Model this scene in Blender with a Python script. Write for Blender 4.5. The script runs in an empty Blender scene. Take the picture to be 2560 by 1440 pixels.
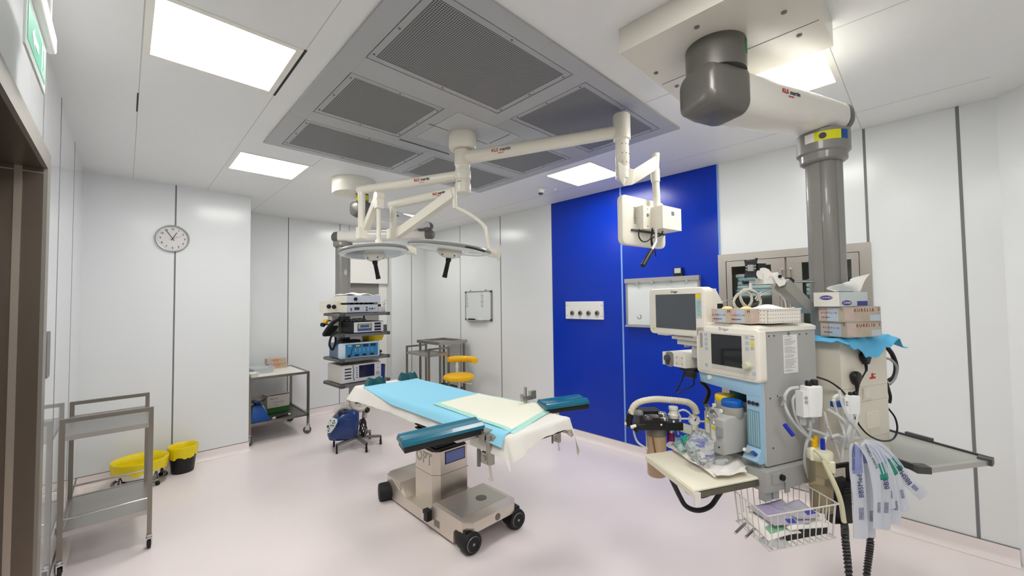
import bpy, bmesh, math, random
from mathutils import Vector, Matrix
V = Vector
PI = math.pi
rnd = random.Random(7)
SC = bpy.context.scene
COL = SC.collection

# ------------------------------------------------------------------ camera
FPX, CAMZ = 1002.54, 1.70
YAW, PITCH, ROLL = math.radians(45.9953), math.radians(1.97725), math.radians(-0.70791)
CAM = V((0, 0, CAMZ))
_f = V((math.cos(YAW) * math.cos(PITCH), math.sin(YAW) * math.cos(PITCH), math.sin(PITCH)))
_r0 = V((math.sin(YAW), -math.cos(YAW), 0))
_u0 = _r0.cross(_f)
_r = _r0 * math.cos(ROLL) + _u0 * math.sin(ROLL)
_u = -_r0 * math.sin(ROLL) + _u0 * math.cos(ROLL)


def ray(x, y):
    return _f * FPX + _r * (x - 1280) - _u * (y - 720)


def D(x, y, d):
    return CAM + ray(x, y) * (d / FPX)


def atZ(x, y, z):
    d = ray(x, y)
    return CAM + d * ((z - CAMZ) / d.z)


def atX(x, y, v):
    d = ray(x, y)
    return CAM + d * (v / d.x)


def atY(x, y, v):
    d = ray(x, y)
    return CAM + d * (v / d.y)


def over(x, y, p):
    """height of a photo point standing above/below world point p"""
    d = ray(x, y)
    t = (d.x * p[0] + d.y * p[1]) / (d.x ** 2 + d.y ** 2)
    return CAMZ + d.z * t


class Fr:
    """a local frame: origin and rotation about Z"""

    def __init__(s, o, deg):
        s.o, s.deg = V(o), deg
        s.M = Matrix.Translation(s.o) @ Matrix.Rotation(math.radians(deg), 4, 'Z')
        s.I = s.M.inverted()

    def on(s, x, y, ax, v):
        c, d = s.I @ CAM, s.I.to_3x3() @ ray(x, y)
        i = 'xyz'.index(ax)
        return c + d * ((v - c[i]) / d[i])

    def at(s, x, y, d):
        return s.I @ D(x, y, d)

    def loc(s, p):
        return s.I @ V(p)


# ------------------------------------------------------------------ materials
def lin(c):
    return tuple(((v / 255) / 12.92 if v / 255 <= .04045 else ((v / 255 + .055) / 1.055) ** 2.4) for v in c)


MATS = {}


def mat(name, rgb, rough=.5, metal=0., noise=0., scale=20., bump=0., trans=0., ior=1.45, alpha=1., emit=0., coat=0., aniso=0., sheen=0.):
    if name in MATS:
        return MATS[name]
    m = bpy.data.materials.new(name)
    m.use_nodes = True
    nt = m.node_tree
    b = nt.nodes['Principled BSDF']
    c = lin(rgb) + (1,)
    b.inputs['Base Color'].default_value = c
    b.inputs['Roughness'].default_value = rough
    b.inputs['Metallic'].default_value = metal
    b.inputs['Transmission Weight'].default_value = trans
    b.inputs['IOR'].default_value = ior
    b.inputs['Alpha'].default_value = alpha
    b.inputs['Coat Weight'].default_value = coat
    b.inputs['Sheen Weight'].default_value = sheen
    if emit:
        b.inputs['Emission Color'].default_value = c
        b.inputs['Emission Strength'].default_value = emit
    if noise or bump:
        tc = nt.nodes.new('ShaderNodeTexCoord')
        n = nt.nodes.new('ShaderNodeTexNoise')
        n.inputs['Scale'].default_value = scale
        n.inputs['Detail'].default_value = 3
        nt.links.new(tc.outputs['Object'], n.inputs['Vector'])
        if noise:
            mx = nt.nodes.new('ShaderNodeMix')
            mx.data_type = 'RGBA'
            mx.inputs['A'].default_value = tuple(max(0, v * (1 - noise)) for v in c[:3]) + (1,)
            mx.inputs['B'].default_value = tuple(min(1, v * (1 + noise)) for v in c[:3]) + (1,)
            nt.links.new(n.outputs['Fac'], mx.inputs['Factor'])
            nt.links.new(mx.outputs['Result'], b.inputs['Base Color'])
        if bump:
            bp = nt.nodes.new('ShaderNodeBump')
            bp.inputs['Strength'].default_value = bump
            bp.inputs['Distance'].default_value = .002
            nt.links.new(n.outputs['Fac'], bp.inputs['Height'])
            nt.links.new(bp.outputs['Normal'], b.inputs['Normal'])
    MATS[name] = m
    return m


def brushed(name, rgb, rough=.32, stretch=(1, 1, 60), metal=1.0):
    """brushed metal: streaky noise drives roughness and colour"""
    if name in MATS:
        return MATS[name]
    m = mat(name, rgb, rough, metal)
    nt = m.node_tree
    b = nt.nodes['Principled BSDF']
    tc = nt.nodes.new('ShaderNodeTexCoord')
    mp = nt.nodes.new('ShaderNodeMapping')
    mp.inputs['Scale'].default_value = stretch
    n = nt.nodes.new('ShaderNodeTexNoise')
    n.inputs['Scale'].default_value = 6
    n.inputs['Detail'].default_value = 4
    r = nt.nodes.new('ShaderNodeMapRange')
    r.inputs['To Min'].default_value = rough - .06
    r.inputs['To Max'].default_value = rough + .1
    nt.links.new(tc.outputs['Object'], mp.inputs['Vector'])
    nt.links.new(mp.outputs['Vector'], n.inputs['Vector'])
    nt.links.new(n.outputs['Fac'], r.inputs['Value'])
    nt.links.new(r.outputs['Result'], b.inputs['Roughness'])
    return m


def perforated(name, rgb, hole, pitch, rad, rough=.5, axes=(0, 1)):
    """sheet with a regular grid of dark round holes in object space"""
    if name in MATS:
        return MATS[name]
    m = mat(name, rgb, rough)
    nt = m.node_tree
    b = nt.nodes['Principled BSDF']
    tc = nt.nodes.new('ShaderNodeTexCoord')
    sp = nt.nodes.new('ShaderNodeSeparateXYZ')
    nt.links.new(tc.outputs['Object'], sp.inputs['Vector'])

    def mth(op, a, bb=None):
        n = nt.nodes.new('ShaderNodeMath')
        n.operation = op
        for i, q in enumerate((a, bb)):
            if q is None:
                continue
            if isinstance(q, (int, float)):
                n.inputs[i].default_value = q
            else:
                nt.links.new(q, n.inputs[i])
        return n.outputs[0]
    sq = []
    for ax in axes:
        f = mth('FRACT', mth('DIVIDE', sp.outputs[ax], pitch))
        d = mth('SUBTRACT', f, .5)
        sq.append(mth('MULTIPLY', d, d))
    r2 = mth('ADD', sq[0], sq[1])
    inside = mth('LESS_THAN', r2, (rad / pitch) ** 2)
    mx = nt.nodes.new('ShaderNodeMix')
    mx.data_type = 'RGBA'
    mx.inputs['A'].default_value = lin(rgb) + (1,)
    mx.inputs['B'].default_value = lin(hole) + (1,)
    nt.links.new(inside, mx.inputs['Factor'])
    nt.links.new(mx.outputs['Result'], b.inputs['Base Color'])
    return m


# ------------------------------------------------------------------ mesh builder
def rrect(w, h, r, n=5, cx=0., cy=0.):
    """rounded rectangle outline, counter-clockwise"""
    r = min(r, w / 2 - 1e-5, h / 2 - 1e-5)
    out = []
    for k, (sx, sy) in enumerate(((1, 1), (-1, 1), (-1, -1), (1, -1))):
        for i in range(n + 1):
            a = (k + i / n) * PI / 2
            out.append((cx + sx * (w / 2 - r) + r * math.cos(a), cy + sy * (h / 2 - r) + r * math.sin(a)))
    return out


def circ(r, n=24, cx=0., cy=0., ry=None):
    return [(cx + r * math.cos(2 * PI * i / n), cy + (ry or r) * math.sin(2 * PI * i / n)) for i in range(n)]


def spline(pts, res=6, closed=False):
    pts = [V(p) for p in pts]
    n = len(pts)
    if n < 3:
        return pts
    out = []
    rng = range(n if closed else n - 1)
    for i in rng:
        if closed:
            p0, p1, p2, p3 = pts[(i - 1) % n], pts[i], pts[(i + 1) % n], pts[(i + 2) % n]
        else:
            p1, p2 = pts[i], pts[i + 1]
            p0 = pts[i - 1] if i else p1 * 2 - p2
            p3 = pts[i + 2] if i + 2 < n else p2 * 2 - p1
        for k in range(res):
            t = k / res
            out.append(.5 * ((2 * p1) + (p2 - p0) * t + (2 * p0 - 5 * p1 + 4 * p2 - p3) * t * t + (3 * p1 - p0 - 3 * p2 + p3) * t ** 3))
    if not closed:
        out.append(pts[-1])
    return out


class MB:
    def __init__(s):
        s.b = bmesh.new()
        s.T = Matrix()
        s.mi = 0
        s.nb = -1

    def raw(s, vs, fs):
        bv = [s.b.verts.new(s.T @ V(v)) for v in vs]
        out = []
        for f in fs:
            try:
                fc = s.b.faces.new([bv[i] for i in f])
                fc.material_index = s.mi
                out.append(fc)
            except ValueError:
                pass
        return bv, out

    def _bevel(s, bv, bev, seg, ang=.6):
        es = set()
        for v in bv:
            for e in v.link_edges:
                if len(e.link_faces) == 2 and e.calc_face_angle(0) > ang:
                    es.add(e)
        bmesh.ops.bevel(s.b, geom=list(es), offset=bev, segments=seg, profile=.5, affect='EDGES', clamp_overlap=True)

    def box(s, a, b, bev=0., seg=2):
        x0, y0, z0 = (min(a[i], b[i]) for i in range(3))
        x1, y1, z1 = (max(a[i], b[i]) for i in range(3))
        # neighbouring boxes of one part never share a face exactly
        s.nb += 1
        e = .00012 * (s.nb % 6)
        if min(x1 - x0, y1 - y0, z1 - z0) > .004:
            x0, y0, z0, x1, y1, z1 = x0 + e, y0 + e, z0 + e, x1 - e, y1 - e, z1 - e
        vs = [(x0, y0, z0), (x1, y0, z0), (x1, y1, z0), (x0, y1, z0), (x0, y0, z1), (x1, y0, z1), (x1, y1, z1), (x0, y1, z1)]
        fs = [(0, 3, 2, 1), (4, 5, 6, 7), (0, 1, 5, 4), (1, 2, 6, 5), (2, 3, 7, 6), (3, 0, 4, 7)]
        bv, _ = s.raw(vs, fs)
        if bev:
            s._bevel(bv, min(bev, .49 * min(x1 - x0, y1 - y0, z1 - z0)), seg)
        return s

    def hexa(s, q, bev=0., seg=2):
        """box with eight free corners, bottom four then top four"""
        fs = [(0, 3, 2, 1), (4, 5, 6, 7), (0, 1, 5, 4), (1, 2, 6, 5), (2, 3, 7, 6), (3, 0, 4, 7)]
        bv, f = s.raw(q, fs)
        bmesh.ops.recalc_face_normals(s.b, faces=f)
        if bev:
            s._bevel(bv, bev, seg, .3)
        return s

    def bar(s, p0, p1, w, h=None, bev=0.):
        """rectangular bar between two points"""
        p0, p1 = V(p0), V(p1)
        d = p1 - p0
        L = d.length
        d.normalize()
        up = V((0, 0, 1)) if abs(d.z) < .9 else V((0, 1, 0))
        sx = d.cross(up).normalized()
        sz = sx.cross(d).normalized()
        T0 = s.T
        s.T = s.T @ Matrix(((sx.x, d.x, sz.x, p0.x), (sx.y, d.y, sz.y, p0.y), (sx.z, d.z, sz.z, p0.z), (0, 0, 0, 1)))
        h = h or w
        s.box((-w / 2, 0, -h / 2), (w / 2, L, h / 2), bev)
        s.T = T0
        return s

    def cyl(s, p0, p1, r, r2=None, n=20, bev=0.):
        p0, p1 = V(p0), V(p1)
        q = (p1 - p0).to_track_quat('Z', 'Y').to_matrix()
        r2 = r if r2 is None else r2
        vs = []
        for p, rr in ((p0, r), (p1, r2)):
            for i in range(n):
                a = 2 * PI * i / n
                vs.append(p + q @ V((rr * math.cos(a), rr * math.sin(a), 0)))
        fs = [(i, (i + 1) % n, n + (i + 1) % n, n + i) for i in range(n)]
        fs += [tuple(range(n - 1, -1, -1)), tuple(range(n, 2 * n))]
        bv, _ = s.raw(vs, fs)
        if bev:
            s._bevel(bv, bev, 2, .9)
        return s

    def lathe(s, prof, c=(0, 0, 0), n=28, ax=None, sx=1., sy=1., caps=True):
        """revolve (r,z) about a vertical axis through c (or about direction ax)"""
        q = V(ax).to_track_quat('Z', 'Y').to_matrix() if ax else Matrix.Identity(3)
        c = V(c)
        vs, fs = [], []
        m = len(prof)
        for r, z in prof:
            for i in range(n):
                a = 2 * PI * i / n
                vs.append(c + q @ V((max(r, 1e-5) * math.cos(a) * sx, max(r, 1e-5) * math.sin(a) * sy, z)))
        for j in range(m - 1):
            for i in range(n):
                fs.append((j * n + i, j * n + (i + 1) % n, (j + 1) * n + (i + 1) % n, (j + 1) * n + i))
        if caps and prof[0][0] > 1e-4:
            fs.append(tuple(range(n - 1, -1, -1)))
        if caps and prof[-1][0] > 1e-4:
            fs.append(tuple(range((m - 1) * n, m * n)))
        s.raw(vs, fs)
        return s

    def tube(s, pts, r, n=8, res=6, closed=False, smooth=True, r2=None):
        p = spline(pts, res, closed) if smooth else [V(q) for q in pts]
        m = len(p)
        vs, fs = [], []
        nrm = None
        for i in range(m):
            if closed:
                t = p[(i + 1) % m] - p[i - 1]
            else:
                t = p[min(i + 1, m - 1)] - p[max(i - 1, 0)]
            if t.length < 1e-9:
                t = V((0, 0, 1))
            t.normalize()
            if nrm is None:
                nrm = t.orthogonal().normalized()
            else:
                nrm = nrm - t * nrm.dot(t)
                if nrm.length < 1e-6:
                    nrm = t.orthogonal()
                nrm.normalize()
            bn = t.cross(nrm)
            rr = r if r2 is None else r + (r2 - r) * i / (m - 1)
            if callable(r):
                rr = r(i / (m - 1))
            for k in range(n):
                a = 2 * PI * k / n
                vs.append(p[i] + (nrm * math.cos(a) + bn * math.sin(a)) * rr)
        for i in range(m if closed else m - 1):
            for k in range(n):
                j = (i + 1) % m
                fs.append((i * n + k, i * n + (k + 1) % n, j * n + (k + 1) % n, j * n + k))
        if not closed:
            fs += [tuple(range(n - 1, -1, -1)), tuple(range((m - 1) * n, m * n))]
        s.raw(vs, fs)
        return s

    def prism(s, poly, d0, d1, ax='z', bev=0., seg=2):
        """extrude a 2-D outline along an axis; outline coords are the other two axes in order"""
        def mk(a, b, d):
            return {'z': (a, b, d), 'y': (a, d, b), 'x': (d, a, b)}[ax]
        n = len(poly)
        vs = [mk(a, b, d0) for a, b in poly] + [mk(a, b, d1) for a, b in poly]
        fs = [(i, (i + 1) % n, n + (i + 1) % n, n + i) for i in range(n)]
        fs += [tuple(range(n - 1, -1, -1)), tuple(range(n, 2 * n))]
        bv, f = s.raw(vs, fs)
        bmesh.ops.recalc_face_normals(s.b, faces=f)
        if bev:
            caps = set(f[-2].edges) | set(f[-1].edges)
            bmesh.ops.bevel(s.b, geom=list(caps), offset=bev, segments=seg, profile=.5, affect='EDGES', clamp_overlap=True)
        return s

    def ell(s, c, rx, ry=None, rz=None, n=16):
        ry = ry or rx
        rz = rz or rx
        T0 = s.T
        s.T = s.T @ Matrix.Translation(c) @ Matrix.Diagonal((rx, ry, rz, 1))
        m = n // 2
        s.lathe([(math.sin(PI * j / m), -math.cos(PI * j / m)) for j in range(m + 1)], n=n)
        s.T = T0
        return s

    def sheet(s, fn, nu, nv, th=.002):
        """thin cloth/foil from a height grid fn(u,v)->xyz with real thickness"""
        g = [[V(fn(i / nu, j / nv)) for j in range(nv + 1)] for i in range(nu + 1)]
        nn = [[None] * (nv + 1) for _ in range(nu + 1)]
        for i in range(nu + 1):
            for j in range(nv + 1):
                a = g[min(i + 1, nu)][j] - g[max(i - 1, 0)][j]
                b = g[i][min(j + 1, nv)] - g[i][max(j - 1, 0)]
                q = a.cross(b)
                nn[i][j] = q.normalized() if q.length > 1e-12 else V((0, 0, 1))
        W = nv + 1
        top = [g[i][j] + nn[i][j] * th / 2 for i in range(nu + 1) for j in range(W)]
        bot = [g[i][j] - nn[i][j] * th / 2 for i in range(nu + 1) for j in range(W)]
        N = len(top)
        fs = []
        for i in range(nu):
            for j in range(nv):
                a, b, c, d = i * W + j, (i + 1) * W + j, (i + 1) * W + j + 1, i * W + j + 1
                fs.append((a, b, c, d))
                fs.append((N + d, N + c, N + b, N + a))
        rim = [i * W for i in range(nu + 1)] + [nu * W + j for j in range(1, W)] + [i * W + nv for i in range(nu - 1, -1, -1)] + [j for j in range(nv - 1, 0, -1)]
        for k in range(len(rim)):
            a, b = rim[k], rim[(k + 1) % len(rim)]
            fs.append((b, a, N + a, N + b))
        s.raw(top + bot, fs)
        return s


def obj(name, mb, mats, parent=None, label=None, sharp=38, loc=None):
    me = bpy.data.meshes.new(name)
    bmesh.ops.recalc_face_normals(mb.b, faces=mb.b.faces[:])
    for f in mb.b.faces:
        f.smooth = True
    mb.b.to_mesh(me)
    mb.b.free()
    me.set_sharp_from_angle(angle=math.radians(sharp))
    for m in (mats if isinstance(mats, (list, tuple)) else [mats]):
        me.materials.append(m)
    o = bpy.data.objects.new(name, me)
    COL.objects.link(o)
    if parent:
        o.parent = parent
    if label:
        o['label'] = label
    if loc is not None:
        o.location = loc
    return o


def tag(o, label, cat, group=None, kind=None):
    o['label'] = label
    o['category'] = cat
    if group:
        o['group'] = group
    if kind:
        o['kind'] = kind
    return o


def thing(name, label, cat, loc=(0, 0, 0), deg=0., group=None):
    o = bpy.data.objects.new(name, None)
    o.empty_display_size = .05
    COL.objects.link(o)
    o.location = loc
    o.rotation_euler = (0, 0, math.radians(deg))
    tag(o, label, cat, group)
    return o


def struct(name, mb, m, parent=None):
    o = obj(name, mb, m, parent)
    if parent is None:
        o['kind'] = 'structure'
    return o


def dup(root, loc, deg=None, label=None, group=None):
    def cp(o, par):
        c = o.copy()
        COL.objects.link(c)
        c.parent = par
        for ch in kids.get(o.name, []):
            cp(ch, c)
        return c
    kids = {}
    for o in COL.objects:
        if o.parent:
            kids.setdefault(o.parent.name, []).append(o)
    r = cp(root, root.parent)
    r.location = loc
    if deg is not None:
        r.rotation_euler = (0, 0, math.radians(deg))
    if label:
        r['label'] = label
    if group:
        r['group'] = group
    return r


def basis(xd, yd, o):
    """matrix whose X is xd, Y is yd, Z their cross product, at o"""
    xd, yd = V(xd).normalized(), V(yd).normalized()
    zd = xd.cross(yd)
    return Matrix(((xd.x, yd.x, zd.x, o[0]), (xd.y, yd.y, zd.y, o[1]), (xd.z, yd.z, zd.z, o[2]), (0, 0, 0, 1)))


def lettering(items, mats, parent, name='lettering', ext=.0006, label=None):
    """items: (text, size, matrix, material index[, align]); joined into one mesh of raised letters"""
    bm = bmesh.new()
    for it in items:
        t, size, M, mi = it[:4]
        cu = bpy.data.curves.new('t', 'FONT')
        cu.body = t
        cu.size = size
        cu.extrude = ext
        cu.resolution_u = 2
        cu.align_x = it[4] if len(it) > 4 else 'CENTER'
        cu.align_y = 'CENTER'
        if len(it) > 5:
            cu.offset = it[5]
        ob = bpy.data.objects.new('t', cu)
        me = bpy.data.meshes.new_from_object(ob)
        me.transform(M)
        n0 = len(bm.faces)
        bm.from_mesh(me)
        bm.faces.ensure_lookup_table()
        for f in bm.faces[n0:]:
            f.material_index = mi
        bpy.data.objects.remove(ob)
        bpy.data.curves.remove(cu)
        bpy.data.meshes.remove(me)
    me = bpy.data.meshes.new(name)
    bm.to_mesh(me)
    bm.free()
    for m in (mats if isinstance(mats, (list, tuple)) else [mats]):
        me.materials.append(m)
    o = bpy.data.objects.new(name, me)
    COL.objects.link(o)
    if parent:
        o.parent = parent
    if label:
        o['label'] = label
    return o


def studs(name, m, parent, items, T=None, n=10):
    """small round fixings, each an object of its own"""
    for p0, p1, r in items:
        b = MB()
        if T:
            b.T = T
        b.cyl(p0, p1, r, n=n)
        obj(name, b, m, parent)


def pieces(name, m, parent, fns, T=None, label=None):
    """one object per drawing function"""
    out = []
    for fn in fns:
        b = MB()
        if T:
            b.T = T.copy()
        fn(b)
        out.append(obj(name, b, m, parent, label))
    return out
# ------------------------------------------------------------------ shared materials
M_WALL = mat('wall_panel_white', (230, 233, 233), .205, noise=.012, scale=1.5)
M_CEIL = mat('ceiling_panel_white', (234, 235, 233), .38, noise=.01, scale=1.2)
M_BLUE = mat('wall_panel_blue', (0, 50, 178), .23, noise=.03, scale=1.2)
M_BLUE.node_tree.nodes['Principled BSDF'].inputs['Specular IOR Level'].default_value = .42
M_FLOOR = mat('floor_vinyl', (241, 231, 229), .25, noise=.03, scale=2.2)
M_JOINT = mat('joint_dark_grey', (118, 120, 122), .5)
M_JOINTB = mat('joint_light_blue', (130, 170, 226), .4)
M_STEEL = brushed('stainless_brushed', (138, 133, 125), .3, (200, 200, 8))
M_STEELD = brushed('stainless_door', (120, 110, 100), .34, (30, 30, 1))
M_STEELX = brushed('stainless_sheet', (176, 173, 168), .3, (8, 200, 200))
M_CHROME = mat('chrome', (205, 205, 205), .12, 1.)
M_WHITE = mat('white_plastic', (232, 231, 226), .4)
M_CREAM = mat('cream_enamel', (232, 228, 214), .35, coat=.2)
M_BLACK = mat('black_plastic', (20, 20, 21), .45)
M_RUBBER = mat('black_rubber', (26, 26, 27), .6)
M_DGREY = mat('dark_grey_plastic', (74, 74, 74), .45)
M_GREY = mat('grey_enamel', (130, 128, 124), .32, coat=.2)
M_LGREY = mat('light_grey_enamel', (170, 170, 168), .45)
M_RED = mat('red_print', (190, 34, 40), .5)
M_INK = mat('dark_print', (52, 52, 56), .5)
M_PRINT = mat('grey_print', (120, 120, 122), .5)
M_LAMP = mat('led_panel', (255, 253, 249), .4, emit=1.0)
M_YEL = mat('yellow_vinyl', (240, 186, 8), .4)
M_YBAG = mat('yellow_bag', (235, 212, 10), .35, bump=.5, scale=40, noise=.06)
M_BLUEP = mat('blue_plastic', (10, 74, 150), .4)
M_CLEAR = mat('clear_plastic', (240, 244, 246), .08, trans=.92, ior=1.3)
M_CLEART = mat('clear_tubing', (232, 236, 238), .2, trans=.6, ior=1.25)
M_GLASS = mat('cabinet_glass', (225, 235, 235), .03, trans=1., ior=1.05)

RX, LX, FY, AY, CH, SK = 4.08, -.30, 5.58, 6.60, 3.0, .10


def room():
    m = MB()
    m.box((-1.0, -1.7, -.08), (4.3, 6.95, 0))
    fl = struct('floor', m, M_FLOOR)
    m = MB()
    m.box((-1.0, -1.7, CH), (4.3, 6.95, CH + .1))
    ce = struct('ceiling', m, M_CEIL)
    # fine joints of the ceiling panels
    m = MB()
    for (x0, y0, x1, y1) in ((.042, -1.6, .042, FY), (.647, -1.6, .647, FY), (1.25, 3.62, 1.25, AY), 
                             (2.99, 3.62, 2.99, AY), (3.68, -.3, 3.68, AY), (2.45, -.3, 2.45, 1.25), (2.45, .31, 4.08, .31)):
        m.box((x0 - .002, y0 - .002, CH - .0008), (x1 + .002, y1 + .002, CH + .01))
    obj('panel_joint', m, mat('ceiling_joint', (190, 191, 191), .6), ce)
    m = MB()
    m.box((.640, 2.165, CH - .002), (.654, 2.775, CH + .01))
    m.box((.035, 3.30, CH - .002), (.043, 3.62, CH + .01))
    obj('ceiling_gap', m, mat('gap_black', (46, 46, 46), .7), ce)
    # left wall with the deep steel doorway
    m = MB()
    m.box((LX - .4, 3.06, 0), (LX, FY + .1, CH))
    m.box((LX - .4, -1.7, 2.41), (LX, 3.06, CH))
    m.box((LX - .4, -1.7, 0), (LX, -1.2, 2.41))
    w = struct('wall_left', m, mat('wall_panel_gloss', (224, 227, 230), .07, coat=.6))
    m = MB()
    for y, z in ((3.69, 0), (4.62, 0), (2.98, 2.47)):
        m.box((LX - .01, y - .006, z), (LX + .0012, y + .006, CH))
    obj('panel_joint', m, M_JOINT, w)
    # clock wall and its return
    m = MB()
    m.box((LX - .1, FY, 0), (1.067, FY + .1, CH))
    m.box((.967, FY + .1, 0), (1.067, AY, CH))
    w = struct('wall_clock', m, M_WALL)
    m = MB()
    m.box((.373, FY - .0012, SK), (.387, FY + .01, CH))
    obj('panel_joint', m, M_JOINT, w)
    # alcove wall with a recessed doorway
    m = MB()
    m.box((.967, AY, 0), (2.655, AY + .1, CH))
    m.box((3.405, AY, 0), (RX + .1, AY + .28, CH))
    m.box((2.655, AY, 2.62), (3.405, AY + .28, CH))
    m.box((2.60, AY + .1, 0), (2.655, AY + .28, CH))
    m.box((2.60, AY + .25, 0), (3.5, AY + .35, CH))
    w = struct('wall_alcove', m, M_WALL)
    m = MB()
    for x in (1.745, 2.50, 3.80):
        m.box((x - .006, AY - .0012, SK), (x + .006, AY + .01, CH))
    m.box((2.649, AY - .0012, SK), (2.657, AY + .01, CH))
    obj('panel_joint', m, M_JOINT, w)
    m = MB()
    m.box((2.70, AY + .10, 2.05), (3.38, AY + .25, 2.615), .006)
    o = struct('trim_1', m, M_WHITE)
    o['label'] = 'white boxed track cover above the recessed door behind the equipment tower'
    m = MB()
    m.box((2.67, AY + .19, .02), (3.25, AY + .25, 2.05))
    o = struct('door_2', m, mat('door_grey', (140, 138, 132), .45))
    m = MB()
    m.box((3.25, AY + .17, .02), (3.40, AY + .25, 2.05))
    obj('door_frame', m, M_WHITE, o)
    # right wall: white, blue feature panels, white; opening for the built-in cabinet
    m = MB()
    m.box((RX, 3.45, 0), (RX + .1, AY + .28, CH))
    m.box((RX, 1.365, 0), (RX + .1, 3.45, CH))
    m.box((RX, .30, 2.11), (RX + .1, 1.365, CH))
    m.box((RX, .30, 0), (RX + .1, 1.365, .13))
    m.box((RX, -.36, 0), (RX + .1, .30, CH))
    w = struct('wall_right', m, M_WALL)
    m = MB()
    m.box((RX - .004, 1.366, SK), (RX + .02, 3.445, CH - .001))
    bl = obj('blue_panel', m, M_BLUE, w, 'royal blue wall panels behind the anaesthesia machine')
    m = MB()
    m.box((RX - .006, 2.402, SK), (RX, 2.421, CH))
    m.box((RX - .007, 1.357, SK), (RX, 1.371, CH))
    obj('panel_joint', m, M_JOINTB, w, 'light blue joint strip')
    m = MB()
    for y, hw in ((5.48, .006), (4.465, .008), (3.448, .006), (.301, .0085), (-.182, .009)):
        z0 = 2.11 if hw == .0085 else SK
        m.box((RX - .0015, y - hw, z0), (RX + .01, y + hw, CH))
    obj('panel_joint', m, M_JOINT, w)
    # chamfered corner and the walls behind the viewpoint
    m = MB()
    m.prism([(RX, -.352), (RX + .1, -.352), (RX - .1, -1.7), (RX - 1.13, -1.482)], 0, CH)
    struct('wall_corner', m, M_WALL)
    m = MB()
    m.box((-1.0, -1.7, 0), (RX, -1.6, CH))
    struct('wall_rear', m, M_WALL)
    # coved vinyl skirting
    def cove(name, pts):
        m = MB()
        for (a, b, nrm) in pts:
            a, b, nrm = V(a), V(b), V(nrm)
            prof = [(0, SK), (.006, SK), (.006, .045), (.012, .022), (.026, .008), (.05, .0015), (0, 0)]
            vs, fs = [], []
            for p in (a, b):
                for d, z in prof:
                    vs.append((p.x + nrm.x * d, p.y + nrm.y * d, z))
            n = len(prof)
            for i in range(n):
                fs.append((i, (i + 1) % n, n + (i + 1) % n, n + i))
            fs += [tuple(range(n)), tuple(range(2 * n - 1, n - 1, -1))]
            m.raw(vs, fs)
            m.box((min(a.x, b.x) - .0015 + nrm.x * .003, min(a.y, b.y) - .0015 + nrm.y * .003, SK - .001), (max(a.x, b.x) + .0015 + nrm.x * .003, max(a.y, b.y) + .0015 + nrm.y * .003, SK + .006))
            m.b.faces.ensure_lookup_table()
            for f in m.b.faces[-6:]:
                f.material_index = 1
        o = struct(name, m, [M_FLOOR, M_JOINT])
    cove('baseboard_right', [((RX, -.35, 0), (RX, AY, 0), (-1, 0, 0))])
    cove('baseboard_back', [((1.067, AY, 0), (2.65, AY, 0), (0, -1, 0)), ((3.405, AY, 0), (RX, AY, 0), (0, -1, 0))])
    cove('baseboard_clock', [((LX, FY, 0), (1.067, FY, 0), (0, -1, 0)), ((1.067, FY, 0), (1.067, AY, 0), (1, 0, 0))])
    cove('baseboard_left', [((LX, 3.17, 0), (LX, FY, 0), (1, 0, 0))])
    # steel doorway in the left wall: lining and closed leaf
    m = MB()
    m.box((LX - .24, 3.055, 0), (LX - .002, 3.066, 2.41))
    m.box((LX - .24, -1.2, 2.395), (LX - .002, 3.06, 2.415))
    m.box((LX - .24, -1.21, 0), (LX - .002, -1.19, 2.41))
    m.box((LX - .30, -1.2, 0), (LX - .24, 3.06, 2.41))
    o = struct('door_1', m, M_STEELD)
    o['label'] = 'brown-toned stainless steel doorway at the left edge'
    m = MB()
    m.box((LX - .002, 3.055, 0), (LX + .012, 3.16, 2.49), .002)
    m.box((LX - .002, -1.3, 2.40), (LX + .012, 3.055, 2.49), .002)
    obj('door_frame', m, mat('frame_grey', (150, 146, 138), .4, .7), o)
    m = MB()
    m.box((LX - .095, 3.049, 0), (LX - .07, 3.056, 2.395))
    m.box((LX - .23, 3.050, 2.37), (LX - .002, 3.056, 2.376))
    obj('jamb_strip', m, mat('jamb_light', (190, 180, 168), .3, .9), o)
    m = MB()
    m.prism(rrect(.13, .25, .022, cx=3.335, cy=1.445), LX - .002, LX + .006, 'x')
    obj('door_pull', m, mat('pull_grey', (120, 118, 116), .4, .6), o)


room()

# ------------------------------------------------------------------ ceiling lights
LP = [(.075, 2.20, 'square ceiling light panel nearest the clock-side doorway, largest in view', .535),
      (.69, 4.005, 'square ceiling light panel above the waste bins by the clock', .535),
      (3.12, 2.155, 'square ceiling light panel in front of the blue wall', .535),
      (2.52, .34, 'square ceiling light panel half hidden behind the boxed pendant mount', .535),
      (2.55, 5.24, 'ceiling light panel in the far alcove, seen as a thin sliver', .535)]
EM = []
first = None
for (x, y, lab, w) in LP + [(.69, .10, None, .535), (.2, -.95, None, .535)]:
    t = thing('ceiling_light', lab or 'square ceiling light panel behind the viewpoint', 'light', (x + w / 2, y + w / 2, CH), 0, 'recessed square light panels')
    m = MB()
    h = w / 2
    for a, b in (((-h - .03, -h - .03), (h + .03, -h)), ((-h - .03, h), (h + .03, h + .03)), ((-h - .03, -h), (-h, h)), ((h, -h), (h + .03, h))):
        m.box((a[0], a[1], -.004), (b[0], b[1], .0))
    obj('frame', m, mat('light_frame', (236, 234, 224), .4), t)
    m = MB()
    m.box((-h, -h, -.003), (h, h, .0))
    obj('diffuser', m, M_LAMP, t)
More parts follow.
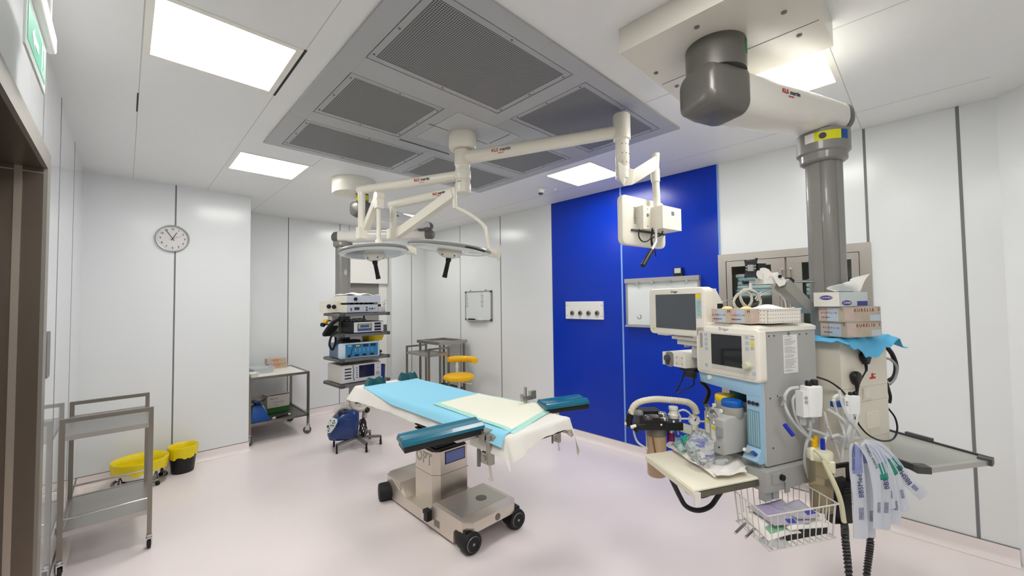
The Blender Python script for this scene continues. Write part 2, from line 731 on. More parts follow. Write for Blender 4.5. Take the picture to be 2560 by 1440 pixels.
# ------------------------------------------------------------------ laminar-flow ceiling diffuser
def martin(M, size=.05):
    size *= .7
    """maker's lettering on an arm: red and grey word with a small red line below"""
    T = lambda x, y: M @ Matrix.Translation((x, y, 0))
    return [('KLS', size, T(-size * 1.35, 0), 0, 'CENTER', .0008), ('martin', size, T(size * 1.15, 0), 1, 'CENTER', .0006), ('GROUP', size * .42, T(size * .1, -size * .75), 0)]


def face_arm(a, b, off):
    """text matrix on the side of an arm a->b (a left in view) pushed out by off toward the room viewer"""
    a, b = V(a), V(b)
    xd = (b - a).normalized()
    out = xd.cross(V((0, 0, 1))).normalized()
    up = out.cross(xd)
    return basis(xd, up, (a + b) / 2 + out * off)


def diffuser():
    t = thing('ceiling_air_diffuser', 'large grey laminar airflow ceiling unit with perforated panels over the operating table', 'air diffuser', (1.88, 2.437, CH))
    X0, X1, Y0, Y1 = .773, 2.99, 1.253, 3.625
    P = [(.885, 1.355, 1.815, 2.0), (1.93, 1.355, 2.875, 2.0), (.885, 2.185, 1.51, 2.81), (2.27, 2.185, 2.875, 2.81), (.885, 2.965, 1.83, 3.55), (1.94, 2.94, 2.875, 3.55)]
    m = MB()
    m.T = Matrix.Translation((-1.88, -2.437, 0))
    xs = sorted({X0, X1} | {p[0] for p in P} | {p[2] for p in P})
    ys = sorted({Y0, Y1} | {p[1] for p in P} | {p[3] for p in P})
    for i in range(len(xs) - 1):
        for j in range(len(ys) - 1):
            cx, cy = (xs[i] + xs[i + 1]) / 2, (ys[j] + ys[j + 1]) / 2
            if not any(p[0] < cx < p[2] and p[1] < cy < p[3] for p in P):
                m.box((xs[i], ys[j], -.014), (xs[i + 1], ys[j + 1], .02))
    obj('frame', m, mat('diffuser_frame', (176, 178, 178), .4), t)
    pm = perforated('perforated_sheet', (150, 151, 150), (48, 49, 49), .0118, .0041, .55)
    for (a, b, c, d) in P:
        m = MB()
        cx, cy = (a + c) / 2 - 1.88, (b + d) / 2 - 2.437
        w, h = (c - a) / 2 - .006, (d - b) / 2 - .006
        m.box((-w + .032, -h + .032, -.010), (w - .032, h - .032, -.002))
        pan = obj('perforated_panel', m, pm, t, loc=(cx, cy, 0))
        m = MB()
        for q in (((-w, -h), (w, -h + .034)), ((-w, h - .034), (w, h)), ((-w, -h), (-w + .034, h)), ((w - .034, -h), (w, h))):
            m.box((*q[0], -.0125), (*q[1], .002), .001, 1)
        obj('panel_frame', m, mat('diffuser_rim', (170, 172, 172), .4), pan)
        studs('screw', M_PRINT, pan, [((sx * (w - .017), sy * (h - .05), -.016), (sx * (w - .017), sy * (h - .05), -.01), .006) for sx in (-1, 1) for sy in (-1, 0, 1)] + [((0, sy * (h - .017), -.016), (0, sy * (h - .017), -.01), .006) for sy in (-1, 1)], n=8)
    m = MB()
    m.T = Matrix.Translation((-1.88, -2.437, 0))
    m.box((1.60, 2.16, -.017), (2.19, 2.70, -.012), .001, 1)
    o = obj('centre_plate', m, mat('diffuser_centre', (188, 190, 190), .35), t)
    m = MB()
    m.T = Matrix.Translation((-1.88, -2.437, 0))
    for (a, b, c, d) in ((1.55, 2.44, 1.72, 2.444), (1.96, 2.44, 2.10, 2.444), (1.53, 2.83, 2.0, 2.838), (2.10, 2.18, 2.104, 2.42)):
        m.box((a, b, -.0185), (c, d, -.0165))
    obj('panel_gap', m, M_INK, t)


diffuser()


# ------------------------------------------------------------------ surgical lights on the central hub
HX, HY = 1.843, 2.433


def hub():
    t = thing('lamp_hub', 'white round ceiling column in the middle of the airflow unit carrying three arms', 'lamp mount', (HX, HY, CH))
    m = MB()
    m.lathe([(.102, -.012), (.106, -.03), (.106, -.118), (.096, -.135), (.05, -.136)], n=36)
    obj('ceiling_cap', m, M_CREAM, t)
    m = MB()
    m.lathe([(.05, -.135), (.056, -.15), (.056, -.285), (.054, -.288), (.054, -.292), (.056, -.295), (.056, -.365), (.054, -.368), (.054, -.372), (.056, -.376), (.056, -.465), (.05, -.473), (0, -.474)], n=32)
    col = obj('column', m, M_CREAM, t)
    m = MB()
    for a in (3.6, 4.0, 4.5):
        for z in (-.20, -.33, -.42):
            m.cyl((.053 * math.cos(a), .053 * math.sin(a), z), (.0575 * math.cos(a), .0575 * math.sin(a), z), .004, n=8)
    obj('screw', m, M_INK, col)
    m = MB()
    a = math.atan2(-HY, -HX) - .55
    for k in range(5):
        b0, b1 = a + (k - 2.5) * .13, a + (k - 1.5) * .13
        r = .0568
        m.hexa([(r * math.cos(b0), r * math.sin(b0), -.43), (r * math.cos(b1), r * math.sin(b1), -.43), (.97 * r * math.cos(b1), .97 * r * math.sin(b1), -.43), (.97 * r * math.cos(b0), .97 * r * math.sin(b0), -.43),
                (r * math.cos(b0), r * math.sin(b0), -.385), (r * math.cos(b1), r * math.sin(b1), -.385), (.97 * r * math.cos(b1), .97 * r * math.sin(b1), -.385), (.97 * r * math.cos(b0), .97 * r * math.sin(b0), -.385)])
    obj('rating_label', m, mat('label_print', (150, 150, 148), .5, noise=.7, scale=160), col)


hub()


def lamp_head(par, c, R, nrm, yaw, handle_tilt, knob):
    """ring-shaped lamp head: c centre, nrm facing-up direction; parts hang under par"""
    nrm = V(nrm).normalized()
    xd = V((math.cos(yaw), math.sin(yaw), 0))
    xd = (xd - nrm * xd.dot(nrm)).normalized()
    yd = nrm.cross(xd)
    T = basis(xd, yd, c)
    m = MB()
    m.T = T
    m.lathe([(0, .028), (R * .55, .030), (R * .86, .022), (R * .97, .010), (R, 0), (R * .985, -.010), (R * .93, -.020), (R * .86, -.026), (R * .80, -.018), (0, -.018)], n=48)
    h = obj('lamp_head', m, mat('lamp_shell', (226, 226, 220), .3, coat=.3), par)
    m = MB()
    m.T = T
    m.lathe([(R * .985, -.010), (R * 1.012, -.004), (R * 1.015, .004), (R * .99, .014), (R * .975, .010), (R * .985, -.010)], n=48, caps=False)
    obj('rim', m, mat('lamp_rim_grey', (134, 136, 136), .35), h, 'grey rim of the lamp head')
    m = MB()
    m.T = T
    m.lathe([(R * .80, -.017), (R * .80, -.022), (R * .30, -.024), (R * .30, -.017)], n=40)
    obj('lens', m, mat('lamp_lens', (168, 178, 180), .12, coat=.5), h, 'dark glassy lens ring')
    m = MB()
    m.T = T
    m.lathe([(R * .30, -.016), (R * .31, -.026), (R * .29, -.044), (R * .22, -.064), (R * .13, -.074), (0, -.075)], n=32)
    hb = obj('centre_hub', m, M_CREAM, h)
    m = MB()
    m.T = T
    for a in (.5, 2.3, 4.2, 5.4):
        m.cyl((R * .24 * math.cos(a), R * .24 * math.sin(a), -.052), (R * .26 * math.cos(a), R * .26 * math.sin(a), -.060), .005, n=8)
    obj('screw', m, M_INK, h)
    m = MB()
    m.T = T @ Matrix.Translation((0, 0, -.074)) @ Matrix.Rotation(handle_tilt[0], 4, 'X') @ Matrix.Rotation(handle_tilt[1], 4, 'Y')
    m.lathe([(.012, .004), (.020, -.002), (.020, -.022), (.0155, -.028), (.0165, -.12), (.0185, -.138), (.017, -.146), (0, -.147)], n=20)
    obj('handle', m, M_BLACK, h, 'black grip under the lamp head')
    # pivot block on the rim
    m = MB()
    m.T = T @ Matrix.Rotation(knob, 4, 'Z')
    m.box((R * .95, -.028, -.030), (R * 1.20, .028, .030), .008)
    m.box((R * 1.17, -.035, -.045), (R * 1.24, .035, .062), .006)
    obj('pivot_block', m, M_CREAM, h)
    return T


def light_one():
    e = V((1.397, 3.223, 2.64))
    t = thing('surgical_light', 'white surgical lamp on the upper left arm, nearer the clock wall', 'surgical light', (HX, HY, 0), 0, 'surgical lamps over the table')
    L = Matrix.Translation((-HX, -HY, 0))
    m = MB()
    m.T = L
    m.lathe([(.060, 2.635), (.062, 2.64), (.062, 2.70), (.060, 2.705)], c=(HX, HY, 0), n=28)
    a = V((HX, HY, 2.67))
    m.tube([a, a.lerp(e, .5), e + (e - a).normalized() * .03], .040, n=20, smooth=False, r2=.034)
    obj('extension_arm', m, M_CREAM, t)
    lettering(martin(L @ face_arm(e, a, .0405) @ Matrix.Translation((.12, 0, 0)), .042), [M_RED, M_INK], t)
    m = MB()
    m.T = L
    m.cyl((e.x, e.y, 2.66), (e.x, e.y, 2.28), .029, n=20, bev=.004)
    m.box((e.x - .034, e.y - .034, 2.235), (e.x + .034, e.y + .034, 2.33), .012)
    obj('post', m, M_CREAM, t)
    m = MB()
    m.T = L
    s0, s1 = V((e.x + .03, e.y - .02, 2.33)), D(947, 492, 3.12)
    m.bar(s0, s1, .05, .055, .012)
    m.cyl(s1 + V((-.03, .0, 0)), s1 + V((.03, -.0, 0)), .035, n=18, bev=.005)
    obj('spring_arm', m, M_CREAM, t)
    m = MB()
    m.T = L
    q = s0.lerp(s1, .17)
    m.bar(q + V((.0, -.03, .01)), q + V((.01, -.03, .06)), .022, .02, .003)
    obj('arm_catch', m, M_DGREY, t)
    c = D(935, 629, 3.17)
    yk = D(947, 606, 3.14)
    m = MB()
    m.T = L
    m.box(s1 + V((-.028, -.028, -.09)), s1 + V((.028, .028, -.01)), .01)
    m.tube([s1 + V((0, 0, -.08)), V((yk.x, yk.y, s1.z - .2)), yk], .017, n=14, smooth=False)
    m.ell(yk, .03, .03, .03)
    obj('yoke', m, M_CREAM, t)
    T = lamp_head(t, L @ c, .262, (-.03, .085, 1), YAW - PI / 2, (.12, -.10), .30)


light_one()


def light_two():
    e = V((1.597, 3.066, 2.52))
    t = thing('surgical_light', 'white surgical lamp on the lower arm with a curved yoke, beside the small whiteboard', 'surgical light', (HX, HY, 0), 0, 'surgical lamps over the table')
    L = Matrix.Translation((-HX, -HY, 0))
    a = V((HX, HY, 2.56))
    m = MB()
    m.T = L
    m.lathe([(.060, 2.532), (.062, 2.538), (.062, 2.60), (.060, 2.606)], c=(HX, HY, 0), n=28)
    m.tube([a, a.lerp(e, .5), e + (e - a).normalized() * .03], .038, n=20, smooth=False, r2=.033)
    obj('extension_arm', m, M_CREAM, t)
    lettering(martin(L @ face_arm(e, a, .0385) @ Matrix.Translation((.14, 0, 0)), .036), [M_RED, M_INK], t)
    m = MB()
    m.T = L
    m.cyl((e.x, e.y, 2.53), (e.x, e.y, 2.30), .028, n=20, bev=.004)
    m.box((e.x - .04, e.y - .036, 2.235), (e.x + .045, e.y + .036, 2.315), .014)
    obj('post', m, M_CREAM, t)
    s0, s1 = V((e.x + .03, e.y - .03, 2.275)), D(1135, 484, 2.93)
    m = MB()
    m.T = L
    m.bar(s0, s1, .056, .07, .014)
    obj('spring_arm', m, M_CREAM, t)
    m = MB()
    m.T = L
    p, q = s0.lerp(s1, .18), s0.lerp(s1, .48)
    up = V((0, 0, .036))
    m.bar(p + up, q + up, .01, .006)
    obj('arm_slot', m, M_INK, t)
    c = D(1125, 620, 2.93)
    R = .30
    pts = [D(1140, 519, 2.92), D(1165, 530, 2.9), D(1192, 548, 2.88), D(1211, 566, 2.86), D(1217, 590, 2.85), D(1222, 622, 2.85)]
    m = MB()
    m.T = L
    m.cyl(s1 + V((0, 0, .03)), D(1138, 521, 2.92), .017, n=14, bev=.003)
    m.tube(pts, .013, n=12, res=5)
    obj('yoke', m, M_CREAM, t)
    lamp_head(t, L @ c, R, (.072, -.112, 1), YAW - PI / 2, (.10, .12), .02)
    m = MB()
    m.T = L
    m.tube([D(1149, 614, 2.66), D(1180, 620, 2.68), D(1212, 629, 2.72)], .006, n=8)
    obj('rim_grip', m, M_BLACK, t, 'black strip on the lamp rim')


light_two()


def display_arm():
    e = V((2.35, 1.369, 2.82))
    t = thing('display_arm', 'long white arm reaching right from the ceiling hub with a cranked end', 'arm', (HX, HY, 0))
    L = Matrix.Translation((-HX, -HY, 0))
    a = V((HX, HY, 2.80))
    m = MB()
    m.T = L
    m.lathe([(.060, 2.745), (.064, 2.75), (.064, 2.85), (.06, 2.858)], c=(HX, HY, 0), n=28)
    m.tube([a, e], .05, n=24, smooth=False, r2=.040)
    obj('extension_arm', m, M_CREAM, t)
    lettering(martin(L @ face_arm(a, e, .0475) @ Matrix.Translation((-.26, 0, 0)), .046), [M_RED, M_INK], t)
    m = MB()
    m.T = L
    m.lathe([(.05, 2.93), (.056, 2.922), (.056, 2.762), (.052, 2.758), (.045, 2.755), (.045, 2.58), (.043, 2.577), (.045, 2.574), (.045, 2.50)], c=(e.x, e.y, 0), n=28)
    o = obj('swivel_post', m, M_CREAM, t)
    m = MB()
    m.T = L
    for az in (-2.6, -2.0, -1.4):
        for z in (2.60, 2.66, 2.72):
            m.cyl((e.x + .043 * math.cos(az), e.y + .043 * math.sin(az), z), (e.x + .0465 * math.cos(az), e.y + .0465 * math.sin(az), z), .004, n=8)
    obj('screw', m, M_PRINT, o)
    # cranked lower arm
    f = D(1637, 420, 2.72)
    g0 = V((e.x, e.y, 2.50))
    m = MB()
    m.T = L
    kn = D(1570, 445, 2.64)
    m.hexa([D(1547, 448, 2.60), D(1560, 466, 2.60), D(1560, 466, 2.69), D(1547, 448, 2.69), D(1543, 402, 2.60), D(1572, 420, 2.60), D(1572, 420, 2.69), D(1543, 402, 2.69)], .012)
    m.hexa([D(1558, 466, 2.61), D(1582, 462, 2.61), D(1582, 462, 2.68), D(1558, 466, 2.68), D(1570, 420, 2.61), D(1588, 424, 2.61), D(1588, 424, 2.68), D(1570, 420, 2.68)], .006)
    m.hexa([D(1580, 463, 2.61), D(1640, 426, 2.69), D(1640, 426, 2.75), D(1580, 463, 2.68), D(1583, 423, 2.61), D(1640, 388, 2.69), D(1640, 388, 2.75), D(1583, 423, 2.68)], .01)
    obj('cranked_arm', m, M_CREAM, t)
    m = MB()
    m.T = L
    m.cyl(D(1640, 384, 2.72), D(1638, 425, 2.72), .024, n=18, bev=.006)
    m.cyl(D(1638, 424, 2.72), D(1639, 455, 2.72), .029, n=18, bev=.004)
    m.cyl(D(1639, 452, 2.72), D(1643, 522, 2.72), .024, n=18)
    obj('drop_tube', m, M_CREAM, t)
    return t


display_arm()


def display():
    # flat display seen from behind, hung on the cranked arm
    c = D(1612, 552, 2.72)
    # back face: left edge nearer than right edge
    l, r = D(1556, 545, 2.58), D(1664, 560, 2.86)
    yaw = math.degrees(math.atan2(r.y - l.y, r.x - l.x))
    fr = Fr((l.x, l.y, 0), yaw)
    W = ((r.x - l.x) ** 2 + (r.y - l.y) ** 2) ** .5
    t = thing('monitor', 'white flat display hanging from the long ceiling arm, seen from behind', 'monitor', fr.o, yaw)
    zt, zb = fr.on(1550, 482, 'y', 0).z, fr.on(1556, 610, 'y', 0).z
    m = MB()
    out = rrect(W, zt - zb, .045, 6, W / 2, (zt + zb) / 2)
    m.prism(out, .0, .045, 'y', .012, 2)
    sh = obj('casing', m, M_CREAM, t)
    m = MB()
    m.box((.03, .045, zb + .04), (W - .03, .047, zt - .03))
    obj('screen', m, M_BLACK, t)
    # rear housing box and bracket
    p0, p1 = fr.on(1600, 524, 'y', -.03), fr.on(1640, 590, 'y', -.03)
    x0, x1, z0, z1 = p0.x, W - .06, zb + .105, zb + .26
    m = MB()
    m.box((x0, -.055, z0), (x0 + .085, .002, z1), .004)
    obj('bracket', m, M_CREAM, t)
    m = MB()
    m.box((x0 + .085, -.14, z0 + .0), (x0 + .30, -.0, z1 - .005), .004)
    o = obj('mount_box', m, M_CREAM, t)
    m = MB()
    for i in range(11):
        m.box((x0 - .028, -.0025, z1 - .005 - i * .0105), (x0 - .004, .004, z1 - .008 - i * .0105 - .002))
    obj('vent', m, M_PRINT, sh)
    m = MB()
    m.cyl((x0 + .045, -.058, z1 - .06), (x0 + .045, -.052, z1 - .06), .011, n=14)
    m.cyl((x0 + .045, -.057, z1 - .02), (x0 + .045, -.053, z1 - .02), .004, n=8)
    m.cyl((x0 + .045, -.057, z0 + .02), (x0 + .045, -.053, z0 + .02), .004, n=8)
    m.box((x0 + .185, -.142, z1 - .06), (x0 + .215, -.139, z1 - .035))
    obj('screw', m, M_PRINT, t)
    m = MB()
    m.box((x0 - .06, -.012, z0 - .012), (x0 + .31, .003, z0 + .0))
    obj('connector_recess', m, M_DGREY, t)
    I = fr.I
    def pp(x, y, d=-.07):
        return fr.on(x, y, 'y', d)
    m = MB()
    m.tube([pp(1598, 573), pp(1597, 590), pp(1604, 602), pp(1615, 604), pp(1627, 595), pp(1633, 575)], .0042, n=8)
    m.tube([pp(1631, 570), pp(1628, 595), pp(1629, 612), pp(1636, 622), pp(1640, 642)], .0042, n=8)
    m.tube([pp(1658, 575), pp(1652, 588), pp(1632, 594), pp(1630, 604), pp(1634, 618)], .0042, n=8)
    obj('cable', m, M_BLACK, t)
    m = MB()
    m.tube([pp(1640, 572, -.09), pp(1640, 604, -.09), pp(1628, 628, -.10)], .0085, n=12, smooth=False)
    o = obj('handle_bar', m, M_WHITE, t)
    m = MB()
    m.tube([pp(1629, 626, -.10), pp(1618, 644, -.105), pp(1607, 664, -.11)], .0155, n=14, smooth=False)
    obj('handle_grip', m, M_BLACK, o, 'black grip of the display handle')


display()


# ------------------------------------------------------------------ near pendant: ceiling box, arm, column
PX, PY = 2.694, .365          # column axis


def near_pendant():
    t = thing('equipment_pendant', 'big ceiling pendant with white arm and thick grey column at the right', 'ceiling pendant', (1.98, .655, CH), 0)
    L = Matrix.Translation((-1.98, -.655, -CH))
    m = MB()
    m.T = L
    m.box((1.685, .268, 2.88), (2.375, .985, CH - .0005), .018, 3)
    bx = obj('ceiling_cover', m, mat('pendant_cover', (214, 211, 200), .3, coat=.2), t)
    m = MB()
    m.T = L
    m.box((2.10, .28, 2.8785), (2.103, .97, 2.882))
    obj('cover_seam', m, M_PRINT, bx)
    m = MB()
    m.T = L
    for (x, y) in ((1742, 67), (1960, 30), (1998, 88), (1640, 182), (1692, 215)):
        p = atZ(x, y, 2.88)
        m.cyl((p.x, p.y, 2.876), (p.x, p.y, 2.8815), .011, n=14)
        m.cyl((p.x, p.y, 2.874), (p.x, p.y, 2.878), .005, n=8)
    obj('screw', m, M_PRINT, bx)
    m = MB()
    m.T = L
    m.lathe([(.128, 2.882), (.130, 2.875), (.130, 2.80), (.128, 2.74)], c=(1.98, .655, 0), n=40)
    j = obj('swivel_joint', m, M_DG2, t)
    m = MB()
    m.T = L
    c = (1.98, .655)
    for k in range(4):
        b0, b1 = -1.66 + k * .05, -1.66 + (k + 1) * .05
        r = .1312
        q = lambda b, rr, z: (c[0] + rr * math.cos(b), c[1] + rr * math.sin(b), z)
        m.hexa([q(b0, r, 2.80), q(b1, r, 2.80), q(b1, r - .004, 2.80), q(b0, r - .004, 2.80), q(b0, r, 2.865), q(b1, r, 2.865), q(b1, r - .004, 2.865), q(b0, r - .004, 2.865)])
    obj('green_label', m, mat('label_green', (20, 130, 60), .5), j)
    # arm
    a, b = V((1.98, .655, 2.655)), V((PX, PY, 2.655))
    d = (b - a).normalized()
    Lg = (b - a).length
    sd = V((0, 0, 1)).cross(d)
    A = L @ basis(d, sd, a)
    prof = rrect(.205, .20, .07, 6)
    m = MB()
    m.T = A
    # rings along the arm, slimmer and rounder to the column
    st = [(.075, .205, .205, 0), (.30, .205, .20, 0), (Lg - .05, .20, .165, .010), (Lg + .085, .195, .15, .012)]
    vs, fs = [], []
    for (x, w, h, dz) in st:
        for (u, v) in rrect(w, h, .062, 6):
            vs.append((x, u, v + dz))
    n = len(rrect(1, 1, .1, 6))
    for k in range(len(st) - 1):
        for i in range(n):
            fs.append((k * n + i, k * n + (i + 1) % n, (k + 1) * n + (i + 1) % n, (k + 1) * n + i))
    fs += [tuple(range(n)), tuple(range((len(st) - 1) * n, len(st) * n))]
    m.raw(vs, fs)
    arm = obj('arm', m, mat('pendant_arm_white', (222, 220, 212), .28, coat=.3), t)
    xd = -sd
    lettering(martin(L @ face_arm(a, b, .1035) @ Matrix.Translation((-.02, .03, 0)), .040), [M_RED, M_INK], arm)
    m = MB()
    m.T = A
    st = [(-.142, .12, .12), (-.138, .17, .165), (-.12, .205, .195), (-.05, .222, .214), (.06, .222, .220), (.085, .21, .214)]
    vs, fs = [], []
    for (x, w, h) in st:
        for (u, v) in rrect(w, h, .052, 6):
            vs.append((x, u, v))
    for k in range(len(st) - 1):
        for i in range(n):
            fs.append((k * n + i, k * n + (i + 1) % n, (k + 1) * n + (i + 1) % n, (k + 1) * n + i))
    fs += [tuple(range(n)), tuple(range((len(st) - 1) * n, len(st) * n))]
    m.raw(vs, fs)
    obj('joint_cap', m, M_DG2, t, 'dark grey rounded cap at the ceiling joint')
    m = MB()
    m.T = A
    st = [(Lg + .07, .20, .165), (Lg + .10, .20, .16), (Lg + .125, .18, .14), (Lg + .135, .14, .10)]
    vs, fs = [], []
    for (x, w, h) in st:
        for (u, v) in rrect(w, h, .065, 6):
            vs.append((x, u, v + .01))
    for k in range(len(st) - 1):
        for i in range(n):
            fs.append((k * n + i, k * n + (i + 1) % n, (k + 1) * n + (i + 1) % n, (k + 1) * n + i))
    fs += [tuple(range(n)), tuple(range((len(st) - 1) * n, len(st) * n))]
    m.raw(vs, fs)
    obj('arm_end_cap', m, M_DG2, t)
    # collar, label band, column
    m = MB()
    m.T = L
    m.lathe([(.10, 2.585), (.118, 2.578), (.118, 2.475), (.112, 2.468), (.105, 2.465), (.104, 2.43), (.098, 2.425), (.09, 2.42)], c=(PX, PY, 0), n=40)
    cl = obj('collar', m, M_GREY, t)
    for nm, b0, b1, mm in (('yellow_label', -3.32, -2.32, mat('label_yellow', (214, 214, 20), .5)), ('white_label', -3.68, -3.30, M_WHITE), ('blue_label', -2.30, -1.98, M_BLUEP)):
        m = MB()
        m.T = L
        K = 6
        q = lambda b, rr, z: (PX + rr * math.cos(b), PY + rr * math.sin(b), z)
        for k in range(K):
            u0, u1 = b0 + (b1 - b0) * k / K, b0 + (b1 - b0) * (k + 1) / K
            m.hexa([q(u0, .1192, 2.515), q(u1, .1192, 2.515), q(u1, .116, 2.515), q(u0, .116, 2.515), q(u0, .1192, 2.562), q(u1, .1192, 2.562), q(u1, .116, 2.562), q(u0, .116, 2.562)])
        obj(nm, m, mm, cl)
    m = MB()
    m.T = L
    b0 = -3.0
    m.cyl((PX + .118 * math.cos(b0), PY + .118 * math.sin(b0), 2.538), (PX + .1205 * math.cos(b0), PY + .1205 * math.sin(b0), 2.538), .016, n=16)
    obj('label_emblem', m, M_INK, cl)
    m = MB()
    m.T = L @ Matrix.Translation((PX, PY, 0)) @ Matrix.Rotation(math.radians(-22), 4, 'Z')
    m.prism(rrect(.142, .142, .045, 6), 1.50, 2.425, 'z', .004)
    for sx, sy in ((1, 0), (-1, 0), (0, 1), (0, -1)):
        m.box((sx * .0715 - (.004 if sx else .024), sy * .0715 - (.004 if sy else .024), 1.50), (sx * .0715 + (.004 if sx else .024), sy * .0715 + (.004 if sy else .024), 2.424), .002, 1)
    obj('column', m, M_GREY, t)
    return t


M_DG2 = mat('pendant_joint_grey', (104, 102, 97), .36, .3, coat=.15)
NP = near_pendant()


# ------------------------------------------------------------------ small ceiling / wall fixtures
def exit_sign():
    X = -.235
    t = thing('exit_sign', 'green and white exit sign on a white emergency light high on the left wall', 'exit sign', (X, 2.15, 2.72))
    L = Matrix.Translation((-X, -2.15, -2.72))
    m = MB()
    m.T = L
    m.prism(rrect(.040, .075, .012, 4, X + .006, 2.735), 1.88, 2.37, 'y', .006)
    for y in (1.95, 2.36):
        m.cyl((X + .006, y, 2.77), (X + .006, y, CH), .006, n=8)
    obj('housing', m, M_WHITE, t)
    m = MB()
    m.T = L
    m.box((X - .003, 1.90, 2.515), (X + .003, 2.325, 2.70))
    p = obj('sign_panel', m, mat('sign_acrylic', (226, 238, 232), .15, coat=.4), t)
    m = MB()
    m.T = L
    m.box((X + .003, 1.93, 2.545), (X + .0042, 2.30, 2.665))
    m.box((X - .0042, 1.93, 2.545), (X - .003, 2.30, 2.665))
    obj('green_field', m, mat('sign_green', (96, 188, 158), .3), p)
    # running figure, arrow and doorway in white
    m = MB()
    m.T = L
    for s in (1, -1):
        x0, x1 = (X + .0042 * s, X + .0052 * s)
        m.box((x0, 2.20, 2.555), (x1, 2.28, 2.655))
        m.prism([(2.00, 2.60), (2.05, 2.635), (2.05, 2.615), (2.14, 2.615), (2.14, 2.585), (2.05, 2.585), (2.05, 2.565)], x0, x1, 'x')
    obj('arrow_symbol', m, M_WHITE, p)
    m = MB()
    m.T = L
    for s in (1, -1):
        x0, x1 = X + .0052 * s, X + .0058 * s
        m.prism(circ(.012, 12, 2.238, 2.637), x0, x1, 'x')
        m.prism([(2.225, 2.622), (2.25, 2.622), (2.255, 2.59), (2.27, 2.56), (2.258, 2.558), (2.243, 2.585), (2.225, 2.558), (2.212, 2.562), (2.232, 2.595)], x0, x1, 'x')
    obj('figure_symbol', m, mat('sign_green', (60, 170, 130), .3), p)


exit_sign()


def smoke_detector():
    t = thing('smoke_detector', 'small white detector dome on the ceiling left of the blue wall', 'detector', (3.436, 3.059, CH))
    m = MB()
    m.lathe([(.055, 0), (.055, -.012), (.046, -.018), (.040, -.030), (.034, -.045), (.030, -.050)], n=24)
    obj('base', m, M_WHITE, t)
    m = MB()
    m.lathe([(.030, -.048), (.027, -.062), (.015, -.070), (0, -.071)], n=20)
    obj('sensor', m, M_DGREY, t)
    m = MB()
    m.T = Matrix.Translation((.12, -.12, 0))
    m.lathe([(.022, 0), (.022, -.010), (.014, -.026), (0, -.028)], n=16)
    obj('indicator', m, M_WHITE, t)


smoke_detector()


def clock():
    cx, cz, R = .357, 2.418, .142
    t = thing('wall_clock', 'round white wall clock with grey rim above the waste bins', 'clock', (cx, FY, cz))
    m = MB()
    m.lathe([(R, 0), (R, .030), (R * .975, .036), (R * .92, .034), (R * .915, .014), (R * .7, .012), (0, .012)], n=56, ax=(0, -1, 0))
    m2 = obj('rim', m, mat('clock_rim', (168, 168, 172), .35, .3), t)
    m = MB()
    m.lathe([(R * .918, .0125), (R * .918, .0145), (0, .0146)], n=48, ax=(0, -1, 0))
    f = obj('dial', m, mat('clock_dial', (224, 222, 220), .5), t)
    B = basis((1, 0, 0), (0, 0, 1), (0, -.0152, 0))
    its = []
    for h in range(1, 13):
        a = math.radians(h * 30)
        its.append((str(h), .026, B @ Matrix.Translation((R * .70 * math.sin(a), R * .70 * math.cos(a), 0)), 0, 'CENTER', .0007))
    lettering(its, [M_INK], f, 'numerals')
    m = MB()
    for h in range(12):
        a = math.radians(h * 30)
        p = V((R * .84 * math.sin(a), -.0150, R * .84 * math.cos(a)))
        q = V((R * .885 * math.sin(a), -.0150, R * .885 * math.cos(a)))
        m.bar(p, q, .003, .0015)
    obj('hour_mark', m, M_PRINT, f)
    for nm, ang, ln, w, tail, dep in (('hour_hand', 30 * 12 + 27.5 + 0, .075, .006, .022, -.018), ('minute_hand', 54.5 * 6, .108, .005, .026, -.020)):
        a = math.radians(ang if nm == 'minute_hand' else 27.3)
        m = MB()
        d = V((math.sin(a), 0, math.cos(a)))
        m.bar(V((0, dep, 0)) - d * tail, V((0, dep, 0)) + d * ln, .002, w)
        obj(nm, m, M_BLACK, t)
    m = MB()
    a = math.radians(66)
    d = V((math.sin(a), 0, math.cos(a)))
    m.bar(V((0, -.022, 0)) - d * .03, V((0, -.022, 0)) + d * .085, .0012, .0016)
    obj('second_hand', m, M_PRINT, t)


clock()


def gas_panel():
    y0, y1, z0, z1 = 2.66, 3.216, 1.477, 1.694
    yc, zc = (y0 + y1) / 2, (z0 + z1) / 2
    t = thing('gas_outlet_panel', 'white wall panel with four round gas outlets on the blue wall', 'outlet panel', (RX - .004, yc, zc))
    m = MB()
    m.box((-.022, y0 - yc, z0 - zc), (0, y1 - yc, z1 - zc), .004)
    pl = obj('plate', m, M_WHITE, t)
    m = MB()
    for sy in (-1, 1):
        for z in (.06, -.068):
            m.cyl((-.0235, sy * .258, z), (-.0215, sy * .258, z), .006, n=10)
    obj('screw', m, M_PRINT, pl)
    for px in (1431, 1451, 1471.5, 1493):
        p = atX(px, 782.5, RX - .026)
        y, z = p.y - yc, p.z - zc
        m = MB()
        m.lathe([(.030, .0), (.030, .010), (.026, .016), (.020, .018), (.0145, .018), (.0145, .006), (0, .006)], c=(-.021, y, z), n=24, ax=(-1, 0, 0))
        o = obj('gas_outlet', m, mat('outlet_grey', (128, 128, 128), .35, .5), t)
        m = MB()
        m.lathe([(.0138, .0065), (.0138, .014), (.008, .015), (0, .011)], c=(-.021, y, z), n=18, ax=(-1, 0, 0))
        obj('outlet_bore', m, M_BLACK, o)


gas_panel()


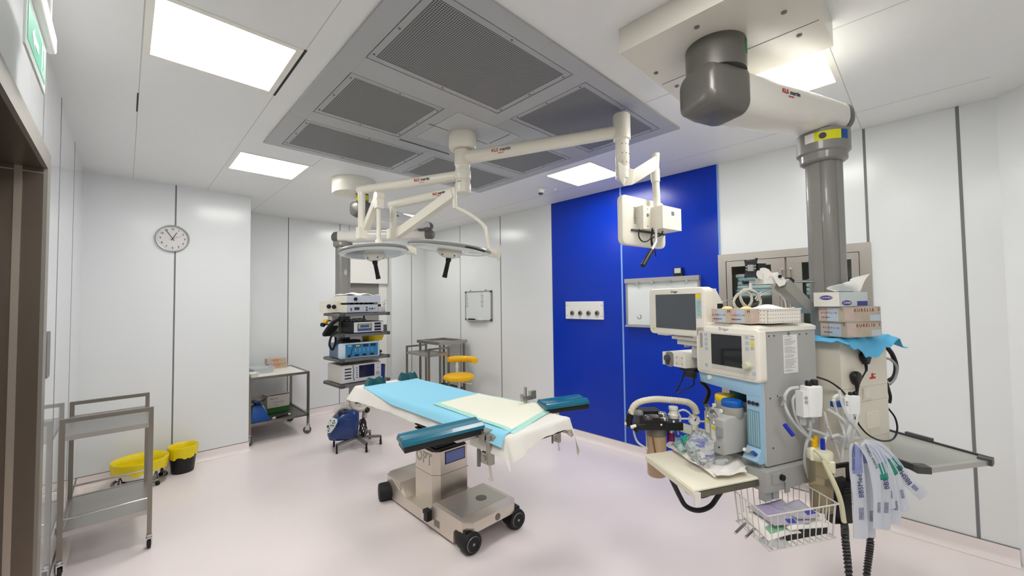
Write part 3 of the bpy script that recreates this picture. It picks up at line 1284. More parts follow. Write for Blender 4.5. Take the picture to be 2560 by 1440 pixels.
def whiteboard(name, label, y0, y1, z0, z1, fr, th, corner=False):
    yc, zc = (y0 + y1) / 2, (z0 + z1) / 2
    t = thing(name, label, 'whiteboard', (RX - .004, yc, zc))
    w, h = (y1 - y0) / 2, (z1 - z0) / 2
    m = MB()
    m.box((-th + .006, -w + .004, -h + .004), (0, w - .004, h - .004))
    obj('board', m, mat('board_white', (220, 226, 224), .14, coat=.4), t)
    m = MB()
    for a, b in (((-w, -h), (w, -h + fr)), ((-w, h - fr), (w, h)), ((-w, -h), (-w + fr, h)), ((w - fr, -h), (w, h))):
        m.box((-th, a[0], a[1]), (0, b[0], b[1]), .003, 1)
    obj('frame', m, mat('board_frame', (165, 166, 168), .35, .6), t)
    return t, w, h


t, w, h = whiteboard('whiteboard', 'small portrait whiteboard with handwritten columns on the white wall', 4.664, 5.318, 1.408, 1.880, .016, .022)
m = MB()
for sy in (-1, 1):
    for sz in (-1, 1):
        m.box((-.026, sy * w - .03 * (1 if sy > 0 else 0), sz * h - (.03 if sz > 0 else 0)), (0, sy * w + .03 * (1 if sy < 0 else 0), sz * h + (.03 if sz < 0 else 0)), .004)
obj('corner_cap', m, M_DGREY, t)
m = MB()
for y in (.20, -.18):
    m.cyl((-.012, y, h - .004), (-.012, y, h + .022), .010, n=12)
obj('hanger', m, M_LGREY, t)
m = MB()
m.box((-.07, -w * .55, -h - .004), (-.002, w * .8, -h + .008), .003)
tray = obj('pen_tray', m, M_LGREY, t)
B = basis((0, -1, 0), (0, 0, 1), (-.0165, 0, 0))
its = []
for k, q in enumerate(['1', '2', '1 b', 'l t', '1 n', '2 F', 'L M']):
    its.append((q, .036, B @ Matrix.Translation((-w + .045, h - .05 - k * .033, 0)), 0))
for k, q in enumerate(['1 l', 'K 4', '1 K', '5 2', 'S W', 'L T', 'LM']):
    its.append((q, .040, B @ Matrix.Translation((w * .32, h - .045 - k * .033, 0)), 0))
lettering(its, [M_INK], t, 'handwriting')
p = V((RX - .05, 5.16, 1.420))
for nm, lab, y, ln, mm in (('marker_pen', 'black marker pen lying on the tray of the small whiteboard', 5.13, .16, M_BLACK), ('marker_pen', 'white-capped pen on the small whiteboard tray, right of the black marker', 4.90, .12, M_WHITE)):
    m = MB()
    m.cyl((0, -ln / 2, 0), (0, ln / 2, 0), .011, n=12, bev=.002)
    o = obj(nm, m, mm, loc=(RX - .045, y, 1.428))
    tag(o, lab, 'pen', 'pens on the whiteboard tray')

t, w, h = whiteboard('whiteboard', 'larger landscape whiteboard on the blue wall behind the patient monitor', 1.541, 2.352, 1.412, 1.937, .022, .035)
m = MB()
m.box((-.055, -w, h - .045), (-.02, w, h + .002), .004)
obj('clip_rail', m, mat('rail_silver', (190, 186, 182), .3, .7), t)
m = MB()
for px in (1593, 1630, 1675, 1717):
    q = atX(px, 706, RX - .06)
    m.box((-.062, q.y - 1.9465 - .010, h - .062), (-.050, q.y - 1.9465 + .010, h - .030), .003)
obj('clip', m, M_CHROME, t)
m = MB()
m.box((-.06, -w, -h - .004), (-.002, w, -h + .014), .003)
obj('pen_tray', m, mat('rail_silver', (190, 186, 182), .3, .7), t)
m = MB()
m.tube([(-.03, .52 - .30, -.17 + .022 * math.cos(a)) if 0 else (-.0305, .247 - .022 * math.sin(a), -.155 + .022 * math.cos(a)) for a in [.3 + k * .5 for k in range(10)]], .0025, n=6)
obj('pen_mark', m, M_INK, t)
t = thing('wall_timer', 'small black gadget with pale screen clipped above the larger whiteboard', 'gadget', (RX - .028, 1.755, 1.9415))
m = MB()
m.box((-.012, -.045, 0), (.012, .045, .085), .006)
obj('body', m, M_BLACK, t)
m = MB()
m.box((-.0135, -.030, .03), (-.0115, .034, .080), .001)
obj('screen', m, mat('lcd_pale', (190, 196, 190), .3), t)


# ------------------------------------------------------------------ built-in steel cabinet in the right wall
def cabinet():
    y0, y1, z0, z1 = .30, 1.365, .13, 2.11
    t = thing('steel_cabinet', 'built-in stainless steel double cabinet with glass doors in the right wall', 'cabinet', (RX, .8325, 0))
    L = Matrix.Translation((-RX, -.8325, 0))
    m = MB()
    m.T = L
    m.box((RX + .34, y0, z0), (RX + .36, y1, z1))
    m.box((RX, y0, z0), (RX + .36, y0 + .015, z1))
    m.box((RX, y1 - .015, z0), (RX + .36, y1, z1))
    m.box((RX, y0, z1 - .015), (RX + .36, y1, z1))
    m.box((RX, y0, z0), (RX + .36, y1, z0 + .015))
    m.box((RX + .02, .82, z0), (RX + .34, .845, z1))
    fm = .055
    for a, b in (((y0 - .012, z0), (y1 + .012, z0 + fm)), ((y0 - .012, z1 - fm), (y1 + .012, z1 + .012)), ((y0 - .012, z0), (y0 + fm, z1)), ((y1 - fm, z0), (y1 + .012, z1))):
        m.box((RX - .014, a[0], a[1]), (RX + .02, b[0], b[1]), .002, 1)
    obj('carcass', m, brushed('cabinet_steel', (205, 199, 190), .32, (200, 200, 8), .92), t)
    for sz in (.62, 1.05, 1.44, 1.72):
        m = MB()
        m.T = L
        m.box((RX + .03, y0 + .016, sz - .008), (RX + .335, y1 - .016, sz))
        obj('shelf', m, M_STEELX, t)
    for k, (a, b) in enumerate(((y0 + fm, .832), (.838, y1 - fm))):
        m = MB()
        m.T = L
        s = .05 if k else .055
        gy0, gy1 = a + .055, b - .10 if k else b - .09
        if k:
            gy0, gy1 = .945, 1.262
        else:
            gy0, gy1 = .405, .722
        gz0, gz1 = z0 + .14, 2.0
        zz0, zz1 = z0 + fm, z1 - fm
        for (p, q) in (((a + .004, zz0 + .004), (b - .004, gz0)), ((a + .004, gz1), (b - .004, zz1 - .004)), ((a + .004, gz0), (gy0, gz1)), ((gy1, gz0), (b - .004, gz1))):
            m.box((RX - .010, p[0], p[1]), (RX + .012, q[0], q[1]), .001, 1)
        dr = obj('door', m, brushed('cabinet_steel', (205, 199, 190), .32, (200, 200, 8), .92), t)
        m = MB()
        m.T = L
        m.box((RX - .002, gy0 - .004, gz0 - .004), (RX + .003, gy1 + .004, gz1 + .004))
        obj('glass_pane', m, M_GLASS, dr)
        hy = .868 if k else .806
        m = MB()
        m.T = L
        m.tube([(RX - .008, hy, 1.95), (RX - .045, hy, 1.95), (RX - .045, hy, .75), (RX - .008, hy, .75)], .011, n=12, smooth=False)
        obj('handle', m, brushed('handle_steel', (205, 198, 188), .22), dr)


cabinet()
# folded linen and cable coils on the cabinet shelves
k = 0
LIN = [mat('linen_pale_blue', (204, 224, 228), .8, bump=.3), mat('linen_grey_blue', (178, 198, 206), .8, bump=.3), mat('linen_white', (232, 236, 234), .8, bump=.3)]
spots = []
for (yc, side) in ((1.10, 'left'), (.565, 'right')):
    for lv in range(6 if side == 'left' else 4):
        spots.append((yc, lv, side))
for (yc, lv, side) in spots:
    m = MB()
    hh = .034
    w = .15 - rnd.random() * .02
    sh = 1.72 if True else 0
    z = 1.7205 + lv * (hh + .002)
    m.prism(rrect(.22, hh, hh * .48, 5, 0, hh / 2), -w, w, 'y', .004, 1)
    o = obj('folded_linen', m, LIN[(lv + (side == 'right')) % 3], loc=(RX + .17 + rnd.uniform(-.01, .01), yc + rnd.uniform(-.008, .008), z))
    nth = ['bottom', 'second', 'third', 'fourth', 'fifth', 'top'][lv] if side == 'left' else ['bottom', 'second', 'third', 'top'][lv]
    tag(o, '%s pale blue cloth in the stack behind the steel cabinet\'s %s glass door' % (nth, side), 'linen', 'folded linen in the steel cabinet')
for (yc, side) in ((1.10, 'left'), (.565, 'right')):
    m = MB()
    r0 = .10
    pts = []
    for i in range(64):
        a = i * 2 * PI / 15
        pts.append((.0 + .02 * math.sin(i * .7), (r0 + .012 * math.sin(i * 1.3)) * math.cos(a), r0 + .012 + (r0 + .012 * math.cos(i * 1.1)) * math.sin(a)))
    m.tube(pts, .0065, n=7, res=3)
    o = obj('cable_coil', m, mat('cable_pale', (190, 194, 194), .4), loc=(RX + .15, yc, 1.4425))
    tag(o, 'pale coiled cable on the cabinet shelf behind the %s glass door' % side, 'cable', 'cable coils in the steel cabinet')
# ------------------------------------------------------------------ operating table
M_SS = brushed('table_steel', (222, 214, 202), .34, (260, 260, 14), .8)
M_SSD = brushed('table_steel_deck', (196, 191, 182), .34, (14, 260, 260), .85)
M_TEAL = mat('teal_gel', (0, 106, 132), .22, coat=.25, bump=.15, scale=50)
M_TEALD = mat('teal_gel_dark', (0, 84, 92), .2, coat=.4)


def op_table():
    OX, OY = 1.925, 2.76
    t = thing('operating_table', 'stainless steel operating table on a wheeled base under white and blue drapes', 'operating table', (OX, OY, 0))
    L = Matrix.Translation((-OX, -OY, 0))
    x0, x1 = 1.68, 2.17

    def B():
        m = MB()
        m.T = L
        return m
    # base: two end blocks, low deck, side plates
    m = B()
    ch = .055
    def plan(a, b, c, d, c0=0, c1=0):
        return [(a + c0, b), (c - c0, b), (c, b + c0), (c, d - c1), (c - c1, d), (a + c1, d), (a, d - c1), (a, b + c0)] if (c0 or c1) else [(a, b), (c, b), (c, d), (a, d)]
    m.prism([(x0 + ch, 2.195), (x1 - ch, 2.195), (x1, 2.195 + ch), (x1, 2.62), (x0, 2.62), (x0, 2.195 + ch)], .125, .2, 'z', .004)
    m.prism([(x0, 3.12), (x1, 3.12), (x1, 3.40 - ch), (x1 - ch, 3.40), (x0 + ch, 3.40), (x0, 3.40 - ch)], .125, .2, 'z', .004)
    m.box((x0 + .01, 2.45, .035), (x1 - .01, 3.25, .10))
    m.prism([(2.5, .10), (2.62, .10), (2.62, .198), (2.52, .198)], x0 + .01, x1 - .01, 'x')
    m.prism([(3.03, .10), (3.16, .10), (3.16, .198), (3.12, .198)], x0 + .01, x1 - .01, 'x')
    for xa, xb in ((x0 - .002, x0 + .012), (x1 - .012, x1 + .002)):
        m.prism([(2.36, .02), (3.25, .02), (3.30, .13), (3.34, .199), (3.26, .199), (3.17, .155), (3.03, .105), (2.71, .105), (2.60, .199), (2.25, .199), (2.25, .125), (2.33, .125), (2.355, .10)], xa, xb, 'x')
    base = obj('base', m, M_SS, t)
    m = B()
    m.box((x0 + .03, 2.30, .198), (x1 - .03, 2.615, .2012))
    obj('deck_cover', m, M_SSD, base)
    m = B()
    m.cyl((1.99, 2.43, .200), (1.99, 2.43, .2035), .042, n=28, bev=.001)
    obj('deck_cap', m, mat('steel_dull', (120, 118, 112), .4, .8), base)
    m = B()
    m.cyl((1.95, 2.196, .160), (1.95, 2.1925, .160), .024, n=24)
    obj('round_plug', m, mat('steel_dull', (120, 118, 112), .4, .8), base)
    # black socket box with plug on the side plate
    m = B()
    q0 = atX(1056, 1300, x0 - .012)
    m.box((x0 - .045, 2.63, .075), (x0 - .002, 2.69, .150), .006)
    s = obj('power_socket', m, M_BLACK, base, 'black power socket on the base')
    m = B()
    m.box((x0 - .052, 2.672, .07), (x0 - .010, 2.695, .125), .003)
    obj('socket_flap', m, M_WHITE, s)
    m = B()
    m.box((x0 - .03, 2.69, .075), (x0 - .006, 2.72, .10), .004)
    obj('yellow_tag', m, M_YEL, s)
    m = B()
    m.box((x0 - .0035, 2.53, .05), (x0 - .0015, 2.60, .10))
    obj('type_plate', m, mat('plate_print', (140, 134, 124), .4, .5, noise=.5, scale=120), base)
    # wheels
    for (x, y, ax) in ((1.715, 2.195, 0), (2.14, 2.195, 0), (1.70, 3.31, 1), (2.14, 3.36, 1)):
        R = .072
        m = B()
        yaw = (-.10, 1.25)[ax]
        m.T = L @ Matrix.Translation((x, y, R + .0005)) @ Matrix.Rotation(yaw, 4, 'Z')
        m.lathe([(R * .8, -.02), (R * .95, -.015), (R, 0), (R, .085), (R * .95, .1), (R * .8, .105)], ax=(0, 1, 0), n=36)
        wl = obj('wheel', m, M_RUBBER, base)
        m = B()
        m.T = L @ Matrix.Translation((x, y, R + .0005)) @ Matrix.Rotation(yaw, 4, 'Z')
        m.lathe([(R * .66, .023), (R * .70, .021), (R * .72, .018), (R * .70, .016), (R * .66, .023)], ax=(0, -1, 0), n=36, caps=False)
        m.cyl((0, -.018, 0), (0, -.026, 0), R * .13, n=16)
        obj('wheel_ring', m, mat('wheel_grey', (150, 150, 148), .35, .6), base)
        m = B()
        m.T = L @ Matrix.Translation((x, y, 0)) @ Matrix.Rotation(yaw, 4, 'Z')
        m.box((-.04, .015, .10), (.04, .09, .15), .012)
        if not ax:
            obj('caster_fork', m, M_BLACK, base)
        else:
            m.b.free()
    # column
    cx0, cx1, cy0, cy1 = 1.765, 2.085, 2.715, 3.01
    k = .05
    m = B()
    m.prism([(cx0 + k, cy0), (cx1 - .01, cy0), (cx1, cy0 + .01), (cx1, cy1), (cx0, cy1), (cx0, cy0 + k)], .095, .52, 'z', .002, 1)
    col = obj('column', m, M_SS, t)
    m = B()
    m.prism([(cx0 + k - .001, cy0 - .001), (cx1 + .001, cy0 - .001), (cx1 + .001, cy1), (cx0 - .001, cy1), (cx0 - .001, cy0 + k - .001)], .335, .338, 'z')
    obj('column_seam', m, M_PRINT, col)
    ym = (cx0 + cx1) / 2
    m = B()
    m.prism(rrect(.185, .085, .008, 4, 1.955, .459), cy0 - .004, cy0, 'y')
    dsp = obj('display', m, mat('display_blue', (104, 124, 196), .2, coat=.4), col, 'blue control display on the column')
    m = B()
    for (w, h, dz) in ((.195, .006, .045), (.195, .006, -.045)):
        m.box((1.955 - w / 2, cy0 - .005, .459 + dz - h / 2), (1.955 + w / 2, cy0 - .001, 0.459 + dz + h / 2))
    for s_ in (-1, 1):
        m.box((1.955 + s_ * .0945 - .003, cy0 - .005, .414), (1.955 + s_ * .0945 + .003, cy0 - .001, .504))
    obj('display_border', m, mat('border_navy', (26, 32, 66), .4), dsp)
    M = L @ basis((0, -1, 0), (0, 0, 1), (cx0 - .0005, 2.885, .448))
    lettering([('OPT', .125, M, 0, 'CENTER', .002), ('OPT', .125, M @ Matrix.Translation((0, 0, .0008)), 1, 'CENTER', -.0018)], [M_INK, M_SS], col)
    # black bellows and head frame
    m = B()
    for i in range(8):
        z = .52 + i * .03
        m.prism(plan(cx0 + .012, cy0 + .012, cx1 - .012, cy1 - .012), z, z + .015, 'z', .004, 1)
        m.prism(plan(cx0 - .004, cy0 - .004, cx1 + .004, cy1 + .004), z + .012, z + .03, 'z', .006, 1)
    obj('bellows', m, M_BLACK, t)
    # top frame, side rails and cushions
    m = B()
    m.box((1.70, 1.95, .775), (2.19, 3.75, .80), .004)
    m.box((1.80, 2.6, .75), (2.10, 3.1, .79), .004)
    fr_ = obj('top_frame', m, M_SS, t)
    for xx in (1.655, 2.235):
        for (a, b) in ((1.80, 2.20), (2.25, 2.62), (2.72, 3.30), (3.36, 3.80)):
            m = B()
            m.box((xx - .005, a, .775), (xx + .005, b, .808), .002)
            for yy in (a + .05, b - .05):
                m.cyl((xx, yy, .79), (xx + (.05 if xx < 2 else -.05), yy, .79), .008, n=10)
            obj('side_rail', m, M_SS, t)
    for (a, b) in ((1.78, 2.25), (2.27, 3.28), (3.30, 3.90)):
        m = B()
        m.box((1.68, a, .80), (2.22, b, .888), .02, 3)
        obj('cushion', m, M_BLACK, t)
    # arm boards: black tray, blue gel pad each
    return t


op_table()


def arm_board(lab, pts, zt, thin):
    """pts: four plan corners tip-far, root-far, root-near, tip-near"""
    c = sum((V((p[0], p[1], 0)) for p in pts), V()) / 4
    t = thing('arm_board', lab, 'arm board', (c.x, c.y, zt), 0, 'arm boards of the operating table')
    L = Matrix.Translation((-c.x, -c.y, -zt))
    P = [V((p[0], p[1], 0)) for p in pts]

    def quad(e, e2=None):
        out = []
        for k, p in enumerate(P):
            d = (p - c)
            out.append(p + d.normalized() * e)
        return out
    m = MB()
    m.T = L
    q = quad(-.012)
    m.prism([(p.x, p.y) for p in q], zt - .074, zt - .034, 'z', .008, 2)
    obj('tray', m, M_BLACK, t)
    # pad: chamfered slab with a shallow trough
    m = MB()
    m.T = L
    u = ((P[1] - P[0]) + (P[2] - P[3])).normalized()
    v = (P[3] - P[0]).normalized()
    Ln = ((P[1] - P[0]).length + (P[2] - P[3]).length) / 2
    Wd = ((P[3] - P[0]).length + (P[2] - P[1]).length) / 2
    sec = [(-.5, -.036), (-.5, -.018), (-.40, 0), (-.28, .002), (-.20, -.003), (0, -.006), (.20, -.003), (.28, .002), (.40, 0), (.5, -.018), (.5, -.036)]
    vs, fs = [], []
    n = len(sec)
    st = [(-.5, -.012), (-.485, 0), (.485, 0), (.5, -.012)]
    for (a, dz) in st:
        for (b, z) in sec:
            p = c + u * a * Ln + v * b * Wd
            vs.append((p.x, p.y, zt + z + (dz if z > -.03 else 0)))
    for k in range(len(st) - 1):
        for i in range(n):
            fs.append((k * n + i, k * n + (i + 1) % n, (k + 1) * n + (i + 1) % n, (k + 1) * n + i))
    fs += [tuple(range(n)), tuple(range((len(st) - 1) * n, len(st) * n))]
    m.raw(vs, fs)
    obj('gel_pad', m, M_TEAL, t)
    # cast bracket under the root
    m = MB()
    m.T = L
    r = (P[1] + P[2]) / 2
    dd = (r - c).normalized()
    m.bar(c.lerp(r, .3) + V((0, 0, zt - .09)), r + dd * .03 + V((0, 0, zt - .09)), .06, .028, .006)
    m.cyl(r + dd * .0 + V((0, 0, zt - .16)), r + V((0, 0, zt - .075)), .022, n=16, bev=.003)
    obj('bracket', m, M_SS, t)
    return t


arm_board('teal arm board with black tray on the near left side of the operating table', [(1.133, 2.142), (1.666, 2.092), (1.625, 1.935), (1.091, 1.995)], .955, 1)
arm_board('teal arm board at the far right of the operating table, pointing at the blue wall', [(2.650, 2.00), (2.265, 2.10), (2.215, 1.935), (2.55, 1.80)], .955, 1)


def clamp(lab, S, px, d, mir=1):
    """cast rail clamp with levers and hanging rod at S, px is its size"""
    t = thing('rail_clamp', lab, 'clamp', S, 0, 'rail clamps of the operating table')
    t.scale = (px, px, px)
    m = MB()
    m.box((-.035, -.03, -.02), (.035, .03, .045), .008)
    m.box((-.02, -.10, -.005), (.02, -.02, .025), .006)
    m.box((-.028, -.075, -.16), (.012, -.035, .03), .01)
    obj('clamp_body', m, mat('cast_aluminium', (176, 172, 164), .34, .75, bump=.1), t)
    m = MB()
    m.box((-.03, -.05, -.16), (.028, .015, -.09), .008)
    m.cyl((-.04, -.02, -.125), (.045, -.02, -.125), .016, n=16, bev=.003)
    obj('lower_jaw', m, mat('cast_aluminium', (176, 172, 164), .34, .75, bump=.1), t)
    m = MB()
    m.cyl((.0, -.03, -.15), (.012, -.045, -.275), .0085, n=12, bev=.002)
    m.cyl((-.012, -.04, -.26), (.018, -.05, -.26), .005, n=8)
    obj('hanging_rod', m, M_SS, t)
    m = MB()
    m.cyl((-.03, .035, -.08), (-.03, .035, -.19), .013, n=12, bev=.004)
    obj('lever', m, mat('lever_grey', (128, 128, 126), .35, .7), t)
    m = MB()
    m.tube([(.03, -.05, .0), (.06, -.10, -.015), (.075, -.12, -.02)], .006, n=8)
    obj('crank', m, M_SS, t)
    m = MB()
    m.ell((.078, -.128, -.028), .017, .017, .017)
    obj('knob', m, M_BLACK, t)
    m = MB()
    m.box((-.032, -.03, -.01), (.034, -.012, .018), .003)
    m.cyl((0, -.05, -.03), (0, -.05, -.14), .012, n=10)
    obj('lock_screw', m, M_BLACK, t)
    return t


clamp('cast metal rail clamp with black knob and hanging rod beside the near arm board', D(1214, 1092, 2.5), .95, 0)
t = clamp('small rail clamp half covered by the drape at the far foot corner of the table', (2.235, 1.88, .79), .55, 0)
# small folded clamp lying at the far armboard root
t = thing('clamp_handle', 'small metal clamp handle standing up behind the drape before the white wall', 'clamp', atX(1318, 994, 2.262))
m = MB()
m.box((-.06, -.012, -.02), (.09, .012, .012), .004)
m.box((.03, -.016, -.005), (.085, .016, .045), .004)
obj('body', m, mat('cast_aluminium', (176, 172, 164), .34, .75, bump=.1), t)
m = MB()
m.bar((-.02, 0, .005), (-.02, 0, .085), .014, .02, .003)
m.cyl((-.06, 0, .01), (-.06, 0, .035), .014, n=12)
m.bar((-.02, 0, -.13), (-.02, 0, .01), .02, .02, .003)
obj('lever', m, mat('cast_aluminium', (176, 172, 164), .34, .75, bump=.1), t)


# ------------------------------------------------------------------ drapes
def ripple(a, b, k=1.):
    return k * (math.sin(a * 9.1 + b * 3.3) * .5 + math.sin(a * 17.3 - b * 5.1 + 1.7) * .3 + math.sin(a * 31 + b * 11) * .2)


def drape():
    """white sheet over the cushions; hangs at the head, the left edge and the foot"""
    X0, X1, Y0, Y1 = 1.655, 2.235, 1.765, 3.945
    zt = .8925

    def fn(u, v):
        # s across (X), q along (Y)
        y_ = u
        hd = max(0, (y_ - .70) / .30)
        ovl = .115 + .035 * hd + 0
        ovr = .09 + .12 * max(0, (.16 - y_) / .16)
        ovh = .09
        ovf = .080 + .06 * (1 - v) ** 3 + .02 * math.sin(v * 7 + 1) + .05 * max(0, v - .82) / .18
        q = -ovf + u * ((Y1 - Y0) + ovf + ovh)
        s = -ovl + v * ((X1 - X0) + ovl + ovr)
        x, y, z = X0 + s, Y0 + q, zt
        dl, dr = max(0, -s), max(0, s - (X1 - X0))
        df, dh = max(0, -q), max(0, q - (Y1 - Y0))
        out = .012 + .32 * 0
        if dl:
            x = X0 - .006 - (.34 + .30 * hd) * dl - .012 * ripple(q * 1.4, 0) * min(1, dl * 10)
        if dr:
            x = X1 + .006 + .24 * dr + .016 * ripple(q * 1.6, 2) * min(1, dr * 8)
        if df:
            y = Y0 - .006 - .30 * df + .022 * ripple(s * 2.2, 1) * min(1, df * 8)
        if dh:
            y = Y1 + .006 + .35 * dh + .012 * ripple(s * 2, 4) * min(1, dh * 8)
        z -= (.93 - .15 * hd) * math.hypot(dl, df) + .93 * dr * (1 if not df else .7) + .90 * dh
        z += .0025 * ripple(q * .8, s * 2) * (1 if not (dl or dr or df or dh) else 0)
        return (x, y, max(z, .45))
    m = MB()
    m.sheet(fn, 110, 60, .0022)
    o = obj('table_drape', m, mat('drape_white', (236, 234, 226), .75, bump=.35, scale=30, sheen=.2), sharp=80)
    tag(o, 'white sheet draped over the operating table, hanging at head and foot', 'drape')

    # blue underpad
    def fb(u, v):
        ys = 1.77 + .20 * v
        y = ys + u * (3.78 - ys)
        wl = 1.652 - .040 * min(1, max(0, (3.74 - y) / .6)) - .010 * max(0, (2.3 - y) / .55)
        xr = 2.235
        xx = wl + v * (xr - wl)
        edge = max(0, 1.658 - xx)
        z = .9025 - 1.10 * edge + .002 * ripple(y, xx * 3) * (1 - min(1, edge * 30)) + .004 * min(1, edge * 60) + max(0, .14 - abs(y - 2.05)) * 0
        fo = max(0, 1.775 - y)
        z -= .35 * fo
        return (xx, y, z)
    m = MB()
    m.sheet(fb, 70, 30, .003)
    o = obj('blue_underpad', m, mat('underpad_blue', (146, 214, 240), .7, bump=.3, scale=26), sharp=80)
    tag(o, 'pale blue disposable pad along the operating table', 'pad')

    # cream pad with mint border on the foot half
    A = [atZ(1083, 1012, .903), atZ(1196, 984, .903), atZ(1384, 1022, .903), atZ(1284, 1083, .903)]

    def fc(u, v):
        p = (A[0].lerp(A[1], v)).lerp(A[3].lerp(A[2], v), u)
        e = max(0, u - .86)
        z = .9085 + .003 * ripple(u * .9, v) + .016 * math.exp(-((u - .80) / .10) ** 2) * v
        z -= e * e * .8 * (1 - .6 * v)
        z += max(0, (1.66 - p.x)) * -1.1
        return (p.x, p.y, z)
    m = MB()
    m.sheet(fc, 40, 30, .003)
    # border faces get the mint slot
    m.b.faces.ensure_lookup_table()
    for f in m.b.faces:
        c = f.calc_center_median()
        # inverse-ish: distance to the quad edges
        def ed(a, b):
            dx, dy = b.x - a.x, b.y - a.y
            return abs((c.x - a.x) * dy - (c.y - a.y) * dx) / math.hypot(dx, dy)
        if min(ed(A[0], A[3]), ed(A[3], A[2])) < .045 or ed(A[0], A[1]) < .012 or ed(A[2], A[1]) < .012:
            f.material_index = 1
    o = obj('absorbent_pad', m, [mat('pad_cream', (243, 243, 224), .8, bump=.25, scale=30), mat('pad_mint', (176, 226, 212), .7)], sharp=80)
    tag(o, 'cream absorbent pad with mint border on the foot half of the operating table', 'pad')


drape()


def gel_rest(lab, c, deg):
    o_ = []
    m = MB()
    # saddle-topped wedge
    sec = []
    vs, fs = [], []
    N = 14
    W, Dp, H = .175, .075, .076
    for i in range(N + 1):
        a = -1 + 2 * i / N
        top = H * (.62 + .38 * abs(math.sin(a * 1.9)) ** .8 * (1 - .0 * a)) * (1 if abs(a) < .86 else 1 - (abs(a) - .86) * 2.6)
        bot = 0
        wx = a * W / 2
        for (b, z) in ((-.5, bot), (-.34, top * .96), (-.2, top), (.2, top), (.34, top * .96), (.5, bot)):
            sl = 1.0
            vs.append((wx * (1.12 - .24 * z / H), b * Dp * (1.05), z))
    for i in range(N):
        for k in range(6):
            fs.append((i * 6 + k, i * 6 + (k + 1) % 6, (i + 1) * 6 + (k + 1) % 6, (i + 1) * 6 + k))
    fs += [tuple(range(6)), tuple(range(N * 6, N * 6 + 6))]
    m.raw(vs, fs)
    o = obj('gel_rest', m, M_TEALD, sharp=60)
    o.location = c
    o.rotation_euler = (0, 0, math.radians(deg))
    tag(o, lab, 'gel pad', 'gel rests at the head of the table')


gel_rest('dark teal gel rest on the head end of the drape, nearer the equipment tower', (1.80, 3.83, .896), 4)
gel_rest('dark teal gel rest on the head end of the drape, nearer the yellow stool', (2.17, 3.85, .896), -3)
# ------------------------------------------------------------------ stainless trolleys with tube frames
def caster(par, x, y, T=None, r=.035, deg=20, mw=None):
    m = MB()
    m.T = (T or Matrix()) @ Matrix.Translation((x, y, 0)) @ Matrix.Rotation(math.radians(deg), 4, 'Z')
    m.cyl((0, 0, 2 * r + .012), (0, 0, 2 * r + .035), .016, n=14)
    m.box((-.017, -.022, r * .9), (-.012, .03, 2 * r + .014), .002, 1)
    m.box((.012, -.022, r * .9), (.017, .03, 2 * r + .014), .002, 1)
    m.box((-.017, -.022, 2 * r + .006), (.017, .03, 2 * r + .016), .003, 1)
    c = obj('caster', m, M_CHROME, par)
    m = MB()
    m.T = (T or Matrix()) @ Matrix.Translation((x, y, 0)) @ Matrix.Rotation(math.radians(deg), 4, 'Z')
    m.lathe([(r * .5, -.010), (r * .93, -.010), (r, -.006), (r, .006), (r * .93, .010), (r * .5, .010)], c=(0, .010, r), n=24, ax=(1, 0, 0))
    m.cyl((-.013, .010, r), (.013, .010, r), r * .45, n=16)
    obj('wheel', m, mw or M_RUBBER, c)
    return c


def hoop_trolley(lab, loc, W, Ln, H, sh, deg=0, drop=.075, group=None):
    """two upright hoops (at y=0 and y=Ln) with trays between; W across x"""
    t = thing('steel_trolley', lab, 'trolley', loc, deg, group)
    g = .0128
    h0 = .105
    for y in (0, Ln):
        m = MB()
        m.box((-g, y - g, h0), (g, y + g, H), .003, 1)
        m.box((W - g, y - g, h0), (W + g, y + g, H), .003, 1)
        m.box((-g, y - g, H - 2 * g), (W + g, y + g, H), .003, 1)
        obj('frame_hoop', m, M_STEEL, t)
    for z in sh:
        m = MB()
        m.box((g, g, z - .003), (W - g, Ln - g, z))
        m.box((0, -g * .9, z - .028), (W, g * .9, z + .004), .002, 1)
        m.box((0, Ln - g * .9, z - .028), (W, Ln + g * .9, z + .004), .002, 1)
        for x in (0, W):
            m.box((x - g * .8, 0, z - .028), (x + g * .8, Ln, z + .004), .002, 1)
        obj('shelf', m, M_STEELX, t)
    for x, y in ((0, 0), (W, 0), (0, Ln), (W, Ln)):
        caster(t, x, y, None, .033, rnd.uniform(-30, 40))
    return t


# the trolley by the doorway
tr = hoop_trolley('stainless steel two-shelf trolley standing against the glossy left wall by the doorway', (-.274, 3.86, 0), .422, .66, .985, (.875, .272), 0, group='stainless hoop trolleys')




pieces('shelf_rail', M_CHROME, tr, [lambda b: b.cyl((0, 0, .352), (.422, 0, .352), .0075, n=10), lambda b: b.cyl((0, .66, .352), (.422, .66, .352), .0075, n=10)])


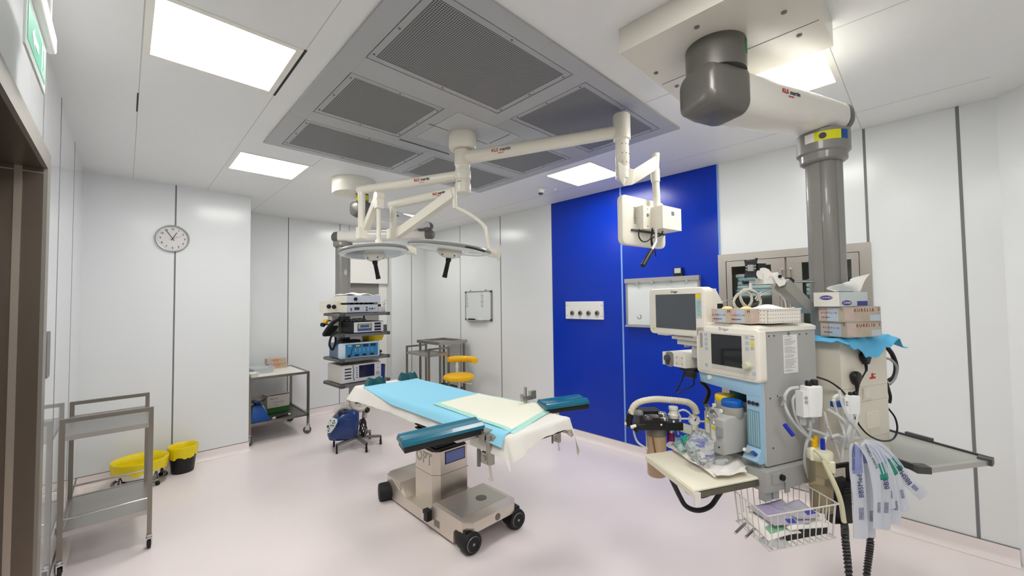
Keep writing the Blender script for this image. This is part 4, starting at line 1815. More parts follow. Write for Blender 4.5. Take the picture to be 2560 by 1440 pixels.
# ------------------------------------------------------------------ waste bins by the clock wall
def bag_rim(R, h0, hang, seed, n=48, sx=1., sy=1.):
    rr = random.Random(seed)
    ph = [rr.uniform(0, 6.28) for _ in range(4)]

    def fn(u, v):
        a = 2 * PI * u
        w = .5 * math.sin(5 * a + ph[0]) + .3 * math.sin(9 * a + ph[1]) + .2 * math.sin(17 * a + ph[2])
        if v < .08:      # bottom of the bag
            r = R * .76 * v / .08
            z = h0 - hang * 1.6
        elif v < .30:      # inside wall
            t = (v - .08) / .22
            r = R * (.76 + .115 * t + .125 * max(0, t - .94) / .06 + .012 * w * t)
            z = h0 - hang * 1.6 * (1 - t)
        elif v < .40:
            t = (v - .30) / .10
            r = R * (1 + .035 * t)
            z = h0 + .008 * math.sin(t * PI)
        else:
            t = (v - .40) / .60
            r = R * (1.035 - .09 * t + .035 * w * t + .012 * math.sin(21 * a + 3 * t + ph[3]))
            z = h0 - hang * t * (1 + .16 * w)
        return (r * math.cos(a) * sx, r * math.sin(a) * sy, z)
    return fn


def black_bin():
    c = V((.455, 5.385, 0))
    t = thing('waste_bin', 'black bin with a yellow bag folded over its rim, below the wall clock', 'bin', c)
    m = MB()
    m.lathe([(.088, 0), (.092, .004), (.118, .245), (.120, .25), (.112, .25), (.086, .012), (0, .012)], n=36)
    obj('bin', m, mat('bin_black', (16, 16, 16), .45), t)
    m = MB()
    m.sheet(bag_rim(.121, .262, .105, 3), 60, 18, .0015)
    obj('bin_bag', m, M_YBAG, t, 'yellow bin bag', 70)


black_bin()


def kick_bucket():
    c = V((.13, 5.29, 0))
    t = thing('kick_bucket', 'low steel bucket on a wheeled ring with a yellow bag, behind the front trolley', 'bucket', c)
    m = MB()
    m.lathe([(.12, .075), (.17, .10), (.19, .22), (.19, .225), (.183, .225), (.16, .10), (0, .082)], n=36)
    obj('bucket', m, M_CHROME, t)
    m = MB()
    m.sheet(bag_rim(.204, .240, .095, 5), 64, 18, .0015)
    obj('bin_bag', m, M_YBAG, t, 'yellow bin bag', 70)
    m = MB()
    m.tube([(.19 * math.cos(a), .19 * math.sin(a), .05) for a in [k * PI / 8 for k in range(16)]], .014, n=10, res=3, closed=True)
    rg = obj('ring_base', m, M_STEEL, t)
    for a in (.6, 2.2, 3.8, 5.4):
        m = MB()
        m.bar((.19 * math.cos(a), .19 * math.sin(a), .05), (.178 * math.cos(a), .178 * math.sin(a), .13), .012, .008)
        obj('strut', m, M_DGREY, rg)
        m = MB()
        x, y = .19 * math.cos(a), .19 * math.sin(a)
        m.cyl((x - .008, y - .006, .0185), (x + .008, y + .006, .0185), .018, n=14)
        m.cyl((x, y, .02), (x, y, .045), .007, n=8)
        obj('wheel', m, M_RUBBER, rg)


kick_bucket()


# ------------------------------------------------------------------ alcove trolley and what lies on it
def alcove_trolley():
    x0, x1, y0, y1 = 1.105, 1.765, 5.735, 6.50
    t = thing('steel_trolley', 'steel trolley with white top in the alcove beside the clock wall', 'trolley', (x0, y0, 0), 0)
    W, Ln, H = x1 - x0, y1 - y0, .815
    g = .014
    m = MB()
    for x in (0, W):
        for y in (0, Ln):
            m.box((x - g, y - g, .10), (x + g, y + g, H), .003, 1)
    for z in (H - .03, .235):
        for y in (0, Ln):
            m.box((0, y - g, z), (W, y + g, z + .03), .003, 1)
        for x in (0, W):
            m.box((x - g, 0, z), (x + g, Ln, z + .03), .003, 1)
    obj('frame', m, M_STEEL, t)
    m = MB()
    m.box((g, g, H - .014), (W - g, Ln - g, H - .008))
    obj('top_panel', m, mat('white_laminate', (236, 234, 226), .35), t)
    m = MB()
    m.box((g, g, .25), (W - g, Ln - g, .256))
    obj('shelf', m, brushed('shelf_dark_steel', (120, 118, 112), .35, (3, 40, 40)), t)
    for (x, y) in ((0, 0), (W, 0), (0, Ln), (W, Ln)):
        caster(t, x, y, None, .05, 70 + rnd.uniform(-20, 20), mat('wheel_grey_rubber', (92, 90, 90), .5))
    return x0, y0, H


ax0, ay0, aH = alcove_trolley()
ZT, ZB = aH - .0075, .2565


def carton(name, lab, cat, fr_loc, deg, w, d, h, m_main, bands=(), txt=(), group=None, bev=.003):
    """printed box; bands = (axis face,u0,u1,v0,v1,material); faces: f front (-y), l left (-x), r right (+x), t top"""
    t = thing(name, lab, cat, fr_loc, deg, group)
    m = MB()
    m.box((0, 0, 0), (w, d, h), bev)
    body = obj('box', m, m_main, t)
    e = .0006
    by = {}
    for (f, u0, u1, v0, v1, mm) in bands:
        by.setdefault((f, mm.name), []).append((f, u0, u1, v0, v1, mm))
    for key, lst in by.items():
        m = MB()
        for (f, u0, u1, v0, v1, mm) in lst:
            if f == 'f':
                m.box((u0 * w, -e, v0 * h), (u1 * w, .001, v1 * h))
            elif f == 'l':
                m.box((-e, d * (1 - u1), v0 * h), (.001, d * (1 - u0), v1 * h))
            elif f == 'r':
                m.box((w - .001, d * u0, v0 * h), (w + e, d * u1, v1 * h))
            else:
                m.box((u0 * w, v0 * d, h - .001), (u1 * w, v1 * d, h + e))
        obj('printed_band', m, lst[0][5], t)
    if txt:
        its, mats = [], []
        for (s, f, u, v, size, mm) in txt:
            if mm not in mats:
                mats.append(mm)
            if f == 'f':
                M = basis((1, 0, 0), (0, 0, 1), (u * w, -e - .0004, v * h))
            elif f == 'l':
                M = basis((0, -1, 0), (0, 0, 1), (-e - .0004, d * (1 - u), v * h))
            elif f == 'r':
                M = basis((0, 1, 0), (0, 0, 1), (w + e + .0004, d * u, v * h))
            else:
                M = basis((1, 0, 0), (0, 1, 0), (u * w, v * d, h + e + .0004))
            its.append((s, size, M, mats.index(mm)))
        lettering(its, mats, t, ext=.0003)
    return t


M_GB = mat('glove_box_pink', (198, 180, 170), .55, noise=.22, scale=22)
M_GB2 = mat('glove_box_blue', (186, 200, 212), .55, noise=.1, scale=14)
M_GB3 = mat('glove_box_sand', (196, 180, 142), .55, noise=.22, scale=22)
M_WINE = mat('print_wine', (150, 50, 70), .5)
for k, (z, lab) in enumerate(((0, 'lower pink-orange glove box on the white alcove trolley'), (.072, 'upper pink-orange glove box on the white alcove trolley'))):
    c = V((1.425, 6.345, 0))
    carton('glove_box', lab, 'glove box', (c.x + (.0 if k else .02), c.y + .01, ZT + z), 4 - 3 * k, .24, .12, .070, M_GB,
           [('f', .30, .62, .12, .9, mat('glove_box_orange', (210, 158, 116), .55, noise=.2, scale=20)), ('f', .7, .95, .1, .85, M_GB3)],
           [('A U R E L I A', 'f', .48, .62, .022, M_WINE)], 'glove boxes on the alcove trolley')


def tray_box(name, lab, cat, c, w, d, h, mm, deg=0, flare=.82, group=None):
    t = thing(name, lab, cat, c, deg, group)
    m = MB()
    n = len(rrect(1, 1, .1, 4))
    st = [(flare, 0), (1, h), (1.05, h), (1.05, h - .006), (.985, h - .004), (flare * .97, .004)]
    vs, fs = [], []
    for (s, z) in st:
        for (u, v) in rrect(w * s, d * s, .018, 4):
            vs.append((u, v, z))
    for k in range(len(st) - 1):
        for i in range(n):
            fs.append((k * n + i, k * n + (i + 1) % n, (k + 1) * n + (i + 1) % n, (k + 1) * n + i))
    fs += [tuple(range(n)), tuple(range((len(st) - 1) * n, len(st) * n))]
    m.raw(vs, fs)
    obj('tray', m, mm, t)
    return t


tray_box('plastic_tray', 'pale grey plastic tray on the white alcove trolley left of the glove boxes', 'tray', (1.31, 6.12, ZT), .26, .20, .07, mat('tray_grey', (196, 202, 206), .4), 8)
t = tray_box('plastic_tray', 'small white kidney-side tray at the left end of the alcove trolley top', 'tray', (1.165, 5.86, ZT), .10, .17, .05, M_WHITE, 0)
t['label'] = 'small white tray at the front left end of the alcove trolley top'
m = MB()
m.box((-.10, -.05, 0), (.10, .05, .012), .004)
o = obj('folder', m, mat('folder_dark', (70, 84, 96), .5), loc=(1.27, 6.30, ZT))
tag(o, 'thin dark folder lying behind the grey tray on the alcove trolley', 'folder')
m = MB()
m.box((-.11, -.06, 0), (.11, .06, .05), .006)
o = obj('wipe_pack', m, mat('pack_pale', (206, 216, 222), .4, bump=.3), loc=(1.26, 6.43, ZT))
tag(o, 'pale soft pack behind the grey tray on the alcove trolley', 'pack')


def scale():
    c = V((1.21, 5.83, ZB))
    t = thing('kitchen_scale', 'blue weighing scale with a steel bowl on the lower shelf of the alcove trolley', 'scale', c)
    m = MB()
    a, b, h = .10, .06, .20
    m.hexa([(-a, -.08, 0), (a + .03, -.08, 0), (a + .03, .10, 0), (-a, .10, 0), (-b, -.03, h), (b - .015, -.03, h), (b - .015, .06, h), (-b, .06, h)], .012)
    obj('housing', m, M_BLUEP, t)
    m = MB()
    m.hexa([(.082, -.05, .03), (.126, -.05, .0), (.126, .08, .0), (.082, .08, .03), (.04, -.03, .21), (.062, -.03, .18), (.062, .05, .18), (.04, .05, .21)], .004)
    obj('side_panel', m, M_LGREY, t)
    m = MB()
    m.cyl((-.005, .015, h - .005), (-.005, .015, h + .03), .035, n=18)
    obj('neck', m, M_BLACK, t)
    m = MB()
    m.lathe([(.04, h + .025), (.09, h + .05), (.125, h + .09), (.128, h + .09), (.093, h + .047), (.04, h + .022)], c=(-.005, .015, 0), n=36)
    m.lathe([(0, h + .024), (.041, h + .0255)], c=(-.005, .015, 0), n=36)
    obj('bowl', m, brushed('bowl_steel', (205, 203, 198), .22), t)


scale()
c = atZ(672, 1034, ZB)
carton('supply_carton', 'white carton with green base band on the lower shelf of the alcove trolley', 'carton', (c.x - .02, c.y, ZB), 4, .27, .20, .235, mat('carton_white', (214, 208, 200), .6),
       [('f', 0, 1, 0, .28, mat('carton_green', (40, 104, 40), .6)), ('r', 0, 1, 0, .28, mat('carton_green', (40, 104, 40), .6)), ('f', 0, 1, .955, 1, mat('carton_edge', (90, 50, 50), .6))],
       [('MEDICAL', 'f', .3, .78, .024, M_INK), ('surgical supply', 'f', .5, .58, .022, M_PRINT), ('100 pcs', 'f', .4, .42, .018, M_PRINT)])
m = MB()
m.bar((0, 0, .012), (.19, .06, .012), .014, .014, .003)
o = obj('mallet', m, M_BLACK)
o.location = (1.375, 5.79, ZB)
m = MB()
m.cyl((-.01, -.003, .012), (.02, .007, .012), .013, n=12, bev=.004)
m.cyl((.18, .057, .012), (.205, .065, .012), .012, n=12, bev=.004)
obj('white_end', m, M_WHITE, o)
tag(o, 'black rod with white ends lying in front of the carton on the lower trolley shelf', 'instrument')
# ------------------------------------------------------------------ blue warming unit on a wheeled base
def warmer():
    c = V((1.885, 4.83, 0))
    deg = -20
    t = thing('warming_unit', 'blue patient warming unit with a pale hose on a five-legged wheeled base', 'warming unit', c, deg)
    fr = Fr(c, deg)
    # body: side profile extruded across, rounded
    m = MB()
    sec = [(-.17, .145, .17, .26), (-.19, .20, .19, .33), (-.185, .30, .19, .34), (-.13, .40, .17, .30), (-.05, .445, .15, .26), (.06, .435, .15, .26)]
    # lofted shell along z
    st = [(.125, .20, .20, -.02), (.145, .29, .25, -.02), (.20, .33, .285, -.015), (.27, .335, .29, -.01), (.34, .31, .275, .005), (.40, .26, .25, .03), (.435, .19, .21, .05), (.445, .12, .15, .06)]
    n = len(rrect(1, 1, .1, 6))
    vs, fs = [], []
    for (z, w, d, off) in st:
        for (u, v) in rrect(w, d, .07, 6):
            vs.append((u + off, v, z))
    for k in range(len(st) - 1):
        for i in range(n):
            fs.append((k * n + i, k * n + (i + 1) % n, (k + 1) * n + (i + 1) % n, (k + 1) * n + i))
    fs += [tuple(range(n)), tuple(range((len(st) - 1) * n, len(st) * n))]
    m.raw(vs, fs)
    obj('housing', m, mat('warmer_blue', (14, 54, 116), .28, coat=.4), t)
    # control panel: shield-shaped plate on the front corner facing the view
    m = MB()
    P = basis((math.cos(-.75), math.sin(-.75), 0), (.26, .28, .92), (-.098, -.098, .30))
    m.T = P
    m.prism([(-.060, .075), (-.02, .085), (.05, .075), (.062, .045), (.045, -.02), (.01, -.078), (-.02, -.085), (-.058, -.06), (-.066, .0)], .046, .060, 'z', .006)
    cp = obj('control_panel', m, mat('panel_pale', (206, 212, 208), .4), t)
    for k, (x, y) in enumerate(((-.03, .05), (.02, .052), (.01, .028), (.035, .03), (-.005, .0), (.022, .0), (-.02, -.035), (-.02, -.06), (-.045, -.015))):
        m = MB()
        m.T = P
        m.cyl((x, y, .058), (x, y, .064), .008 if k != 8 else .014, n=12)
        obj('button', m, M_INK if k % 3 else mat('button_green', (90, 120, 96), .5), cp)
    m = MB()
    m.T = Matrix.Translation((-.005, 0, 0))
    m.box((-.06, -.11, .385), (.03, .0, .437), .02)
    obj('grip_recess', m, mat('warmer_dark', (10, 24, 50), .5), t)
    # hose
    m = MB()
    pts = [(-.10, .02, .415), (-.06, .03, .465), (.02, .03, .475), (.10, .02, .44), (.16, .0, .43), (.20, -.02, .47), (.20, .0, .54), (.14, .03, .57), (.09, .03, .53), (.11, .0, .465), (.18, -.03, .44), (.24, -.02, .45), (.235, .02, .40), (.225, .03, .32)]
    m.tube(pts, .031, n=16, res=8)
    obj('hose', m, mat('hose_pale', (206, 202, 190), .5, bump=.4, scale=60), t)
    m = MB()
    m.lathe([(.032, 0), (.034, .01), (.026, .03), (.0, .032)], c=(.245, -.045, .43), ax=(.8, -.6, -.1), n=20)
    obj('nozzle', m, M_BLACK, t)
    m = MB()
    for k in range(6):
        r = .075 + .006 * (k % 3)
        cc = V((.185 + .008 * k, -.02 - .004 * k, .225))
        m.tube([cc + V((.02 * math.sin(a * 2 + k), r * .75 * math.cos(a + k), r * 1.25 * math.sin(a + k))) for a in [j * PI / 5 for j in range(10)]], .0055, n=6, res=4, closed=True)
    obj('power_cable', m, M_BLACK, t)
    # stand: pole, legs, casters
    m = MB()
    m.cyl((.14, 0, .10), (.14, 0, .46), .017, n=14)
    m.box((.115, -.025, .41), (.165, .025, .445), .006)
    obj('pole', m, mat('pole_grey', (150, 148, 144), .35, .7), t)
    for k, a in enumerate((2.75, 3.75, 5.05, 6.10, 7.2)):
        e = V((.14 + .27 * math.cos(a), .27 * math.sin(a), .10))
        m = MB()
        m.bar((.14, 0, .112), e, .032, .026, .004)
        lg = obj('leg', m, mat('leg_grey', (140, 138, 134), .4, .5), t)
        m = MB()
        m.cyl(e + V((0, 0, -.045)), e + V((0, 0, .005)), .010, n=10)
        m.cyl((e.x - .011, e.y + .012, .028), (e.x + .011, e.y + .012, .028), .0275, n=18, bev=.004)
        obj('caster', m, M_RUBBER, lg)


warmer()


# ------------------------------------------------------------------ far ceiling pendant with the equipment tower
S_O = D(853, 904, 4.6)
S_YAW = 3
SF = Fr((S_O.x, S_O.y, 0), S_YAW)          # front-left shelf corner, x right, y back
SW, SD = .615, .50
SHZ = [1.590, 1.347, 1.058, .763]
FC = V((1.725, 4.171, 0))
FE = V((2.66, 4.31, 0))
KC = SF.M @ V((.205, .42, 0))                 # column axis


def far_pendant():
    t = thing('equipment_pendant', 'far ceiling pendant with jointed arms holding the tower of stacked devices', 'ceiling pendant', (FC.x, FC.y, CH))
    L = Matrix.Translation((-FC.x, -FC.y, -CH))
    m = MB()
    m.T = L
    m.lathe([(.215, CH - .001), (.215, 2.865), (.205, 2.85), (0, 2.849)], c=FC, n=48)
    obj('ceiling_cover', m, M_CREAM, t)
    m = MB()
    m.T = L
    m.lathe([(.062, 2.85), (.062, 2.76), (.075, 2.755), (.078, 2.745)], c=FC + V((.06, -.07, 0)), n=28)
    j = obj('neck', m, M_DG2, t)
    m = MB()
    m.T = L
    m.lathe([(.0635, 2.835), (.0640, 2.83), (.0640, 2.785), (.0635, 2.78)], c=FC + V((.06, -.07, 0)), n=28)
    obj('yellow_band', m, mat('label_yellow', (214, 214, 20), .5), j)

    def loft(name, a, b, st, mm, lab=None):
        d = (b - a).normalized()
        sd = V((0, 0, 1)).cross(d)
        m = MB()
        m.T = L @ basis(d, sd, a)
        n = len(rrect(1, 1, .1, 6))
        vs, fs = [], []
        for (x, w, h, r, dz) in st:
            for (u, v) in rrect(w, h, r, 6):
                vs.append((x, u, v + dz))
        for k in range(len(st) - 1):
            for i in range(n):
                fs.append((k * n + i, k * n + (i + 1) % n, (k + 1) * n + (i + 1) % n, (k + 1) * n + i))
        fs += [tuple(range(n)), tuple(range((len(st) - 1) * n, len(st) * n))]
        m.raw(vs, fs)
        return obj(name, m, mm, t, lab)
    a = V((FC.x + .06, FC.y - .07, 2.685))
    b = V((FE.x, FE.y, 2.685))
    Lg = (b - a).length
    loft('arm', a, b, [(.04, .17, .16, .05, 0), (.3, .17, .145, .05, -.006), (Lg + .03, .15, .095, .04, -.03)], MATS['pendant_arm_white'])
    loft('joint_cap', a, b, [(-.115, .08, .09, .03, 0), (-.105, .13, .14, .05, 0), (-.05, .17, .17, .06, 0), (.05, .175, .17, .06, 0)], M_DG2, 'grey rounded cap at the ceiling joint')
    loft('arm_end_cap', a, b, [(Lg + .025, .155, .10, .04, -.03), (Lg + .07, .15, .10, .04, -.03), (Lg + .10, .12, .07, .03, -.03)], M_DG2)
    lettering(martin(L @ face_arm(a, b, .086) @ Matrix.Translation((-.1, 0, 0)), .04), [M_RED, M_INK], t)
    m = MB()
    m.T = L
    m.lathe([(.075, 2.63), (.082, 2.62), (.082, 2.585), (.075, 2.575)], c=FE, n=28)
    obj('elbow', m, M_DG2, t)
    # second arm back to the column
    a2, b2 = V((FE.x, FE.y, 2.545)), V((KC.x, KC.y, 2.545))
    L2 = (b2 - a2).length
    loft('arm', a2, b2, [(-.03, .15, .11, .045, 0), (L2 - .05, .17, .145, .05, 0), (L2 + .03, .17, .15, .05, 0)], MATS['pendant_arm_white'])
    loft('arm_end_cap', a2, b2, [(L2 + .03, .165, .138, .05, 0), (L2 + .10, .15, .13, .05, 0), (L2 + .13, .10, .09, .04, 0)], M_DG2)
    loft('arm_end_cap', a2, b2, [(-.12, .10, .08, .035, 0), (-.09, .15, .12, .05, 0), (-.03, .155, .115, .05, 0)], M_DG2)
    m = MB()
    m.T = L
    m.lathe([(.11, 2.485), (.115, 2.478), (.115, 2.43), (.105, 2.42), (.10, 2.415)], c=KC, n=36)
    obj('collar', m, M_GREY, t)
    m = MB()
    m.T = L @ SF.M @ Matrix.Translation(SF.loc(V((KC.x, KC.y, 0))))
    m.prism(rrect(.158, .158, .05, 6), .70, 2.42, 'z', .004)
    obj('column', m, M_GREY, t)
    # white service head behind the shelves
    T = L @ SF.M
    m = MB()
    m.T = T
    qa, qb = SF.on(813, 753, 'y', .24), SF.on(845, 781, 'y', .24)
    m.box((qa.x, .24, qb.z), (.11, .40, qa.z), .006)
    m.box((.02, .30, qb.z - .20), (.10, .42, qa.z), .004)
    hd = obj('service_head', m, M_CREAM, t)
    for (px, py) in ((822, 766), (835, 767)):
        q = SF.on(px, py, 'y', .238)
        m = MB()
        m.T = T
        m.lathe([(.026, 0), (.026, .006), (.02, .012), (.012, .014), (.010, .006), (0, .006)], c=(q.x, .240, q.z), ax=(0, -1, 0), n=18)
        obj('socket', m, M_BLACK, hd)
    # shelves
    for k, z in enumerate(SHZ):
        m = MB()
        m.T = T
        m.box((.012, .012, z - .030), (SW - .012, SD, z - .004), .004)
        m.box((.012, .012, z - .004), (SW - .012, SD, z), .001, 1)
        s = obj('shelf', m, mat('shelf_grey', (92, 92, 92), .45), t)
        m = MB()
        m.T = T
        m.box((.04, -.008, z - .034), (SW - .04, .012, z - .002), .004)
        m.box((-.008, .04, z - .034), (.012, SD - .02, z - .002), .004)
        m.box((SW - .012, .04, z - .034), (SW + .008, SD - .02, z - .002), .004)
        obj('edge_rail', m, mat('rail_grey', (120, 120, 118), .4, .5), s)
        pieces('corner_cap', M_DGREY, s, [(lambda b, xx=xx, yy=yy, z=z: b.prism(rrect(.055, .055, .02, 4, xx, yy), z - .036, z + .004, 'z', .004)) for xx, yy in ((.018, .018), (SW - .018, .018))], T)
    m = MB()
    m.T = T
    m.cyl((SW - .10, SD - .02, .76), (SW - .10, SD - .02, 1.60), .012, n=12)
    obj('rear_post', m, M_DGREY, t)


far_pendant()


def device(name, lab, cat, x, y, z, w, d, h, m_body, m_front=None, bev=.006, inset=0., yaw=0):
    o = SF.M @ V((x, y, z))
    t = thing(name, lab, cat, o, S_YAW + yaw)
    m = MB()
    m.box((0, 0, .006), (w, d, h), bev)
    obj('housing', m, m_body, t)
    pieces('foot', M_BLACK, t, [(lambda b, a=a, c=c: b.cyl((a, c, 0), (a, c, .008), .012, n=10)) for a in (.03, w - .03) for c in (.03, d - .03)])
    if m_front:
        m = MB()
        m.box((.004, -.006, .010), (w - .004, .004, h - .004), .003, 1)
        obj('front_panel', m, m_front, t)
    return t


M_PG = mat('panel_grey_blue', (196, 204, 214), .35)
# top pair
z = SHZ[0] + .001
t = device('light_source', 'white lower device with small display on the top shelf of the equipment tower', 'medical device', .085, .05, z, .385, .37, .098, M_CREAM, M_PG, yaw=-3)
m = MB()
m.box((.09, -.009, .035), (.15, -.005, .068), .002, 1)
m.box((.097, -.0105, .042), (.143, -.008, .062))
obj('display', m, M_INK, t)
for (x, zz, r) in ((.05, .05, .010), (.05, .03, .007), (.24, .062, .011), (.24, .032, .011), (.28, .048, .010), (.31, .048, .012), (.34, .05, .007)):
    studs('button', M_DGREY, t, [((x, -.005, zz), (x, -.011, zz), r)])
z2 = z + .100
t = device('camera_unit', 'white upper device with one round black port on the tower top', 'medical device', .075, .035, z2 + .016, .42, .40, .092, M_CREAM, M_PG, yaw=-3)
m = MB()
m.lathe([(.021, 0), (.021, .012), (.016, .014), (.008, .006), (0, .006)], c=(.105, -.005, .048), ax=(0, -1, 0), n=24)
obj('port', m, M_BLACK, t)
for k in range(6):
    m = MB()
    m.box((.03 + k * .058, .02, -.016), (.06 + k * .058, .32, .007), .002, 1)
    obj('foot_block', m, M_BLACK, t)
z3 = z2 + .016 + .093

def towel(u, v):
    return (-.02 + .36 * u, .01 + .30 * v, .016 + .010 * math.sin(u * 11) * math.sin(v * 7 + 1) + .016 * math.sin(PI * u) * math.sin(PI * v))


m = MB()
m.sheet(towel, 26, 20, .010)
o = obj('folded_cloth', m, mat('cloth_white', (238, 238, 234), .8, bump=.5, scale=30), sharp=80)
o.location = SF.M @ V((.10, .05, z3 - .006))
o.rotation_euler = (0, 0, math.radians(S_YAW))
tag(o, 'crumpled white cloth on top of the equipment tower', 'cloth')
m = MB()
m.box((-.10, -.04, 0), (.10, .04, .03), .006)
o = obj('black_case', m, M_BLACK, loc=SF.M @ V((.29, .43, z3 - .108 + .11)))
o.rotation_euler = (0, 0, math.radians(S_YAW))
o.location = SF.M @ V((.28, .385, z3))
tag(o, 'small black case behind the white cloth on the tower top', 'case')


def pump_bottle():
    c = SF.M @ V((.525, .13, SHZ[0] + .001))
    t = thing('pump_bottle', 'white pump bottle on the top tower shelf right of the white devices', 'bottle', c, S_YAW)
    m = MB()
    m.lathe([(.030, 0), (.033, .006), (.033, .13), (.026, .15), (.014, .16), (.013, .175), (0, .176)], n=24)
    obj('bottle', m, M_WHITE, t)
    m = MB()
    m.cyl((0, 0, .175), (0, 0, .215), .006, n=10)
    m.box((-.035, -.009, .212), (.05, .009, .226), .004)
    obj('pump', m, M_WHITE, t)
    m = MB()
    m.box((-.024, -.0345, .07), (.024, -.02, .10), .004)
    obj('label', m, M_INK, t)


pump_bottle()
t = thing('pen_cup', 'white perforated cup with scissors on the top tower shelf', 'cup', SF.M @ V((.515, .040, SHZ[0] + .001)), S_YAW)
m = MB()
m.prism(rrect(.10, .06, .008, 3), 0, .07, 'z', .003)
obj('cup', m, perforated('cup_white', (226, 226, 222), (110, 110, 110), .018, .006, .45, (0, 2)), t)
t = thing('scissors', 'steel scissors standing in the cup on the tower', 'scissors', SF.M @ V((.575, .09, SHZ[0] + .001)), S_YAW)
pieces('blade', M_CHROME, t, [lambda b: (b.bar((0, 0, .001), (.028, 0, .115), .006, .004), b.tube([(.028 + .014 * math.cos(a), 0, .132 + .018 * math.sin(a)) for a in [k * PI / 5 for k in range(10)]], .003, n=6, res=2, closed=True)),
                              lambda b: (b.bar((.02, .004, .001), (.012, .004, .095), .006, .004), b.tube([(.010 + .012 * math.cos(a), .004, .112 + .017 * math.sin(a)) for a in [k * PI / 5 for k in range(10)]], .003, n=6, res=2, closed=True))])

# second shelf
z = SHZ[1] + .001
t = device('insufflator', 'white framed black device with blue display on the second tower shelf', 'medical device', .155, .02, z, .385, .36, .135, mat('black_case', (26, 26, 28), .4), mat('panel_white', (214, 214, 214), .4))
m = MB()
m.box((.045, -.009, .025), (.225, -.005, .112), .002, 1)
d = obj('display', m, mat('lcd_blue', (70, 90, 150), .25), t)
m = MB()
m.box((.055, -.0105, .055), (.215, -.0085, .106))
obj('display_field', m, mat('lcd_yellow', (186, 184, 96), .3), d)
m = MB()
m.box((.078, -.0118, .066), (.19, -.010, .098))
obj('display_readout', m, mat('lcd_blue2', (64, 84, 140), .3, noise=.5, scale=80), d)
pieces('slot', M_BLACK, t, [(lambda b, k=k: b.box((.262, -.010, .022 + k * .036), (.345, -.005, .046 + k * .036), .003, 1)) for k in range(3)])
# slanted bundle of black hose left of it
m = MB()
for k in range(4):
    m.tube([D(848 - 5 * k, 797 + 2 * k, 4.72 - .03 * k), D(830 - 4 * k, 812 + 3 * k, 4.70 - .03 * k), D(815 - 2 * k, 833 + k, 4.70 - .03 * k), D(826 - 3 * k, 836, 4.73), D(844 - 4 * k, 815, 4.75)], .0155, n=8, res=5)
o = obj('hose_bundle', m, M_RUBBER)
tag(o, 'slanted bundle of black hose at the left of the second tower shelf', 'hose')
m = MB()
pp = [SF.M @ V(q) for q in ((.0, .12, z + .03), (-.06, .12, z - .02), (-.075, .14, z - .12), (-.03, .16, z - .18), (.01, .18, z - .10), (.02, .2, z - .04))]
m.tube(pp, .0125, n=10, res=8)
o = obj('hanging_hose', m, M_RUBBER)
tag(o, 'black hose looping down at the left side of the tower below the second shelf', 'hose')
for k, (px, py, mm, lab) in enumerate(((814, 803, M_YEL, 'yellow gas connector at the left side of the tower, the upper one'), (807, 812, M_BLACK, 'black and yellow gas connector at the left side of the tower, the lower one'))):
    q = SF.on(px, py, 'y', .20)
    t = thing('gas_connector', lab, 'connector', SF.M @ q, S_YAW)
    m = MB()
    m.cyl((-.01, 0, 0), (.09, .08, 0), .012, n=12)
    obj('stem', m, M_CHROME, t)
    m = MB()
    m.lathe([(.015, -.02), (.024, -.016), (.024, .016), (.015, .02)], ax=(-.8, -.5, .2), n=18)
    obj('knob', m, mm, t)
# wire rack with tubing on the second shelf right, yellow tray below it
t = thing('clear_tray', 'clear small tray at the right end of the second tower shelf', 'tray', SF.M @ V((.565, .10, z)), S_YAW)
m = MB()
m.box((-.035, -.06, 0), (.035, .06, .085), .008)
obj('tray', m, M_CLEAR, t)
t = tray_box('yellow_tray', 'yellow plastic tray hanging below the second tower shelf on the right', 'tray', SF.M @ V((.50, .22, SHZ[1] - .115)), .22, .22, .075, mat('tray_yellow', (240, 208, 20), .45), S_YAW)
pieces('hook', mat('tray_yellow', (240, 208, 20), .45), t, [(lambda b, sx=sx: b.box((sx * .09 - .01, -.115, .07), (sx * .09 + .01, .115, .082))) for sx in (-1, 1)])
m = MB()
for k in range(5):
    cx = .20 + .045 * k
    m.tube([(cx + .04 * math.cos(a), .25 + .03 * math.sin(a * 1.3 + k), .018 + .012 * math.sin(a + k)) for a in [j * .9 for j in range(8)]], .006, n=6)
o = obj('cable_bundle', m, mat('cable_pale', (190, 194, 194), .4), loc=SF.M @ V((0, 0, SHZ[1] + .137)))
o.rotation_euler = (0, 0, math.radians(S_YAW))
tag(o, 'bundle of pale cables lying on the black device under the top tower shelf', 'cable')

# third shelf: blue diathermy unit
z = SHZ[2] + .001
t = device('diathermy_unit', 'blue device with rounded pale front frame on the third tower shelf', 'medical device', .0, .055, z, .47, .36, .17, mat('diathermy_blue', (70, 108, 150), .35, coat=.2), yaw=-6)
m = MB()
m.prism(rrect(.482, .18, .022, 5, .235, .09), -.02, .03, 'y', .006)
obj('front_frame', m, mat('frame_pale', (196, 208, 218), .35), t)
m = MB()
m.box((.065, -.024, .012), (.450, -.018, .165), .003, 1)
fp = obj('front_panel', m, mat('panel_teal', (44, 122, 168), .35, noise=.12, scale=6), t)
m = MB()
for x in (.205, .300, .39):
    m.box((x - .032, -.027, .128), (x + .032, -.023, .158), .002, 1)
obj('display_row', m, mat('display_navy', (24, 36, 60), .25), fp)
m = MB()
m.box((.180, -.0285, .133), (.230, -.0265, .153), .001, 1)
obj('yellow_field', m, mat('lcd_yellow', (186, 184, 96), .3), fp)
lettering([('ERBE', .020, basis((1, 0, 0), (0, 0, 1), (.112, -.0245, .147)), 0)], [M_WHITE], fp)
